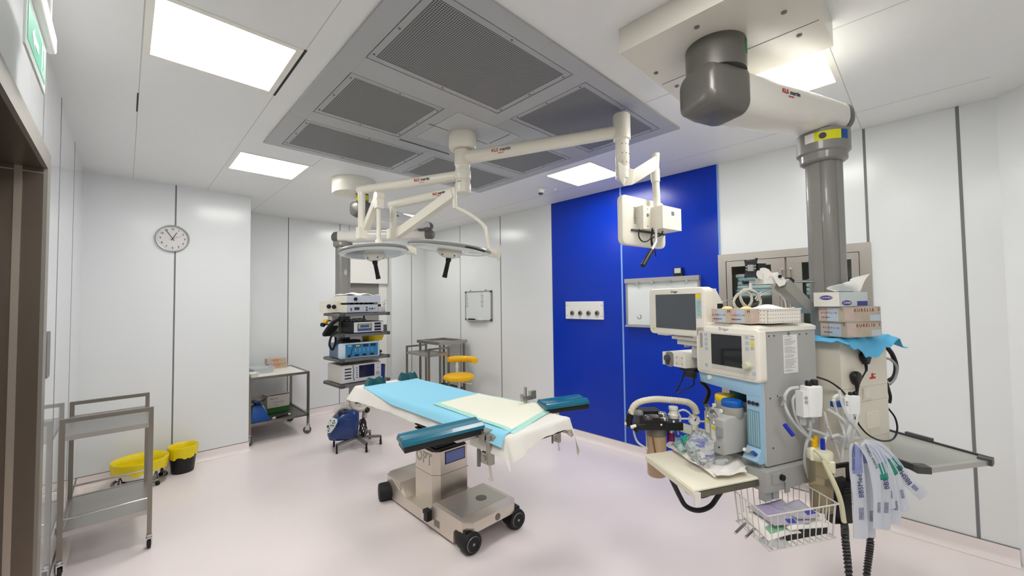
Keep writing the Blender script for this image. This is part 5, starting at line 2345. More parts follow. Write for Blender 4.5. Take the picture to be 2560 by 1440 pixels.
pieces('outlet', M_BLACK, fp, [(lambda b, x=x: b.prism(rrect(.052, .022, .009, 4, x, .034), -.028, -.02, 'y')) for x in (.195, .285, .375)] + [lambda b: b.cyl((.105, -.028, .03), (.105, -.02, .03), .016, n=16)])
for k in range(10):
    studs('button', M_PG, fp, [((.18 + (k % 5) * .050, -.026, .082 + (k // 5) * .022), (.18 + (k % 5) * .050, -.022, .082 + (k // 5) * .022), .005)])
m = MB()
m.tube([(.16, -.03, .165), (.145, -.035, .12), (.13, -.034, .08), (.125, -.034, .035)], .003, n=6)
obj('cable', m, M_BLACK, t)
m = MB()
m.ell((0, 0, .032), .07, .11, .03)
o = obj('foot_pedal', m, M_BLACK, loc=SF.M @ V((.535, .20, z)))
tag(o, 'black rounded pedal at the right of the blue device on the tower', 'pedal')
m = MB()
m.box((-.11, -.08, 0), (.11, .08, .03), .01)
o = obj('black_tray', m, M_BLACK, loc=SF.M @ V((.20, .24, z + .171)))
o.rotation_euler = (0, 0, math.radians(S_YAW))
tag(o, 'flat black unit lying on the blue device of the tower', 'medical device')

# fourth shelf: white device with navy screen
z = SHZ[3] + .001
t = device('console_unit', 'white vented console with a navy screen on the lowest tower shelf', 'medical device', .03, .06, z, .50, .38, .215, mat('console_white', (208, 206, 196), .4), mat('panel_white', (214, 214, 214), .4))
m = MB()
m.box((.210, -.010, .05), (.405, -.005, .195), .003, 1)
obj('screen', m, mat('screen_navy', (22, 28, 52), .12, coat=.5), t)
pieces('vent_slot', M_BLACK, t, [(lambda b, k=k: b.prism(rrect(.08, .014, .006, 3, .075, .06 + k * .036), -.008, -.004, 'y')) for k in range(4)])
for k in range(5):
    studs('button', M_BLUEP, t, [((.183, -.005, .06 + k * .028), (.183, -.011, .06 + k * .028), .007)])
studs('dial', M_LGREY, t, [((.452, -.005, .08), (.452, -.018, .08), .022), ((.452, -.005, .14), (.452, -.012, .14), .008), ((.452, -.005, .19), (.452, -.010, .19), .006)])
m = MB()
m.tube([(.13, -.012, .205), (.142, -.014, .15), (.136, -.014, .08), (.146, -.016, .03)], .003, n=6)
obj('cable', m, M_BLACK, t)
t = thing('blue_cup', 'small blue cup at the right of the console on the lowest tower shelf', 'cup', SF.M @ V((.57, .12, z)), S_YAW)
m = MB()
m.lathe([(.034, 0), (.04, .004), (.045, .16), (.04, .165), (.036, .01), (0, .008)], n=24)
obj('cup', m, mat('cup_blue', (20, 50, 120), .4), t)


# ------------------------------------------------------------------ tables and stool in the far corner
def mayo_table():
    x0, x1, y0, y1, z = 3.50, 4.0, 5.24, 5.86, 1.095
    t = thing('instrument_table', 'tall stainless instrument table pushed into the far corner', 'table', (x0, y0, 0))
    W, Ln, g = x1 - x0, y1 - y0, .014
    m = MB()
    m.box((-.02, -.02, z - .05), (W + .02, Ln + .02, z - .03), .002)
    for a, b in (((-.02, -.02), (W + .02, .03)), ((-.02, Ln - .03), (W + .02, Ln + .02)), ((-.02, -.02), (.03, Ln + .02)), ((W - .03, -.02), (W + .02, Ln + .02))):
        m.box((*a, z - .045), (*b, z), .003, 1)
    obj('table_top', m, M_STEELX, t)
    pieces('leg', M_STEEL, t, [(lambda b, x=x, y=y: b.box((x - g, y - g, .075), (x + g, y + g, z - .05), .003, 1)) for x in (.02, W - .02) for y in (.02, Ln - .02)])
    m = MB()
    for y in (.02, Ln - .02):
        m.box((.02, y - g, .30), (W - .02, y + g, .325), .003, 1)
    for x in (.02, W - .02):
        m.box((x - g, .02, .30), (x + g, Ln - .02, .325), .003, 1)
    m.box((.03, .03, .31), (W - .03, Ln - .03, .315))
    obj('shelf', m, M_STEEL, t)
    for x in (.02, W - .02):
        for y in (.02, Ln - .02):
            caster(t, x, y, None, .028, 15)


mayo_table()
ft = hoop_trolley('stainless steel trolley in the far corner in front of the taller instrument table', (3.14, 4.98, 0), .34, .62, 1.045, (.95, .34), 0, group='stainless hoop trolleys')


def stool():
    c = atZ(1147, 938, .665)
    t = thing('yellow_stool', 'yellow round stool with a curved backrest near the far corner', 'stool', (c.x, c.y, 0), -35)
    m = MB()
    m.lathe([(0, .60), (.175, .60), (.21, .612), (.222, .635), (.216, .66), (.185, .678), (.10, .684), (0, .684)], n=44)
    obj('seat', m, M_YEL, t)
    m = MB()
    pts = []
    for k in range(13):
        a = math.radians(-20 + k * 12.5)
        pts.append(V((.235 * math.cos(a), .235 * math.sin(a), .865)))
    m.tube(pts, lambda u: .046 * (.72 + .28 * min(1, 6 * min(u, 1 - u) + .2)), n=14, res=3)
    obj('backrest', m, M_YEL, t)
    m = MB()
    a = math.radians(95)
    p = V((.235 * math.cos(a), .235 * math.sin(a), 0))
    m.cyl(p + V((0, 0, .60)), p + V((0, 0, .85)), .018, n=14)
    m.cyl(p + V((0, 0, .74)), p + V((0, 0, .76)), .024, n=14, bev=.003)
    m.bar((0, 0, .59), p + V((0, 0, .595)), .04, .012)
    obj('back_post', m, M_WHITE, t)
    m = MB()
    m.cyl((0, 0, .30), (0, 0, .60), .022, n=16)
    m.cyl((0, 0, .09), (0, 0, .34), .032, n=16)
    m.cyl((0, 0, .585), (0, 0, .60), .09, n=20)
    obj('column', m, M_CHROME, t)
    m = MB()
    m.tube([(.03, -.06, .585), (.12, -.16, .57), (.17, -.2, .575)], .006, n=8)
    obj('lever', m, M_WHITE, t)
    for k in range(5):
        a = k * 2 * PI / 5
        e = V((.27 * math.cos(a), .27 * math.sin(a), .07))
        m = MB()
        m.bar((0, 0, .10), e, .04, .025, .005)
        lg = obj('leg', m, M_CHROME, t)
        m = MB()
        m.cyl((e.x - .018, e.y, .026), (e.x + .018, e.y, .026), .0255, n=18, bev=.004)
        m.cyl((e.x, e.y, .03), (e.x, e.y, .07), .008, n=8)
        obj('caster', m, M_RUBBER, lg)


stool()
# ------------------------------------------------------------------ anaesthesia machine (front normal is local -y)
_o = D(1912, 1170, 1.8)
MF = Fr((_o.x, _o.y, 0), -112)
MZ = .86
M_LBLUE = mat('machine_light_blue', (158, 196, 222), .4)
M_SIDE = mat('machine_side_grey', (172, 172, 169), .5)
M_BEZ = mat('machine_cream', (238, 234, 222), .35, coat=.15)
M_PANEL = mat('machine_panel', (218, 215, 204), .45)
M_KEY = mat('key_blue_grey', (176, 190, 204), .5)
M_KEYY = mat('key_yellow', (232, 214, 40), .5)
M_SCREEN = mat('screen_dark', (16, 22, 26), .06, coat=.6)


def MT(z=MZ):
    return Matrix.Translation((0, 0, -z))


def machine():
    t = thing('anaesthesia_machine', 'cream and grey anaesthesia machine with dark screen and two vaporisers, hung from the right pendant', 'anaesthesia machine', (MF.o.x, MF.o.y, MZ), MF.deg)
    T = MT()

    def B():
        m = MB()
        m.T = T.copy()
        return m
    W, DP, ZT_ = .345, .385, 1.575
    zb = 1.315
    m = B()
    m.box((-W + .01, .02, zb + .01), (-.002, DP, ZT_ - .02), .004)
    m.box((-.070, .012, .945), (-.002, DP, zb + .02), .002, 1)
    m.box((-W + .02, .20, .93), (-.06, DP, zb + .02), .002, 1)
    body = obj('body', m, mat('machine_body', (196, 198, 196), .45), t)
    m = B()
    m.box((-.004, .018, .942), (.0, DP - .002, 1.552), .003, 1)
    sp = obj('side_panel', m, M_SIDE, t, 'grey side panel with a long notice')
    studs('screw', M_INK, sp, [((.0, y, 1.528), (.0012, y, 1.528), .004) for y in (.055, .09, .27, .32)] + [((.0, y, z), (.0012, y, z), .004) for y, z in ((.05, 1.245), (.06, 1.02), (.10, 1.25))], T)
    m = B()
    m.T = T
    m.lathe([(.010, 0), (.010, .0008), (.007, .0009), (.007, .0001)], c=(.0005, .19, 1.534), ax=(1, 0, 0), n=20)
    obj('emblem', m, M_PRINT, sp)
    p0, p1 = MF.on(1957, 838, 'x', 0), MF.on(1995, 930, 'x', 0)
    m = B()
    m.box((.0, p0.y, p1.z), (.0012, p1.y, p0.z))
    nt_ = obj('notice', m, M_WHITE, sp, 'white printed notice')
    m = B()
    rr = random.Random(4)
    zz = p0.z - .008
    while zz > p1.z + .006:
        w = (p1.y - p0.y - .014) * rr.uniform(.5, 1)
        m.box((.0011, p0.y + .007, zz - .0015), (.0016, p0.y + .007 + w, zz))
        zz -= .0055 if rr.random() > .15 else .010
    o = obj('printed_lines', m, M_PRINT, nt_)
    o['kind'] = 'stuff'
    # lid: cream cap over front and top
    m = B()
    m.prism([(-W, 1.548), (.004, 1.548), (.004, 1.566), (-.02, 1.574), (-.10, 1.582), (-W * .55, 1.585), (-W + .05, 1.580), (-W, 1.570)], -.012, DP + .006, 'y', .008, 2)
    obj('lid', m, M_BEZ, t)
    # front bezel: frame made of rounded plates
    zc = (1.565 + zb) / 2
    m = B()
    m.prism(rrect(W + .012, 1.562 - zb, .022, 6, -W / 2 + .003, zc), -.022, .03, 'y', .009, 3)
    bz = obj('screen_bezel', m, M_BEZ, t)
    a, b = MF.on(1750, 826, 'y', -.022), MF.on(1902, 948, 'y', -.022)
    m = B()
    m.prism(rrect(.318, .205, .012, 5, -W / 2 + .004, zc - .006), -.0245, -.02, 'y', .001, 1)
    pn = obj('front_panel', m, M_PANEL, bz)
    s0, s1, s2 = MF.on(1778, 834, 'y', -.024), MF.on(1852, 839, 'y', -.024), MF.on(1856, 921, 'y', -.024)
    m = B()
    m.box((s0.x, -.0262, s2.z), (s2.x, -.022, s0.z), .001, 1)
    obj('screen', m, M_SCREEN, pn)
    m = B()
    for k in range(6):
        x = s0.x + (s2.x - s0.x) * k / 6
        m.box((x + .001, -.0255, s2.z - .022), (x + (s2.x - s0.x) / 6 - .001, -.023, s2.z - .003))
    obj('soft_key_row', m, mat('soft_key', (200, 198, 188), .5), pn)
    keys = [(1765, 836), (1766, 848), (1766, 859), (1767, 871)]
    for (px, py) in keys:
        q = MF.on(px, py, 'y', -.024)
        m = B()
        m.box((q.x - .009, -.0262, q.z - .008), (q.x + .009, -.024, q.z + .008), .001, 1)
        obj('key', m, M_KEY, pn)
    q = MF.on(1754, 850, 'y', -.024)
    m = B()
    m.box((q.x - .008, -.0258, q.z - .038), (q.x + .006, -.024, q.z + .038), .001, 1)
    obj('bar_indicator', m, mat('bar_grey', (150, 150, 148), .5), pn)
    for (px, py, mm) in ((1867, 843, M_KEY), (1868, 858, M_KEY), (1868, 872, M_KEY), (1881, 859, M_KEYY), (1885, 935, M_KEY), (1767, 912, M_KEY)):
        q = MF.on(px, py, 'y', -.024)
        m = B()
        m.box((q.x - .008, -.0262, q.z - .008), (q.x + .008, -.024, q.z + .008), .001, 1)
        obj('key', m, mm, pn)
    for (px, py) in ((1880, 841), (1881, 849), (1881, 869), (1881, 873)):
        q = MF.on(px, py, 'y', -.024)
        m = B()
        m.box((q.x - .008, -.0255, q.z - .001), (q.x + .008, -.024, q.z + .001))
        obj('key_caption', m, M_PRINT, pn)
    q = MF.on(1871, 914, 'y', -.024)
    m = B()
    m.lathe([(.021, 0), (.021, .003), (.017, .006), (.016, .022), (.013, .025), (0, .025)], c=(q.x, -.024, q.z), ax=(0, -1, 0), n=28)
    obj('dial_knob', m, mat('knob_pale', (206, 206, 180), .4), pn)
    q = MF.on(1809, 820, 'y', -.022)
    lettering([('Dräger', .020, T @ basis((1, 0, 0), (0, 0, 1), (q.x, -.0215, 1.5525)), 0)], [mat('logo_navy', (40, 44, 100), .5)], bz)
    # light blue apron and flow-meter column
    m = B()
    m.hexa([(-.335, -.012, 1.268), (-.005, -.012, 1.248), (-.005, .20, 1.248), (-.335, .20, 1.268), (-.345, -.012, zb + .012), (-.003, -.012, zb + .012), (-.003, .20, zb + .012), (-.345, .20, zb + .012)], .004)
    ap = obj('apron', m, M_LBLUE, t, 'light blue apron under the screen')
    q = MF.on(1775, 943, 'y', -.012)
    studs('switch', M_WHITE, ap, [((q.x, -.012, q.z), (q.x, -.018, q.z), .012)], T, 20)
    m = B()
    m.box((-.0695, -.012, .99), (-.003, .03, 1.252), .002, 1)
    fc = obj('flow_meter', m, M_LBLUE, t, 'light blue flow meter column')
    m = B()
    m.box((-.066, -.0135, 1.025), (-.008, -.011, 1.19))
    obj('tube_window', m, mat('tube_window', (116, 160, 176), .15, coat=.5), fc)
    for x in (-.057, -.046, -.035, -.024, -.015):
        m = B()
        m.cyl((x, -.014, 1.03), (x, -.014, 1.185), .0028, n=8)
        obj('flow_tube', m, mat('flow_tube', (160, 194, 204), .15), fc)
    for x in (-.056, -.036, -.016):
        m = B()
        m.lathe([(.0085, 0), (.0085, .004), (.0065, .005), (.006, .002), (0, .002)], c=(x, -.012, 1.222), ax=(0, -1, 0), n=18)
        obj('gauge', m, M_INK, fc)
    m = B()
    m.prism([(-.045, .972), (-.012, 1.022), (.03, 1.022), (.03, .955), (-.02, .955)], -.0755, -.004, 'x', .002, 1)
    cs = obj('control_slope', m, M_LBLUE, t)
    nv = V((0, -.83, .55))
    for x, mm in ((-.062, M_WHITE), (-.042, M_LGREY), (-.020, M_BLUEP)):
        m = B()
        p = V((x, -.0285, .998))
        m.cyl(p, p + nv * .022, .0085, n=16, bev=.002)
        obj('flow_knob', m, mm, cs)
    # vaporisers
    for (x0, x1, y0, mm, nm, cx_, cy_) in ((-.183, -.100, -.125, mat('cap_blue', (10, 92, 180), .4), 'blue', 1852, 1010), (-.275, -.195, -.06, mat('cap_yellow', (240, 204, 10), .4), 'yellow', 1806, 997)):
        z0, z1 = .978, 1.148
        m = B()
        m.prism([(y0, z0), (y0, z1 - .012), (y0 + .02, z1), (y0 + .16, z1 + .008), (y0 + .20, z1 + .004), (y0 + .20, z0)], x0, x1, 'x', .008, 3)
        v = obj('vaporiser', m, mat('vaporiser_grey', (182, 182, 178), .4), t, 'vaporiser with the %s dial' % nm)
        xm, ym = (x0 + x1) / 2, y0 + .105
        m = B()
        m.lathe([(.046, z1 - .01), (.048, z1 + .0), (.048, z1 + .034), (.046, z1 + .038), (.03, z1 + .04)], c=(xm, ym, 0), n=36)
        obj('collar', m, mat('vaporiser_collar', (160, 158, 150), .4), v)
        m = B()
        prof = [(.044, z1 + .036)]
        m.lathe([(.045, z1 + .038), (.047, z1 + .042), (.047, z1 + .060), (.042, z1 + .068), (.02, z1 + .072), (0, z1 + .072)], c=(xm, ym, 0), n=40)
        obj('dial', m, mm, v, '%s dial cap' % nm)
        m = B()
        m.cyl((xm - .02, ym - .046, z1 + .012), (xm - .024, ym - .056, z1 + .012), .011, n=16)
        obj('lock_button', m, M_WHITE, v)
        m = B()
        m.box((x0 + .012, y0 - .0012, z0 + .055), (x0 + .036, y0 + .002, z0 + .125))
        lb = obj('label', m, M_WHITE, v)
        m = B()
        m.box((x0 + .0135, y0 - .002, z0 + .103), (x0 + .0345, y0 + .001, z0 + .121))
        m.box((x0 + .017, y0 - .002, z0 + .063), (x0 + .0175, y0 + .001, z0 + .09))
        obj('label_mark', m, M_KEYY, lb)
        m = B()
        m.box((x0 + .046, y0 - .010, z0 + .085), (x0 + .074, y0 + .004, z0 + .125), .003)
        obj('sight_glass', m, mat('sight_glass', (150, 156, 158), .1, coat=.5), v)
        m = B()
        m.cyl((xm - .012, y0 + .015, z1 - .01), (xm - .012, y0 - .012, z1 + .022), .012, n=16, bev=.003)
        m.tube([(xm - .008, y0 - .008, z1 - .01), (xm + .002, y0 - .02, z1 - .03), (xm + .01, y0 - .014, z1 - .05)], .0035, n=6)
        obj('filler_cap', m, M_CHROME, v)
        m = B()
        m.cyl((x1 - .03, y0 - .002, z0 + .03), (x1 - .03, y0 + .002, z0 + .03), .004, n=8)
        obj('screw', m, M_INK, v)
    # mounting rail & white tube behind the dials
    m = B()
    m.cyl((-.29, .16, 1.10), (-.29, .16, 1.27), .012, n=14)
    m.cyl((-.26, .17, 1.10), (-.26, .17, 1.27), .007, n=10)
    obj('gas_pipe', m, M_WHITE, t)
    m = B()
    m.box((-.27, .12, 1.18), (-.08, .19, 1.262), .004)
    obj('manifold', m, mat('manifold_teal', (60, 96, 110), .4), t)
    # base block and its fittings
    m = B()
    m.box((-.30, .0, .90), (-.015, .30, .955), .004)
    m.box((-.07, -.03, .845), (.03, .30, .935), .004)
    base = obj('base_block', m, M_SIDE, t)
    m = B()
    m.box((.030, .0, .88), (.036, .085, .925), .002)
    m.box((.030, .08, .83), (.036, .11, .92), .002)
    obj('side_bracket', m, M_LGREY, base)
    studs('locking_knob', M_BLACK, base, [((.036, .055, .905), (.048, .055, .905), .013)], T, 18)
    for y in (-.03, .02):
        m = B()
        m.box((-.012, y, .805), (.02, y + .04, .845), .003)
        c_ = obj('pipe_clamp', m, M_SIDE, base)
        studs('screw', M_INK, c_, [((-.012 + a, y + b, .8049), (-.012 + a, y + b, .803), .004) for a in (.008, .022) for b in (.01, .03)], T)
    # pull-out work tray
    z = .90
    c = [MF.loc(atZ(px, py, z)) for (px, py) in ((1615, 1135), (1735, 1225), (1902, 1192), (1712, 1122))]
    c[3] = c[0] + (c[2] - c[1])
    m = B()
    pl = [(q.x, q.y) for q in c]
    m.prism(pl, z - .012, z, 'z', .003, 1)
    tr = obj('work_tray', m, mat('tray_cream', (240, 234, 214), .4), t, 'cream pull-out work tray')
    e01 = (c[1] - c[0]).normalized()
    e12 = (c[2] - c[1]).normalized()
    m = B()
    m.bar(c[0] + V((0, 0, -.020)), c[1] + V((0, 0, -.020)), .008, .026, .002)
    obj('tray_skirt', m, mat('tray_cream', (240, 234, 214), .4), tr)
    m = B()
    m.bar(c[1] + V((0, 0, -.024)) + e12 * .025, c[2] + V((0, 0, -.024)), .008, .024, .001)
    obj('side_rail', m, mat('rail_olive', (120, 116, 100), .3, .8), tr)
    m = B()
    m.bar(c[1] + V((0, 0, -.040)), c[1] + V((0, 0, -.040)) + e12 * .03, .010, .055, .003)
    obj('rail_end', m, M_WHITE, tr)
    return t, c


AM, TRAYC = machine()


def ploc(px, py, d):
    return D(px, py, d)


def tube_thing(name, lab, cat, pts, r, mm, group=None, n=10, res=6):
    m = MB()
    m.tube(pts, r, n=n, res=res)
    o = obj(name, m, mm)
    tag(o, lab, cat, group)
    return o


# ------------------------------------------------------------------ patient monitor beside the machine
def patient_monitor():
    x0, x1, z0, z1 = -.702, -.283, 1.499, 1.767
    o = MF.M @ V(((x0 + x1) / 2, -.01, z0))
    t = thing('patient_monitor', 'cream patient monitor with blank grey screen in front of the larger whiteboard', 'monitor', o, MF.deg)
    T = Matrix.Translation((-(x0 + x1) / 2, .01, -z0))

    def B():
        m = MB()
        m.T = T.copy()
        return m
    m = B()
    m.prism(rrect(x1 - x0, z1 - z0, .03, 6, (x0 + x1) / 2, (z0 + z1) / 2), -.022, .045, 'y', .010, 3)
    cs = obj('casing', m, M_BEZ, t)
    m = B()
    m.box((x0 + .05, .04, z0 + .03), (x1 - .012, .075, z1 - .01), .01)
    m.prism([(.06, z0 + .06), (.06, z1 - .008), (.085, z1 - .02), (.112, z1 - .062), (.128, z1 - .085), (.128, z0 + .10), (.09, z0 + .06)], x0 + .09, x1 - .014, 'x', .008)
    obj('rear_housing', m, M_BEZ, t)
    m = B()
    for k in range(2):
        m.box((x1 - .017, .082, z1 - .145 - k * .05), (x1 - .0125, .122, z1 - .108 - k * .05 + (.018 if not k else 0)), .003)
    obj('vent', m, M_BLACK, cs)
    a, b = MF.on(1636, 737, 'y', -.032), MF.on(1737, 826, 'y', -.032)
    m = B()
    m.box((a.x, -.0245, b.z), (b.x, -.02, a.z), .001, 1)
    obj('screen', m, mat('monitor_screen', (74, 80, 86), .2, coat=.4), cs)
    q = MF.on(1747, 760, 'y', -.022)
    m = B()
    m.box((q.x - .018, -.0235, z1 - .165), (q.x + .018, -.021, z1 - .032), .001, 1)
    kp = obj('key_strip', m, mat('key_strip', (196, 200, 198), .5), cs)
    m = B()
    m.box((q.x - .014, -.0245, z1 - .062), (q.x + .014, -.0225, z1 - .036), .001, 1)
    obj('alarm_key', m, M_KEYY, kp)
    for k in range(5):
        m = B()
        m.box((q.x - .012, -.0245, z1 - .084 - k * .0165), (q.x + .012, -.0225, z1 - .070 - k * .0165), .001, 1)
        obj('key', m, mat('key_teal', (150, 192, 194), .5), kp)
    studs('power_key', M_KEYY, cs, [((x0 + .036, -.022, z0 + .03), (x0 + .036, -.0245, z0 + .03), .006)], T, 14)
    lettering([('Dräger', .018, T @ basis((1, 0, 0), (0, 0, 1), ((x0 + x1) / 2 + .0, -.0226, z1 - .022)), 0)], [M_INK], cs)
    m = B()
    m.box((x0 + .06, -.014, z0 - .006), (x0 + .14, .02, z0 + .006), .004)
    m.box((x1 - .09, -.014, z0 - .006), (x1 - .02, .02, z0 + .006), .004)
    obj('foot', m, M_BEZ, cs)
    # stand: plate, stem to the module
    m = B()
    m.box((x0 + .17, -.01, z0 - .022), (x1 - .02, .09, z0 - .005), .003)
    m.box((x0 + .20, .0, z0 - .05), (x1 - .06, .07, z0 - .02), .004)
    m.cyl((x1 - .11, .045, z0 - .115), (x1 - .11, .045, z0 - .04), .035, n=22)
    m.box((x0 + .24, .01, z0 - .065), (x1 - .17, .05, z0 - .045), .004)
    obj('stand_bracket', m, mat('bracket_pale', (198, 196, 188), .4), t)


patient_monitor()


def module_box():
    a, b = MF.on(1656, 877, 'y', -.03), MF.on(1714, 924, 'y', -.03)
    x0, x1, z0, z1 = a.x, b.x, b.z + .006, a.z - .004
    t = thing('monitor_module', 'cream module box with grey round port under the patient monitor', 'medical device', MF.M @ V((x0, -.03, z0)), MF.deg)
    w, h, d = x1 - x0, z1 - z0, .22
    m = MB()
    m.box((0, 0, 0), (w, d, h), .005)
    obj('housing', m, M_BEZ, t)
    m = MB()
    m.prism(rrect(.055, .085, .018, 5, .058, h / 2), -.006, .002, 'y', .002)
    p = obj('port_recess', m, M_GREY, t)
    m = MB()
    m.lathe([(.020, 0), (.018, .016), (.012, .02), (0, .02)], c=(.050, -.006, h / 2 + .006), ax=(0, -1, 0), n=22)
    m.box((.040, -.018, h / 2 - .03), (.058, -.004, h / 2), .004)
    obj('water_trap', m, M_DGREY, p)
    m = MB()
    m.box((.10, -.0012, .012), (w - .012, .002, h - .012))
    pp = obj('front_plate', m, mat('plate_cream', (228, 224, 210), .4), t)
    studs('screw', M_PRINT, pp, [((x, -.0012, z), (x, -.003, z), .003) for x in (.112, w - .022) for z in (.02, h - .02)])
    m = MB()
    m.box((w * .55, .03, -.02), (w + .03, .20, .0), .004)
    m.cyl((w + .03, -.02, -.025), (w + .08, -.02, -.025), .018, n=16, bev=.003)
    obj('under_bracket', m, M_BLACK, t)


module_box()
p_ = [(1712, 926), (1705, 950), (1690, 982), (1710, 974), (1734, 962), (1732, 938)]
tube_thing('hanging_cable', 'black bent cable hook hanging below the module box in front of the blue wall', 'cable', [D(x, y, 2.16) for x, y in p_], .004, M_BLACK, n=8, res=3)
p_ = [(1752, 955), (1762, 962), (1772, 978), (1768, 996), (1760, 1010)]
tube_thing('hanging_cable', 'bunched black cables hanging behind the yellow vaporiser dial', 'cable', [D(x, y, 2.18) for x, y in p_], .011, M_BLACK, n=8)
p_ = [(1795, 757), (1815, 752), (1838, 742)]
tube_thing('thin_lead', 'thin grey lead running from the patient monitor towards the cable coil', 'cable', [D(x, y, 2.2) for x, y in p_], .0022, M_GREY, n=6)


# ------------------------------------------------------------------ breathing system left of the vaporisers
def breathing():
    d = 2.16
    k = d / FPX
    c0 = D(1640, 1100, d)
    t = thing('breathing_system', 'breathing system with amber absorber canister, black valve block and pale corrugated hose', 'breathing system', (c0.x, c0.y, .82))
    L = Matrix.Translation((-c0.x, -c0.y, -.82))

    def B():
        m = MB()
        m.T = L.copy()
        return m

    def zz(py, px=1640):
        return D(px, py, d).z
    rt = V((_r.x, _r.y, 0)).normalized()
    fw = V((_f.x, _f.y, 0)).normalized()
    m = B()
    zt, zm, zb = zz(1032), zz(1086), zz(1186)
    m.lathe([(.050, zm - .002), (.054, zm), (.054, zt - .006), (.050, zt)], c=(c0.x, c0.y, 0), n=32)
    obj('canister_head', m, mat('canister_grey', (118, 112, 104), .3, coat=.3), t)
    m = B()
    m.lathe([(0, zb), (.044, zb), (.049, zb + .008), (.0525, zm - .003), (.0525, zm)], c=(c0.x, c0.y, 0), n=32)
    can = obj('canister', m, mat('canister_amber', (184, 156, 122), .2, noise=.12, scale=60, coat=.4), t, 'amber absorber canister')
    m = B()
    pl, ph = D(1632, 1092, d - .053), D(1643, 1160, d - .053)
    m.cyl(pl, ph, .003, n=6)
    obj('mould_line', m, mat('amber_dark', (110, 78, 44), .4), can)
    # valve blocks
    T2 = L @ Matrix(((rt.x, fw.x, 0, 0), (rt.y, fw.y, 0, 0), (0, 0, 1, 0), (0, 0, 0, 1)))
    pc = V((c0.dot(rt), c0.dot(fw), 0))

    def at(px, py, dd=0.):
        q = D(px, py, d + dd)
        return V((q.dot(rt), q.dot(fw), q.z))
    m = MB()
    m.T = T2
    a, b = at(1590, 1048), at(1650, 1066)
    m.box((a.x, a.y - .06, b.z), (b.x, a.y + .05, a.z + .02), .01)
    a, b = at(1600, 1026), at(1650, 1050)
    m.box((a.x, a.y - .02, b.z), (b.x, a.y + .07, a.z), .01)
    a, b = at(1651, 1050), at(1697, 1068)
    m.box((a.x, a.y - .055, b.z), (b.x, a.y + .05, a.z), .005)
    blk = obj('valve_block', m, M_BLACK, t)
    for (px, py, r, mm) in ((1618, 1042, .026, mat('dome_dark', (90, 90, 92), .2, .3)), (1597, 1030, .022, M_GREY), (1658, 1044, .024, M_CHROME), (1655, 1034, .022, M_CHROME)):
        q = at(px, py, -.045)
        m = MB()
        m.T = T2
        m.lathe([(r, -.012), (r, .0), (r * .8, .008), (r * .5, .011), (0, .012)], c=(q.x, q.y, q.z), n=24)
        obj('valve_dome', m, mm, blk)
    studs('screw', M_WHITE, blk, [(at(1653, 1062, -.058), at(1653, 1062, -.064), .005), (at(1684, 1054, -.058), at(1684, 1054, -.062), .006)], T2)
    q = at(1683, 1030, -.01)
    m = MB()
    m.T = T2
    m.lathe([(.026, -.03), (.028, -.012), (.022, -.006), (.020, .010), (.024, .014), (.024, .028), (.020, .031), (0, .031)], c=(q.x, q.y, q.z), n=28)
    obj('relief_valve', m, M_CREAM, t)
    q = at(1677, 1080, -.02)
    m = MB()
    m.T = T2
    m.cyl((q.x, q.y, q.z), (q.x, q.y, q.z + .035), .020, n=20)
    obj('cell_housing', m, M_CHROME, t)
    m = MB()
    m.T = T2
    m.cyl((q.x, q.y, q.z - .045), (q.x, q.y, q.z + .001), .019, n=20, bev=.003)
    obj('sensor_cell', m, mat('purple_plastic', (116, 10, 80), .35), t)
    m = MB()
    m.T = T2
    m.cyl((q.x - .035, q.y, q.z - .07), (q.x - .035, q.y, q.z + .02), .007, n=10)
    obj('thin_pipe', m, mat('pipe_navy', (40, 48, 90), .4), t)
    # gauge on its cream arm
    q = at(1735, 1050, -.02)
    m = MB()
    m.T = T2
    m.lathe([(.027, -.014), (.029, -.008), (.029, .008), (.026, .011), (.024, .009), (0, .009)], c=(q.x, q.y, q.z), ax=(-.1, -1, .25), n=30)
    g = obj('pressure_gauge', m, M_WHITE, t)
    m = MB()
    m.T = T2
    m.bar((q.x, q.y - .0125, q.z), (q.x + .006, q.y - .0115, q.z + .014), .002, .002)
    m.cyl((q.x, q.y - .008, q.z + .002), (q.x, q.y - .0145, q.z + .003), .003, n=8)
    obj('pointer', m, M_INK, g)
    m = MB()
    m.T = T2
    m.cyl((q.x, q.y, q.z - .05), (q.x, q.y, q.z - .02), .019, n=18)
    obj('gauge_foot', m, M_CREAM, t)
    m = MB()
    m.T = T2
    m.bar(at(1697, 1066), at(1782, 1092), .05, .04, .012)
    obj('support_arm', m, M_CREAM, t)
    # hoses
    m = B()
    hp = [(1577, 1034), (1586, 1014), (1606, 1003), (1640, 998), (1675, 1000), (1705, 1003), (1722, 1007), (1735, 1018), (1741, 1033)]
    P = spline([D(x, y, d - .02) for x, y in hp], 14)
    n = len(P)
    m.tube(P, lambda u: .0165 + (.0012 * math.sin(u * 260) if .06 < u < .70 else .0012), n=14, smooth=False)
    obj('breathing_hose', m, mat('hose_ivory', (222, 214, 192), .45), t)
    m = B()
    m.tube([D(x, y, d - .02) for x, y in ((1578, 1030), (1573, 1046), (1572, 1062))], .017, n=12)
    m.cyl(D(1566, 1062, d - .02), D(1590, 1062, d - .02), .013, n=12)
    m.tube([D(x, y, d - .05) for x, y in ((1612, 1062), (1597, 1064), (1588, 1078))], .013, n=10)
    obj('elbow', m, M_BLACK, t)
    m = B()
    m.cyl(D(1562, 1059, d - .02), D(1572, 1059, d - .02), .009, n=12)
    m.cyl(D(1577, 1068, d - .05), D(1590, 1064, d - .05), .009, n=12)
    obj('connector', m, M_CREAM, t)
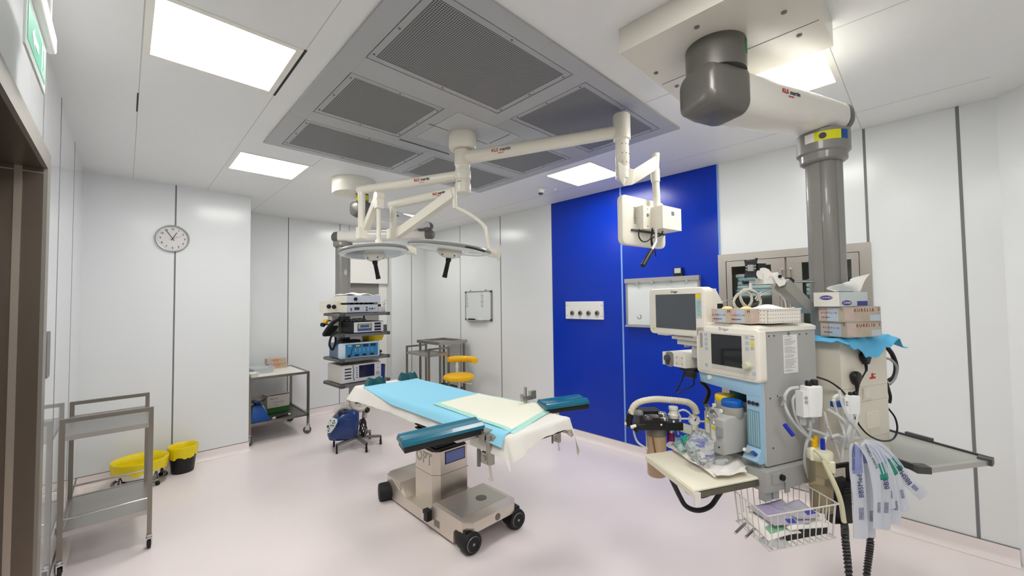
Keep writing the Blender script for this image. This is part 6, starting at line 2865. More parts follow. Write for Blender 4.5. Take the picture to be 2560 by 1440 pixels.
    for pts in ([(1696, 1028), (1708, 1025), (1720, 1030), (1729, 1040)], [(1697, 1047), (1710, 1047), (1724, 1047)], [(1747, 1054), (1758, 1054), (1772, 1055)], [(1584, 1070), (1586, 1086), (1595, 1106), (1618, 1122)], [(1694, 1030), (1701, 1044), (1699, 1056), (1693, 1070), (1696, 1086)]):
        m = B()
        m.tube([D(x, y, d - .03) for x, y in pts], .0055, n=8)
        obj('sensor_tube', m, mat('tube_pale', (206, 214, 220), .3), t)


breathing()
p_ = [(1690, 1204), (1699, 1240), (1716, 1266), (1745, 1276), (1775, 1266), (1795, 1240), (1808, 1204)]
tube_thing('drain_hose', 'thick black hose looping under the cream work tray', 'hose', [atZ(1672, 1183, .885)] + [D(x, y, 1.95) for x, y in p_[1:-1]] + [atZ(1830, 1188, .885)], .0115, M_RUBBER, n=12)
p_ = [(1700, 1212), (1718, 1232), (1744, 1244), (1770, 1240), (1795, 1222)]
tube_thing('thin_cable', 'thin black cable looping under the cream work tray inside the thick hose loop', 'cable', [D(x, y, 1.94) for x, y in p_], .0035, M_BLACK, n=8)


# ------------------------------------------------------------------ packs on the work tray
def tray_pack(name, lab, quad, z, mm, seed, hump=.02, th=.003, cat='pack', group=None):
    c = [atZ(px, py, z) for px, py in quad]
    rr = random.Random(seed)
    ph = [rr.uniform(0, 6) for _ in range(6)]

    def fn(u, v):
        p = (c[0].lerp(c[1], v)).lerp(c[3].lerp(c[2], v), u)
        w = math.sin(u * 9 + ph[0]) * math.sin(v * 7 + ph[1]) + .5 * math.sin(u * 17 + v * 13 + ph[2])
        e = min(u, 1 - u, v, 1 - v)
        j = .010 * math.sin(u * 25 + ph[3]) * (e < .05)
        return (p.x + j * .5, p.y + j * .5, z + .006 + hump * (.35 + .25 * w) * min(1, e * 7) + .006 * (1 + math.sin(u * 13 + v * 9 + ph[4])) * .6)
    m = MB()
    m.sheet(fn, 36, 28, th)
    o = obj(name, m, mm, sharp=80)
    tag(o, lab, cat, group)
    return o


M_PAPER = mat('pack_paper', (242, 238, 232), .6, bump=.5, scale=40)
tray_pack('paper_pack', 'long white paper pack across the work tray under the clear mask', [(1660, 1114), (1704, 1096), (1815, 1160), (1787, 1197)], .905, M_PAPER, 3, .034)
tray_pack('paper_pack', 'white paper pack at the right of the work tray beside the machine', [(1750, 1152), (1856, 1136), (1866, 1184), (1792, 1195)], .913, M_PAPER, 8, .02)
tray_pack('film_pack', 'pale green and clear film pack at the back left of the work tray', [(1676, 1102), (1722, 1097), (1752, 1125), (1700, 1130)], .935, mat('film_mint', (172, 214, 206), .2, bump=.6, scale=30, coat=.5), 5, .03)
tray_pack('film_pack', 'small bright green wrapped item behind the film pack on the work tray', [(1700, 1096), (1722, 1094), (1730, 1110), (1712, 1114)], .965, mat('film_green', (60, 176, 150), .25, bump=.6, scale=30), 6, .02)


def mask():
    c = atZ(1752, 1160, .93)
    t = thing('breathing_mask', 'crumpled clear plastic breathing mask pack on the work tray', 'mask', (c.x, c.y, .93))
    m = MB()
    rr = random.Random(9)
    N = 18
    prof = []
    vs, fs = [], []
    for j in range(11):
        a = PI * .93 * j / 10
        for i in range(N):
            b = 2 * PI * i / N
            r = .062 * (1 + .09 * math.sin(5 * b + j) + .06 * math.sin(3 * b - 2 * j) + rr.uniform(-.05, .05))
            vs.append((r * math.sin(PI - a) * math.cos(b), r * math.sin(PI - a) * math.sin(b), .075 + r * 1.15 * math.cos(PI - a) * 1.0))
    for j in range(10):
        for i in range(N):
            fs.append((j * N + i, j * N + (i + 1) % N, (j + 1) * N + (i + 1) % N, (j + 1) * N + i))
    m.raw(vs, fs)
    obj('bag', m, mat('mask_film', (244, 246, 248), .14, trans=.85, ior=1.12), t, sharp=24)
    m = MB()
    m.tube([(.03, .0, .085), (.0, .03, .10), (-.03, .01, .11), (-.01, -.03, .12), (.02, -.01, .115)], .006, n=8)
    obj('valve', m, mat('valve_violet', (104, 108, 190), .3), t)
    m = MB()
    m.lathe([(.020, .02), (.024, .03), (.024, .06), (.018, .065)], c=(.03, -.04, -.02), ax=(.6, -.5, .4), n=18)
    m.cyl((.04, -.05, .01), (.075, -.09, .02), .012, n=14)
    obj('connector', m, M_CLEART, t)


mask()


# ------------------------------------------------------------------ on top of the machine
def glove_box(name, lab, o, deg, w, d, h, face_main, group, size_letter='M', big=True):
    return carton(name, lab, 'glove box', o, deg, w, d, h, face_main,
                  [('l', .36, .72, .06, .94, M_GB2), ('f', .34, .74, .05, .95, M_GB2), ('f', .78, .94, .1, .9, M_GB3), ('r', .24, .60, .1, .72, M_GB3)],
                  [('A U R E L I A', 'f', .40, .56, .0135, M_WINE), ('A U R E L I A', 'r', .5, .76, .022, M_WINE), (size_letter, 'f', .93, .82, .02, M_INK), (size_letter, 'r', .93, .8, .022, M_INK), ('nitrile gloves', 'f', .33, .28, .010, M_INK)], group)


zt = 1.5835
p = MF.on(1777, 806, 'z', zt)
for px, py, lab, sz in ((1776, 806, 'pink and sand glove box on the anaesthesia machine, the one next to the patient monitor', 'M'), (1821, 808, 'pink and sand glove box on the anaesthesia machine, the one beside the white basket', 'M')):
    p = MF.on(px, py, 'z', zt)
    wd = .108
    g = glove_box('glove_box', lab, MF.M @ V((p.x, p.y + .01, zt + .001)), MF.deg, wd, .235, .068, M_GB, 'glove boxes on the anaesthesia machine', sz)
    m = MB()
    m.ell((.05, .05, .068), .022, .03, .012)
    obj('glove', m, mat('glove_cream', (238, 214, 140), .6), g)
p = MF.on(1893, 812, 'z', zt)


def perf_basket():
    w, d, h = .105, .235, .068
    p = MF.on(1892, 808, 'z', zt)
    t = thing('plastic_basket', 'white perforated plastic basket on the anaesthesia machine', 'basket', MF.M @ V((-.102, .045, zt + .001)), MF.deg)
    pm = perforated('basket_white_xz', (238, 234, 224), (150, 146, 138), .0165, .0027, .45, (0, 2))
    pm2 = perforated('basket_white_yz', (238, 234, 224), (150, 146, 138), .0165, .0027, .45, (1, 2))
    pieces('end_wall', pm, t, [lambda b: b.box((0, 0, 0), (w, .003, h), .001, 1), lambda b: b.box((0, d - .003, 0), (w, d, h), .001, 1)])
    pieces('side_wall', pm2, t, [lambda b: b.box((0, 0, 0), (.003, d, h), .001, 1), lambda b: b.box((w - .003, 0, 0), (w, d, h), .001, 1)])
    m = MB()
    m.box((0, 0, 0), (w, d, .003))
    obj('bottom', m, M_WHITE, t)
    m = MB()
    for a, b in (((-.003, -.003), (w + .003, .004)), ((-.003, d - .004), (w + .003, d + .003)), ((-.003, 0), (.004, d)), ((w - .004, 0), (w + .003, d))):
        m.box((*a, h - .004), (*b, h + .001), .001, 1)
    obj('rim', m, M_WHITE, t)
    m = MB()
    m.sheet(lambda u, v: (-.0 + .095 * v + .005, .03 + .17 * u, .066 + .018 * math.sin(u * 4) * math.sin(v * 3 + .5)), 10, 8, .003)
    o = obj('paper_sheet', m, M_PAPER)
    o.location = MF.M @ V((-.102, .045, zt + .004))
    o.rotation_euler = (0, 0, math.radians(MF.deg))
    tag(o, 'white folded sheet lying in the perforated basket', 'paper')


perf_basket()


# ------------------------------------------------------------------ supply head of the near pendant
SX = .053


def supply():
    L = Matrix.Translation((-1.98, -.655, -CH)) @ MF.M
    f = lambda px, py: MF.on(px, py, 'x', SX)
    top = f(2099, 854).z
    y1 = f(2216, 900).y
    y0 = .48
    zb = .80
    m = MB()
    m.T = L
    m.box((-.25, y0, zb), (SX, y1, top), .006)
    h = obj('supply_head', m, mat('supply_cream', (222, 216, 200), .4, coat=.15), NP)
    m = MB()
    m.T = L
    zl = [f(2165, 966).z, f(2165, 1003).z, f(2165, 1096).z]
    for z in zl:
        m.box((SX - .002, y0 + .004, z - .0008), (SX + .0006, y1 - .004, z + .0008))
    obj('panel_seam', m, mat('seam_taupe', (176, 170, 156), .5), h)
    m = MB()
    m.T = L
    m.box((-.11, y0 - .012, 1.05), (-.085, y0 + .002, top - .08), .002)
    obj('equipment_track', m, M_GREY, h)
    # red marked socket
    q = f(2181, 941)
    m = MB()
    m.T = L
    m.box((SX - .001, q.y - .024, q.z - .012), (SX + .0016, q.y + .024, q.z - .002))
    m.box((SX - .001, q.y - .008, q.z - .002), (SX + .0016, q.y + .008, q.z + .016))
    so = obj('socket_mark', m, mat('socket_red', (196, 20, 26), .45), h, 'red T-shaped socket')
    studs('indicator', M_INK, so, [((SX, q.y + .020, q.z + .010), (SX + .002, q.y + .020, q.z + .010), .003)], L)
    # switch and blank plates
    for (px, py, w, hh, nm) in ((2163, 984, .05, .055, 'switch_plate'), (2180, 1048, .10, .078, 'blank_plate')):
        q = f(px, py)
        m = MB()
        m.T = L
        m.box((SX - .001, q.y - w / 2, q.z - hh / 2), (SX + .008, q.y + w / 2, q.z + hh / 2), .003)
        pl = obj(nm, m, mat('plate_ivory', (226, 220, 206), .4), h)
        m = MB()
        m.T = L
        m.box((SX + .007, q.y - w * .38, q.z - hh * .36), (SX + .010, q.y + w * .38, q.z + hh * .36), .002)
        obj('inner_plate', m, mat('plate_ivory', (226, 220, 206), .4), pl)
    # side shelf
    z = .90
    c = [MF.loc(atZ(px, py, z)) for px, py in ((2300, 1168), (2478, 1146), (2437, 1124), (2222, 1074))]
    A = MF.loc(atZ(2300, 1168, z))
    Bq = MF.loc(atZ(2478, 1146, z))
    e = (Bq - A).normalized()
    bk = MF.loc(atZ(2222, 1074, z))
    nrm = V((-e.y, e.x, 0))
    if nrm.dot(bk - A) < 0:
        nrm = -nrm
    Ln = (Bq - A).length
    dep = .62
    Cq, Dq = Bq + nrm * dep, A + nrm * dep
    m = MB()
    m.T = L
    m.prism([(q.x, q.y) for q in (A, Bq, Cq, Dq)], z - .022, z - .004, 'z', .003, 1)
    sh = obj('side_shelf', m, mat('shelf_top_grey', (166, 168, 160), .4), NP)
    m = MB()
    m.T = L
    m.bar(A + V((0, 0, -.016)) + e * .03, Bq + V((0, 0, -.016)) - e * .03, .022, .024, .003)
    obj('end_rail', m, mat('rail_silver', (190, 186, 182), .3, .7), sh)
    for P0, P1 in ((A, Dq), (Bq, Cq)):
        m = MB()
        m.T = L
        m.bar(P0 + V((0, 0, -.010)), P1 + V((0, 0, -.010)), .016, .030, .003)
        obj('side_rail', m, mat('rail_dark', (66, 66, 68), .4, .4), sh)
    m = MB()
    m.T = L
    q0 = Bq.lerp(Cq, .42)
    m.bar(Bq.lerp(Cq, .38) + V((0, 0, .012)), Bq.lerp(Cq, .58) + V((0, 0, .012)), .02, .016, .004)
    obj('rail_clip', m, M_DGREY, sh)
    for P0 in (A, Bq):
        m = MB()
        m.T = L
        dd = (nrm * .02 - e * .0)
        s_ = e if P0 is A else -e
        m.bar(P0 - s_ * .008 + nrm * .022 + V((0, 0, -.012)), P0 + s_ * .045 + nrm * .0 + V((0, 0, -.012)), .05, .032, .012)
        obj('corner_cap', m, M_DGREY, sh)
    m = MB()
    m.T = L
    pc = (Cq + Dq) / 2
    m.bar(V((0, .70, z - .03)), Dq.lerp(Cq, .3) - nrm * .25 + V((0, 0, -.03)), .08, .025, .004)
    obj('shelf_arm', m, M_GREY, sh)
    return h, top, y1, f


SH, STOP, SY1, fx = supply()


def plug(lab, px, py, pts):
    q = fx(px, py)
    o = MF.M @ V((SX + .002, q.y, q.z))
    t = thing('power_plug', lab, 'plug', o, MF.deg, 'black plugs in the pendant sockets')
    m = MB()
    m.prism([(.030 * math.cos(a), .004 + .026 * math.sin(a)) for a in [-.5 + k * (PI + 1) / 14 for k in range(15)]] + [(-.010, -.036), (.010, -.036)], 0, .030, 'x', .011, 3)
    obj('plug_body', m, M_BLACK, t)
    m = MB()
    m.tube([V((.014, 0, -.030)), V((.016, 0, -.05)), V((.016, -.002, -.07))], .008, n=10, r2=.005)
    obj('strain_relief', m, M_BLACK, t)
    m = MB()
    I = Matrix.Rotation(math.radians(-MF.deg), 4, 'Z')
    P = [V((.016, -.002, -.065))] + [I @ (D(x, y, d) - V(o)) for x, y, d in pts]
    m.tube(P, .0038, n=8)
    obj('cable', m, M_BLACK, t)


plug('black power plug with straight cable in the upper pendant socket, left of the red mark', 2154, 892, [(2148, 960, 1.97), (2143, 990, 1.96), (2138, 1010, 1.95)])
plug('black power plug in the lower pendant socket, nearer the clear tubing', 2130, 942, [(2131, 985, 1.96), (2132, 1005, 1.95)])
t = thing('blue_valve', 'small blue valve block between the two white regulators', 'valve', D(2094, 1010, 1.88), MF.deg + 78)
m = MB()
m.box((-.028, -.012, -.012), (.028, .012, .012), .004)
obj('body', m, M_BLUEP, t)
m = MB()
m.tube([(-.02, 0, .012), (-.022, -.004, .03), (.0, -.006, .042), (.02, -.004, .03)], .008, n=10)
obj('white_elbow', m, M_WHITE, t)
t = thing('side_connector', 'small chrome gas connector on the grey side of the machine', 'connector', MF.M @ V((.001, .115, 1.235)), MF.deg)
m = MB()
m.cyl((0, 0, 0), (.022, 0, .006), .012, n=14, bev=.002)
m.cyl((.016, 0, .0), (.020, -.03, -.022), .007, n=10)
obj('fitting', m, M_CHROME, t)
tube_thing('black_cable', 'black cable running from behind the machine to the lower pendant socket', 'cable', [D(x, y, d) for x, y, d in ((2040, 942, 1.97), (2070, 952, 1.95), (2095, 968, 1.93), (2112, 985, 1.93), (2118, 1000, 1.93))], .004, M_BLACK, n=8)
tube_thing('black_cable', 'black cable drooping in a wide loop across the right side of the supply head', 'cable', [D(x, y, d) for x, y, d in ((2135, 1040, 1.92), (2152, 1068, 1.92), (2175, 1090, 1.93), (2205, 1102, 1.98), (2232, 1098, 2.05), (2243, 1075, 2.1), (2238, 1045, 2.12), (2220, 1020, 2.14))], .0042, M_BLACK, n=8)
tube_thing('cable_bundle', 'bundle of thick black cables hanging at the right edge of the supply head', 'cable', [D(x, y, d) for x, y, d in ((2212, 862, 2.18), (2230, 885, 2.18), (2240, 915, 2.18), (2236, 940, 2.18), (2222, 952, 2.18))], .011, M_BLACK, n=10)
tube_thing('grey_cable', 'grey cable looping at the right edge of the supply head', 'cable', [D(x, y, d) for x, y, d in ((2213, 895, 2.14), (2228, 900, 2.14), (2242, 918, 2.14), (2238, 945, 2.14), (2224, 962, 2.14))], .006, mat('cable_grey', (168, 168, 166), .4), n=8)
tube_thing('black_cable', 'short black cable hanging down the right edge of the supply head', 'cable', [D(x, y, d) for x, y, d in ((2216, 955, 2.15), (2222, 975, 2.15), (2226, 992, 2.15), (2224, 1008, 2.15))], .007, M_BLACK, n=8)


# ------------------------------------------------------------------ blue cloth, glove boxes and tissues on the supply head
def blue_cloth():
    z = STOP + .013
    x0, x1, ya, yb = -.235, SX + .085, .44, SY1 + .09

    def fn(u, v):
        x = x0 + u * (x1 - x0)
        y = ya + v * (yb - ya)
        e = max(0, x - SX)
        g = max(0, y - SY1)
        h = max(0, .48 - y)
        zz = z + .004 * ripple(x * 3, y * 3)
        if e:
            tri = max(0, 1 - abs(v - .42) / .40)
            zz -= e * (.25 + .95 * tri)
            x = SX + .006 + e * (.35 + .2 * (1 - tri)) + .006 * ripple(y * 5, 0)
        zz -= g * .55 + h * .35 - .010 * math.sin(y * 60) * (1 if g or e else 0)
        return (x, y, zz)
    m = MB()
    m.sheet(fn, 40, 50, .003)
    o = obj('blue_cloth', m, mat('cloth_cyan', (86, 178, 222), .55, bump=.5, scale=30, noise=.1), sharp=80)
    o.location = (MF.o.x, MF.o.y, 0)
    o.rotation_euler = (0, 0, math.radians(MF.deg))
    tag(o, 'blue disposable cloth under the glove boxes on the supply head', 'cloth')


blue_cloth()
M_TIS = mat('tissue_box_pale', (196, 208, 208), .5, noise=.05, scale=10)
M_VIOLET = mat('print_violet', (62, 50, 140), .5)
zz = STOP + .012


def glove_pos(px, py, z):
    """front-right lower corner of a box, on the drawn pixel at height z"""
    return atZ(px, py, z)


DGB = 1.93
for k, (px, py, lab, sz) in enumerate(((2117, 839, 'lower sand-coloured glove box on the blue cloth of the supply head', 'L'), (2110, 802, 'upper sand-coloured glove box under the tissue box on the supply head', 'S'))):
    c = D(px, py, DGB)
    c.z = STOP + .020 + .0745 * k
    deg = MF.deg + (-7, -9)[k]
    wd, dp, h = .125, .232, .0735
    fr = Fr((c.x, c.y, c.z), deg)
    o = fr.M @ V((-wd, 0, 0))
    g = carton('glove_box', lab, 'glove box', o, deg, wd, dp, h, mat('glove_box_sandy', (182, 170, 152), .55, noise=.24, scale=18),
               [('f', .36, .80, .05, .95, M_GB2), ('f', .02, .30, .08, .94, M_GB), ('r', .02, .28, .1, .9, M_GB), ('r', .70, .98, .05, .45, M_GB2)],
               [('A U R E L I A', 'f', .42, .60, .0145, M_WINE), ('A U R E L I A', 'r', .54, .76, .023, M_WINE), (sz, 'f', .93, .84, .018, M_INK), (sz, 'r', .94, .8, .02, M_INK), ('latex gloves', 'f', .3, .3, .009, M_INK)], 'glove boxes on the supply head')
c = D(2099, 765, 1.94)
c.z = STOP + .170
deg = MF.deg - 2
fr = Fr((c.x, c.y, c.z), deg)
wd, dp, h = .118, .215, .071
tb = carton('tissue_box', 'pale tissue box with violet oval and pulled-up tissue on the supply head stack', 'tissue box', fr.M @ V((-wd, 0, 0)), deg, wd, dp, h, M_TIS,
            [('f', 0, 1, 0, 1, mat('tissue_box_end', (232, 230, 222), .5)), ('r', .62, .99, .03, .36, M_VIOLET)], [])
for f_, M, sx, sy in (('f', basis((1, 0, 0), (0, 0, 1), (wd * .50, -.0012, h * .62)), .030, .011), ('r', basis((0, 1, 0), (0, 0, 1), (wd + .0012, dp * .25, h * .25)), .036, .012)):
    m = MB()
    m.T = M
    m.prism(circ(1, 30, 0, 0) and [(sx * a, sy * b) for a, b in circ(1, 30)], -.0008, .0004, 'z')
    ov = obj('oval_logo', m, M_VIOLET, tb)
    lettering([('CLEANEX', sy * 1.15, M @ Matrix.Translation((0, 0, .0008)), 0)], [M_WHITE], tb, ext=.0003)


TB, TT = [(2088, 729), (2104, 728), (2124, 728), (2142, 729), (2152, 730)], [(2077, 722), (2086, 711), (2108, 706), (2134, 700), (2176, 684)]
TBs, TTs = [D(x, y, 2.03) for x, y in TB], [D(x, y, 2.02) for x, y in TT]
TI = Fr(tb.location, deg)


def tissue(u, v):
    # a bunched sheet rising from the slot with one wing up to the right
    f = min(u * 4, 3.999)
    i = int(f)
    p = TBs[i].lerp(TBs[i + 1], f - i).lerp(TTs[i].lerp(TTs[i + 1], f - i), v ** .9)
    p = p + _f * (.022 * math.sin(u * 7 + v * 2) * (.3 + v) + .012 * math.sin(u * 17) * v)
    q = TI.loc(p)
    q.z = max(q.z, h + .001)
    return q


m = MB()
m.sheet(tissue, 24, 14, .0015)
obj('tissue', m, mat('tissue_white', (240, 239, 236), .8, bump=.3), tb, sharp=80)


# ------------------------------------------------------------------ regulators, tubing, suction jar
def regulator(lab, px, py, d, s, deg):
    o = D(px, py, d)
    t = thing('suction_regulator', lab, 'regulator', o, MF.deg + deg, 'white regulators at the supply head')
    m = MB()
    st = [(.060, .030, -.075), (.074, .046, -.070), (.080, .052, -.02), (.084, .055, .05), (.082, .054, .062), (.074, .046, .066)]
    n = len(rrect(1, 1, .1, 5))
    vs, fs = [], []
    for (w, dd, z) in st:
        for (u, v) in rrect(w * s, dd * s, .016 * s, 5):
            vs.append((u, v, z * s))
    for k in range(len(st) - 1):
        for i in range(n):
            fs.append((k * n + i, k * n + (i + 1) % n, (k + 1) * n + (i + 1) % n, (k + 1) * n + i))
    fs += [tuple(range(n)), tuple(range((len(st) - 1) * n, len(st) * n))]
    m.raw(vs, fs)
    obj('body', m, mat('regulator_white', (240, 241, 240), .3, coat=.3), t)
    m = MB()
    m.box((-.065 * s, -.02 * s, -.070 * s), (-.038 * s, .02 * s, .045 * s), .006 * s)
    sd = obj('side_block', m, mat('regulator_white', (240, 241, 240), .3, coat=.3), t)
    studs('port', M_LGREY, sd, [((-.052 * s, -.020 * s, z * s), (-.052 * s, -.026 * s, z * s), .007 * s) for z in (.018, -.002)])
    m = MB()
    m.lathe([(.013 * s, .062 * s), (.013 * s, .084 * s), (.010 * s, .088 * s), (0, .088 * s)], c=(-.014 * s, 0, 0), n=16)
    obj('knob', m, M_BLACK, t)
    m = MB()
    m.lathe([(.015 * s, .062 * s), (.015 * s, .086 * s), (.012 * s, .09 * s), (0, .09 * s)], c=(.024 * s, .006 * s, 0), n=16)
    obj('knob', m, M_BLACK, t)
    m = MB()
    m.cyl((.0, 0, -.10 * s), (.0, 0, -.07 * s), .009 * s, n=12)
    m.cyl((-.045 * s, .005, -.11 * s), (-.045 * s, .005, -.06 * s), .013 * s, n=12)
    obj('outlet_stem', m, M_CLEART, t)
    return t


regulator('white suction regulator with two black knobs in front of the machine side panel', 2029, 1000, 1.83, 1.0, 78)
regulator('smaller white regulator wrapped in clear film beside the power plugs', 2132, 1010, 1.86, .62, 60)
dT = 1.84


def tp(pts, d=dT, w=.012):
    rr = random.Random(len(pts) * 7 + pts[0][0])
    return [D(x, y, d + rr.uniform(-w, w)) for x, y in pts]


M_TUBE = mat('pvc_tube', (248, 250, 250), .15, trans=.5, ior=1.15)
M_TUBEY = mat('pvc_tube_yellowed', (226, 222, 190), .3, trans=.2, ior=1.2)
TUBES = [
    ([(1996, 968), (1975, 972), (1962, 990), (1963, 1015), (1975, 1042), (1992, 1065), (2012, 1085), (2030, 1100), (2048, 1118)], .0065, 'clear tube arching out left of the white suction regulator'),
    ([(1990, 985), (1982, 1000), (1986, 1030), (1998, 1060), (2014, 1082), (2024, 1100)], .0055, 'clear tube inside the arch left of the suction regulator'),
    ([(2027, 1044), (2026, 1062), (2024, 1085), (2016, 1110), (2012, 1140), (2014, 1170), (2022, 1195)], .0065, 'clear tube dropping from the suction regulator to the jar'),
    ([(2060, 1030), (2066, 1055), (2070, 1080), (2062, 1100), (2058, 1120)], .006, 'clear tube from the regulator crossing behind the jar lid'),
    ([(2068, 1022), (2090, 1035), (2108, 1050), (2118, 1072), (2114, 1100)], .006, 'clear tube bowed right of the suction regulator'),
    ([(2084, 1000), (2092, 1030), (2104, 1062), (2112, 1090), (2108, 1120), (2106, 1150)], .006, 'clear tube falling past the black bracket'),
    ([(2098, 975), (2106, 1010), (2122, 1045), (2140, 1072), (2150, 1092), (2130, 1094), (2100, 1092), (2070, 1088), (2040, 1078), (2018, 1072)], .006, 'clear tube looping low across the tangle to the right'),
    ([(2080, 1098), (2100, 1106), (2098, 1088), (2078, 1092)], .007, 'short shiny clear loop at the middle of the tubing tangle'),
    ([(2070, 1068), (2082, 1095), (2094, 1125), (2104, 1160)], .005, 'straight clear tube slanting down to the black bracket'),
    ([(2128, 1035), (2126, 1062), (2120, 1090), (2122, 1120)], .0075, 'wide clear tube below the smaller regulator'),
    ([(2145, 1035), (2138, 1070), (2130, 1095)], .005, 'thin clear tube below the right side of the smaller regulator'),
]
for pts, r, lab in TUBES:
    tube_thing('clear_tube', lab, 'tube', tp(pts), r, M_TUBE, 'clear tubing at the supply head', n=8)


def jar():
    d = 1.80
    c = D(2050, 1150, d)
    t = thing('suction_jar', 'yellowed clear suction jar with cream lid below the white regulator', 'suction jar', (c.x, c.y, D(2050, 1272, d).z))
    z0 = D(2050, 1272, d).z
    H = D(2050, 1140, d).z - z0
    R = .047
    m = MB()
    m.lathe([(0, .0), (R * .86, 0), (R * .92, .008), (R, H * .9), (R, H), (R * .94, H), (R * .86, .012), (0, .010)], n=36)
    obj('canister', m, mat('jar_clear', (232, 226, 204), .1, trans=.85, ior=1.1), t)
    m = MB()
    m.lathe([(0, .012), (R * .82, .012), (R * .88, H * .40), (0, H * .40)], n=28)
    obj('liner', m, mat('jar_liner', (214, 200, 164), .4, trans=.3), t)
    m = MB()
    m.lathe([(R * 1.06, H - .012), (R * 1.08, H - .004), (R * 1.08, H + .014), (R * .98, H + .024), (R * .5, H + .028), (0, H + .028)], n=36)
    obj('lid', m, mat('lid_cream', (230, 228, 200), .4), t)
    m = MB()
    m.prism(rrect(.022, .05, .006, 4, -.022, H - .03), -R - .010, -R + .012, 'y', .004)
    obj('clip', m, mat('lid_cream', (230, 228, 200), .4), t)
    for x, y, mm, nm in ((.012, -.01, mat('port_blue', (20, 40, 180), .4), 'blue_port'), (-.03, .015, M_YEL, 'yellow_port'), (.036, .02, M_YEL, 'yellow_port')):
        m = MB()
        m.cyl((x, y, H + .02), (x * 1.15, y, H + .075), .009, n=14)
        obj(nm, m, mm, t)
    m = MB()
    a = D(2032, 1112, d - .07) - V(t.location)
    pts = [(2030, 1150), (2029, 1125), (2036, 1124), (2052, 1140), (2070, 1165)]
    m.tube([D(x, y, d - .06) - V(t.location) for x, y in pts], .007, n=10)
    obj('handle_loop', m, mat('lid_cream', (230, 228, 200), .4), t)


jar()
tube_thing('suction_tube', 'cream suction tube hanging across the jar down to the basket', 'tube', [D(x, y, d) for x, y, d in ((2058, 1150, 1.73), (2072, 1180, 1.71), (2088, 1215, 1.69), (2102, 1255, 1.68), (2110, 1305, 1.68))], .0095, M_TUBEY, n=12)
m = MB()
m.cyl(D(1962, 1062, 1.78), D(1982, 1088, 1.78), .0095, n=14, bev=.002)
o = obj('tube_connector', m, mat('port_blue', (20, 40, 180), .4))
tag(o, 'small blue tube connector in front of the grey machine side', 'connector')


# ------------------------------------------------------------------ black rack, catheter packs, hoses
def rack():
    d = 1.80
    o = D(2105, 1210, d)
    t = thing('accessory_rack', 'black plastic accessory rack below the supply head, between jar and catheter packs', 'rack', o, MF.deg + 68)
    fr = Fr(o, MF.deg + 68)
    P = lambda px, py: fr.on(px, py, 'y', 0)
    m = MB()
    a, b = P(2086, 1166), P(2124, 1235)
    for p, q in (((2086, 1166), (2124, 1160)), ((2120, 1160), (2122, 1205)), ((2122, 1205), (2090, 1215))):
        m.bar(P(*p), P(*q), .014, .016, .003)
    obj('hook_frame', m, M_BLACK, t)
    m = MB()
    m.hexa([P(2082, 1312) + V((0, .0, 0)), P(2134, 1310), P(2134, 1310) + V((0, .05, 0)), P(2082, 1312) + V((0, .05, 0)), P(2082, 1210), P(2128, 1200), P(2128, 1200) + V((0, .05, 0)), P(2082, 1210) + V((0, .05, 0))], .006)
    bd = obj('body', m, M_BLACK, t)
    pieces('rib', M_DGREY, bd, [(lambda b, k=k: b.bar(P(2108, 1213 + k * 8) + V((0, -.002, 0)), P(2126, 1211 + k * 8) + V((0, -.002, 0)), .003, .002)) for k in range(4)])


rack()


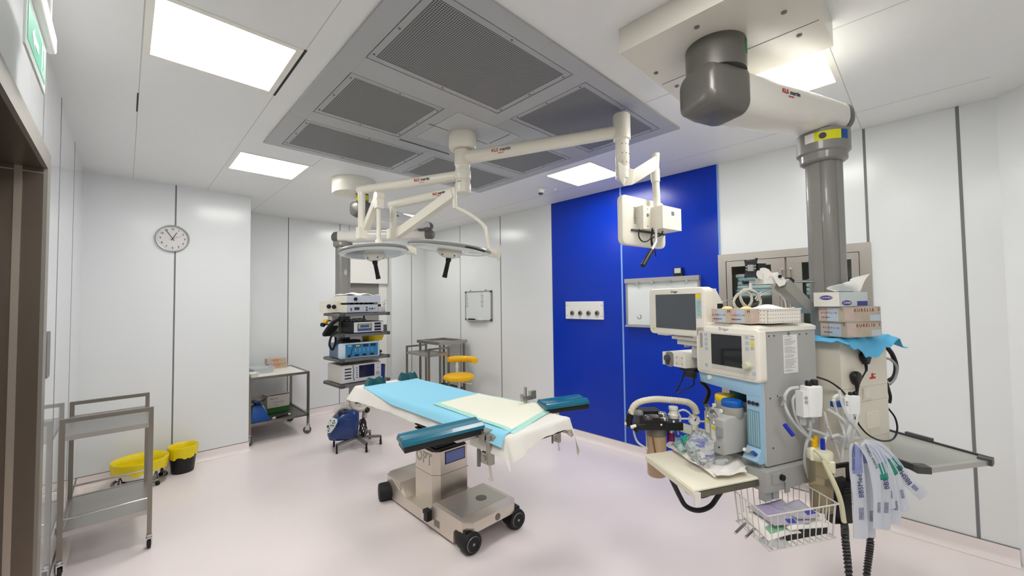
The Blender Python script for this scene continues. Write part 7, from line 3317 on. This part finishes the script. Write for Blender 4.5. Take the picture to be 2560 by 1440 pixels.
def packs():
    d0 = 1.70
    M_FILM = mat('catheter_film', (222, 228, 238), .16, trans=.25, ior=1.2, coat=.4, bump=.4)
    M_FB = mat('catheter_blue', (134, 144, 196), .25, coat=.3, noise=.25, scale=30)
    M_FG = mat('catheter_green', (30, 140, 116), .3, coat=.3)
    M_FBL = mat('catheter_ink', (44, 48, 110), .4)
    rt = V((_r.x, _r.y, 0)).normalized()
    top = (2138, 1122)
    spec = [  # path pixels, width, depth offset, band colour, band range, label, text
        ([(2150, 1116), (2140, 1125), (2141, 1170), (2148, 1240), (2152, 1345)], .058, 0.0, M_FB, (.15, .55), 'foremost catheter pack hanging straight down, with large lettering', ('Suction Catheter', 'BBSMed')),
        ([(2152, 1114), (2158, 1124), (2168, 1175), (2174, 1250), (2176, 1342)], .040, .03, M_FB, (.15, .42), 'second catheter pack, hanging straight behind the foremost one', ('BBSMed', '')),
        ([(2150, 1112), (2165, 1125), (2182, 1165), (2192, 1230), (2194, 1320)], .036, -.012, None, (.2, .3), 'white-edged catheter pack curving in front of the blue bundle', ('Suction Catheter', '')),
        ([(2154, 1110), (2180, 1128), (2202, 1172), (2212, 1230), (2210, 1322)], .050, .035, M_FG, (.42, .62), 'catheter pack with a broad green band in the middle of the fan', ('', 'BBS')),
        ([(2156, 1108), (2190, 1130), (2216, 1175), (2232, 1230), (2240, 1308)], .044, .06, M_FB, (.05, .35), 'catheter pack with blue upper half right of the green-banded one', ('', '')),
        ([(2156, 1106), (2195, 1128), (2224, 1165), (2244, 1205), (2262, 1276)], .040, .085, M_FG, (.40, .64), 'catheter pack with a narrow green band near the right of the fan', ('Suction', '')),
        ([(2158, 1105), (2200, 1122), (2234, 1158), (2266, 1200), (2308, 1240)], .050, .10, M_FG, (.42, .60), 'rightmost catheter pack sticking out from the fan', ('', 'BBSMed')),
        ([(2154, 1109), (2186, 1124), (2208, 1160), (2220, 1210), (2226, 1270)], .040, .048, M_FB, (.1, .5), 'blue catheter pack between the green-banded one and the white-edged one', ('', '')),
    ]
    for (pts, w, dz, bm_, br, lab, tx) in spec:
        P = spline([D(x, y, d0 + dz) for x, y in pts], 10)
        n = len(P) - 1
        o0 = P[0].copy()

        def frame(u):
            f = u * n
            i = min(int(f), n - 1)
            p = P[i].lerp(P[i + 1], f - i)
            tg = (P[min(i + 1, n)] - P[max(i - 1, 0)]).normalized()
            wd = (rt - tg * rt.dot(tg)).normalized()
            # let the strips on the right turn slightly edge-on
            return p, tg, wd

        def fn(u, v, off=0., ws=1.):
            p, tg, wd = frame(u)
            nn = tg.cross(wd)
            if nn.dot(_f) > 0:
                nn = -nn
            b = math.sin(v * PI)
            ww = w * ws * (.55 + .45 * min(1, u * 5))
            return p - o0 + wd * (v - .5) * ww + nn * (off + .006 * b + .003 * math.sin(u * 14) * (v - .5))
        m = MB()
        m.sheet(lambda u, v: fn(u, v), 30, 6, .0035)
        t = obj('catheter_pack', m, M_FILM, sharp=80)
        t.location = o0
        tag(t, lab, 'catheter pack', 'catheter packs hung in a fan')
        if bm_:
            m = MB()
            m.sheet(lambda u, v: fn(br[0] + u * (br[1] - br[0]), .14 + v * .72, .0024), 14, 5, .001)
            obj('printed_band', m, bm_, t, sharp=80)
        if not tx[0]:
            m = MB()
            for q in range(3):
                m.sheet(lambda u, v, q=q: fn(.05 + u * .5, .18 + q * .26 + v * .10, .0036), 14, 2, .0008)
            obj('catheter_line', m, mat('catheter_line', (196, 204, 226), .3), t, sharp=80)
        m = MB()
        m.sheet(lambda u, v: fn(.82 + u * .07, .32 + v * .36, .0026), 6, 4, .0008)
        obj('ink_mark', m, mat('ink_smudge', (138, 140, 162), .4, noise=.7, scale=90), t, sharp=80)
        for k, s in enumerate(tx):
            if not s:
                continue
            uu = .34 if k == 0 else .66
            p, tg, wd = frame(uu)
            nn = wd.cross(tg)
            if nn.dot(_f) > 0:
                nn = -nn
            up = -wd if k == 0 else -wd
            xd = tg if False else -tg
            if xd.cross(up).dot(nn) < 0:
                up = -up
            off = wd * w * (-.34 if k == 0 and tx[1] else 0)
            lettering([(s, .017 if k == 0 else .030, basis(xd, up, p - o0 + nn * .0125 + off), 0)], [M_FBL if k else M_INK], t, ext=.0004)


packs()
m = MB()
m.tube([D(2112, 1120, 1.98), D(2128, 1122, 1.80), D(2146, 1117, 1.70), D(2154, 1112, 1.71), D(2160, 1108, 1.80)], .004, n=8)
o = obj('hanging_hook', m, M_CHROME)
tag(o, 'thin steel hook the catheter packs hang from', 'hook')


def coiled_hose(lab, pts, d, r):
    P = spline([D(q[0], q[1], q[2] if len(q) > 2 else d) for q in pts], 10)
    o0 = P[0].copy()
    t = thing('coiled_hose', lab, 'hose', P[0], 0, 'coiled black hoses')
    m = MB()
    m.tube([p - o0 for p in P], r * .86, n=12, smooth=False)
    obj('core', m, M_RUBBER, t)
    m = MB()
    n = len(P) - 1
    L_ = sum((P[i + 1] - P[i]).length for i in range(n))
    turns = L_ / .018
    H = []
    K = int(turns * 9)
    for k in range(K + 1):
        f = k / K * n
        i = min(int(f), n - 1)
        p = P[i].lerp(P[i + 1], f - i) - o0
        tg = (P[i + 1] - P[i]).normalized()
        a_ = tg.orthogonal().normalized()
        b_ = tg.cross(a_)
        an = k / 9 * 2 * PI
        H.append(p + (a_ * math.cos(an) + b_ * math.sin(an)) * r * .88)
    m.tube(H, .0042, n=6, smooth=False)
    obj('wire_wrap', m, mat('wrap_grey', (70, 68, 66), .4), t)
    m = MB()
    m.tube([V((0, 0, -.004)), V((.0, 0, .02)), V((.008, 0, .035)), V((.004, 0, .055))], .006, n=8)
    obj('end_hook', m, M_BLACK, t)


coiled_hose('left coiled black hose hanging from the black rack to the lower edge', [(2110, 1306, 1.82), (2112, 1322, 1.76), (2113, 1345), (2117, 1385), (2122, 1440), (2126, 1530)], 1.70, .0125)
coiled_hose('right coiled black hose hanging behind the catheter packs to the lower edge', [(2150, 1150, 1.99), (2160, 1240, 1.93), (2172, 1310, 1.84), (2176, 1350), (2172, 1390), (2166, 1440), (2160, 1530)], 1.78, .012)


# ------------------------------------------------------------------ wire basket and contents
def basket():
    z = .85
    c = [atZ(px, py, z) for px, py in ((1918, 1291), (2097, 1260), (1990, 1199), (1829, 1221))]
    o = c[0].copy()
    ex = (c[1] - c[0])
    ey = (c[3] - c[0])
    W, Dp = (ex.length + (c[2] - c[3]).length) / 2, (ey.length + (c[2] - c[1]).length) / 2
    deg = math.degrees(math.atan2(ex.y, ex.x))
    t = thing('wire_basket', 'white wire basket with packed supplies at the lower right of the anaesthesia machine', 'basket', (o.x, o.y, z - .14), deg)
    fr = Fr((o.x, o.y, 0), deg)
    iv = [fr.loc(q) for q in c]
    H = .14
    P = [V((q.x, q.y, H)) for q in iv]
    ctr = sum(P, V()) / 4
    Bt = [ctr + (q - ctr) * .93 - V((0, 0, H)) for q in P]
    mw = mat('wire_white', (214, 212, 206), .35, .1)
    m = MB()
    m.tube(P + [P[0]], .0032, n=8, smooth=False)
    obj('rim_wire', m, mw, t)
    m = MB()
    m.tube(Bt + [Bt[0]], .0026, n=8, smooth=False)
    obj('base_ring', m, mw, t)
    for (i, j, n) in ((0, 1, 11), (1, 2, 6), (2, 3, 11), (3, 0, 6)):
        for k in range(n):
            f = (k + .5) / n
            m = MB()
            a, b = P[i].lerp(P[j], f), Bt[i].lerp(Bt[j], f)
            m.tube([a, b], .0021, n=6, smooth=False)
            obj('wire', m, mw, t)
    for k in range(11):
        f = (k + .5) / 11
        m = MB()
        m.tube([Bt[0].lerp(Bt[1], f), Bt[3].lerp(Bt[2], f)], .0021, n=6, smooth=False)
        obj('floor_wire', m, mw, t)
    # mounting rods at the left
    for k in range(2):
        m = MB()
        q = fr.loc(D(1838 + k * 26, 1333 + k * 11, 1.66)) - V((0, 0, z - .14))
        m.cyl(q, q + V((.10, .05, .0)), .0055, n=10, bev=.001)
        obj('mount_rod', m, M_CHROME, t)
    # contents: loose packs
    def pack(name, lab, u0, u1, v0, v1, z0, th, mm, seed, bands=()):
        rr = random.Random(seed)
        ph = rr.uniform(0, 6)

        def g(u, v, off=0.):
            a, b = u0 + (u1 - u0) * u, v0 + (v1 - v0) * v
            p = Bt[0].lerp(Bt[1], a).lerp(Bt[3].lerp(Bt[2], a), b)
            e = min(u, 1 - u, v, 1 - v)
            return (p.x, p.y, z0 + off + th * min(1, e * 6) * (.7 + .3 * math.sin(u * 6 + ph) * math.sin(v * 5 + ph)) + .012 * math.sin(ph + u * 3 + v * 2) * .6)
        m = MB()
        m.sheet(lambda u, v: g(u, v), 22, 18, .004)
        ob = obj(name, m, mm, sharp=80)
        ob.location = (o.x, o.y, z - .14)
        ob.rotation_euler = (0, 0, math.radians(deg))
        tag(ob, lab, 'pack')
        for (ua, ub, va, vb, bm_, nm) in bands:
            m = MB()
            m.sheet(lambda u, v: g(ua + (ub - ua) * u, va + (vb - va) * v, .003), 8, 8, .001)
            obj(nm, m, bm_, ob, sharp=80)
        return ob
    m = MB()
    q = Bt[0].lerp(Bt[1], .55).lerp(Bt[3].lerp(Bt[2], .55), .35)
    m.box((-.12, -.045, .0), (.13, .05, .034), .01)
    ob = obj('black_pouch', m, M_BLACK)
    ob.location = fr.M @ V((q.x, q.y, 0)) + V((0, 0, z - .14 + .004))
    ob.rotation_euler = (0, 0, math.radians(deg))
    tag(ob, 'flat black pouch at the bottom of the wire basket', 'pouch')
    pack('paper_pack', 'white paper pack with green print lying lowest on the left in the wire basket', .02, .50, .05, .92, .035, .012, M_PAPER, 2, ((.15, .75, .1, .3, mat('print_green', (130, 178, 150), .6), 'printed_strip'),))
    pack('paper_pack', 'white paper pack across the right half of the wire basket', .34, .97, .06, .9, .048, .012, M_PAPER, 4)
    fv = mat('film_violet', (206, 202, 216), .14, trans=.3, ior=1.2, coat=.5, bump=.4)
    pack('film_pack', 'clear film pack with violet print on top in the wire basket', .16, .72, .15, .95, .066, .02, fv, 7, ((.1, .42, .35, .8, mat('film_violet_print', (168, 160, 194), .4), 'violet_print'), (.5, .8, .5, .9, mat('film_violet_print', (168, 160, 194), .4), 'violet_print'), (.40, .62, .02, .14, mat('tip_blue', (66, 76, 170), .4), 'blue_tip')))
    pack('film_pack', 'clear film pack with a blue tip at the right of the wire basket', .52, .88, .18, .72, .078, .014, fv, 9, ((.55, .95, .1, .3, mat('tip_blue', (66, 76, 170), .4), 'blue_tip'),))
    pack('film_pack', 'crumpled clear film at the front left corner of the wire basket', .0, .30, .0, .30, .012, .03, mat('film_clear', (216, 218, 220), .14, trans=.4, ior=1.2, coat=.5, bump=.6), 11)


basket()


# ------------------------------------------------------------------ monitor arm behind the machine
def monitor_arm():
    b = V((PX, PY, 1.52))
    t = thing('screen_mount', 'grey and white jointed arm with a bare black mounting plate above the machine', 'mount', b)
    L = Matrix.Translation(-b)

    def B():
        m = MB()
        m.T = L.copy()
        return m
    d = 2.06
    k0, k1 = D(2018, 772, 2.12), D(1954, 709, d)
    m = B()
    dirv = (k0 - k1)
    m.bar(k1, k0, .056, .058, .012)
    lw = obj('lower_arm', m, mat('arm_grey', (152, 151, 143), .4), t)
    m = B()
    q = k1.lerp(k0, .26)
    up = V((0, 0, 1)) - dirv.normalized() * V((0, 0, 1)).dot(dirv.normalized())
    m.bar(q + up * .033, k1.lerp(k0, .42) + up * .033, .03, .006, .002)
    obj('yellow_sticker', m, mat('label_yellow', (214, 214, 20), .5), lw)
    m = B()
    m.bar(k1.lerp(k0, .10) + up * .05, k1.lerp(k0, .24) + up * .055, .03, .028, .006)
    obj('tension_block', m, M_BLACK, lw)
    m = B()
    w = .05
    P = [(1932, 690), (1944, 684), (1952, 686), (1966, 702), (1962, 712), (1948, 717), (1938, 704)]
    vs = [D(x, y, d - w) for x, y in P] + [D(x, y, d + w) for x, y in P]
    n = len(P)
    m.raw(vs, [tuple(range(n)), tuple(range(2 * n - 1, n - 1, -1))] + [(i, (i + 1) % n, n + (i + 1) % n, n + i) for i in range(n)])
    kn = obj('elbow', m, M_WHITE, t)
    m = B()
    m.cyl(D(1950, 691, d - w - .006), D(1950, 691, d - w + .004), .0085, n=16)
    obj('pivot_cap', m, M_BLACK, kn)
    m = B()
    m.bar(D(1936, 695, d), D(1898, 698, d), .07, .055, .012)
    m.bar(D(1905, 690, d), D(1912, 674, d), .05, .05, .012)
    m.cyl(D(1908, 684, d - .03), D(1908, 684, d + .03), .03, n=18)
    obj('upper_arm', m, M_WHITE, t)
    m = B()
    m.bar(D(1908, 668, d), D(1888, 668, d), .045, .035, .008)
    obj('tilt_joint', m, M_BLACK, t)
    m = B()
    P = [(1860, 650), (1866, 650), (1868, 652), (1886, 649), (1889, 645), (1895, 645), (1893, 656), (1892, 680), (1895, 694), (1890, 697), (1887, 693), (1868, 693), (1864, 696), (1860, 692), (1863, 680), (1862, 660)]
    vs = [D(x, y, d - .012) for x, y in P] + [D(x, y, d + .004) for x, y in P]
    n = len(P)
    m.raw(vs, [tuple(range(n)), tuple(range(2 * n - 1, n - 1, -1))] + [(i, (i + 1) % n, n + (i + 1) % n, n + i) for i in range(n)])
    pl = obj('mounting_plate', m, mat('plate_charcoal', (48, 50, 52), .45), t)
    m = B()
    m.box(D(1877, 670, d - .016) + V((-.012, -.012, -.016)), D(1877, 670, d - .016) + V((.012, .012, .016)), .005)
    obj('plate_centre', m, M_LGREY, pl)
    studs('bolt', M_LGREY, pl, [(D(x, y, d - .013), D(x, y, d - .018), .004) for x, y in ((1866, 667), (1866, 674), (1888, 664), (1888, 671))], L)


monitor_arm()
t = thing('hanger_rail', 'thin steel rail with black end running across in front of the steel cabinet', 'rail', D(2035, 703, 2.12))
L = Matrix.Translation(-D(2035, 703, 2.12))
m = MB()
m.T = L
m.cyl(D(1866, 706, 2.12), D(2035, 703, 2.12), .0068, n=12)
obj('rod', m, M_CHROME, t)
m = MB()
m.T = L
m.cyl(D(1858, 706.5, 2.12), D(1870, 706, 2.12), .0105, n=14, bev=.003)
obj('end_stop', m, M_BLACK, t)
pieces('hook', M_CHROME, t, [(lambda b, x=x: b.tube([D(x, 704, 2.12), D(x - 2, 712, 2.11), D(x + 1, 722, 2.10), D(x + 3, 728, 2.11)], .0022, n=6)) for x in (1872, 1928)], L)
M_CAB = mat('cable_beige', (206, 204, 194), .4)
for k, (cx, cy, a, b, lab, tl) in enumerate(((1876, 748, 24, 25, 'large coil of pale monitoring cable hanging from the rail above the glove boxes', .3), (1857, 752, 22, 22, 'pale cable coil left of the large hanging coil', -.2))):
    P = []
    for i in range(64):
        an = i * 2 * PI / 10
        rr_ = 1 + .10 * math.sin(i * 1.7 + k)
        P.append(D(cx + a * rr_ * math.cos(an) + tl * b * math.sin(an), cy + b * rr_ * math.sin(an), 2.08 + .015 * math.sin(i * .9)))
    tube_thing('cable_coil', lab, 'cable', P, .0034, M_CAB, 'monitoring cables on the rail', n=6, res=5)
tube_thing('cable_arc', 'pale cable arching from the coil to the grey arm', 'cable', [D(x, y, 2.07) for x, y in ((1892, 752), (1902, 738), (1918, 730), (1936, 728), (1950, 736), (1962, 752), (1966, 775))], .004, M_CAB, 'monitoring cables on the rail', n=6)
tube_thing('cable_arc', 'second pale cable arching just above the other towards the grey arm', 'cable', [D(x, y, 2.075) for x, y in ((1888, 748), (1900, 732), (1916, 726), (1932, 727), (1946, 731))], .004, M_CAB, 'monitoring cables on the rail', n=6)
m = MB()
m.box((-.012, -.004, -.018), (.012, .004, .018), .002)
o = obj('cable_tag', m, M_WHITE, loc=D(1877, 716, 2.08))
tag(o, 'white tag on the hanging cable coil', 'tag')
# ------------------------------------------------------------------ camera, world, exposure
cd = bpy.data.cameras.new('camera')
co = bpy.data.objects.new('camera', cd)
COL.objects.link(co)
co.matrix_world = Matrix(((_r.x, _u.x, -_f.x, CAM.x), (_r.y, _u.y, -_f.y, CAM.y), (_r.z, _u.z, -_f.z, CAM.z), (0, 0, 0, 1)))
cd.sensor_width = 36
cd.lens = 36 * FPX / 2560
cd.clip_start = .02
SC.camera = co
wd = bpy.data.worlds.new('world')
wd.use_nodes = True
wd.node_tree.nodes['Background'].inputs[0].default_value = (.8, .85, .9, 1)
wd.node_tree.nodes['Background'].inputs[1].default_value = .3
SC.world = wd
MATS['led_panel'].node_tree.nodes['Principled BSDF'].inputs['Emission Strength'].default_value = 11
SC.view_settings.view_transform = 'Standard'
SC.view_settings.look = 'None'
SC.view_settings.gamma = 1
SC.view_settings.use_curve_mapping = False
SC.view_settings.exposure = 1.0
SC.cycles.use_denoising = True
SC.cycles.max_bounces = 10
SC.cycles.diffuse_bounces = 6
SC.cycles.sample_clamp_indirect = 8
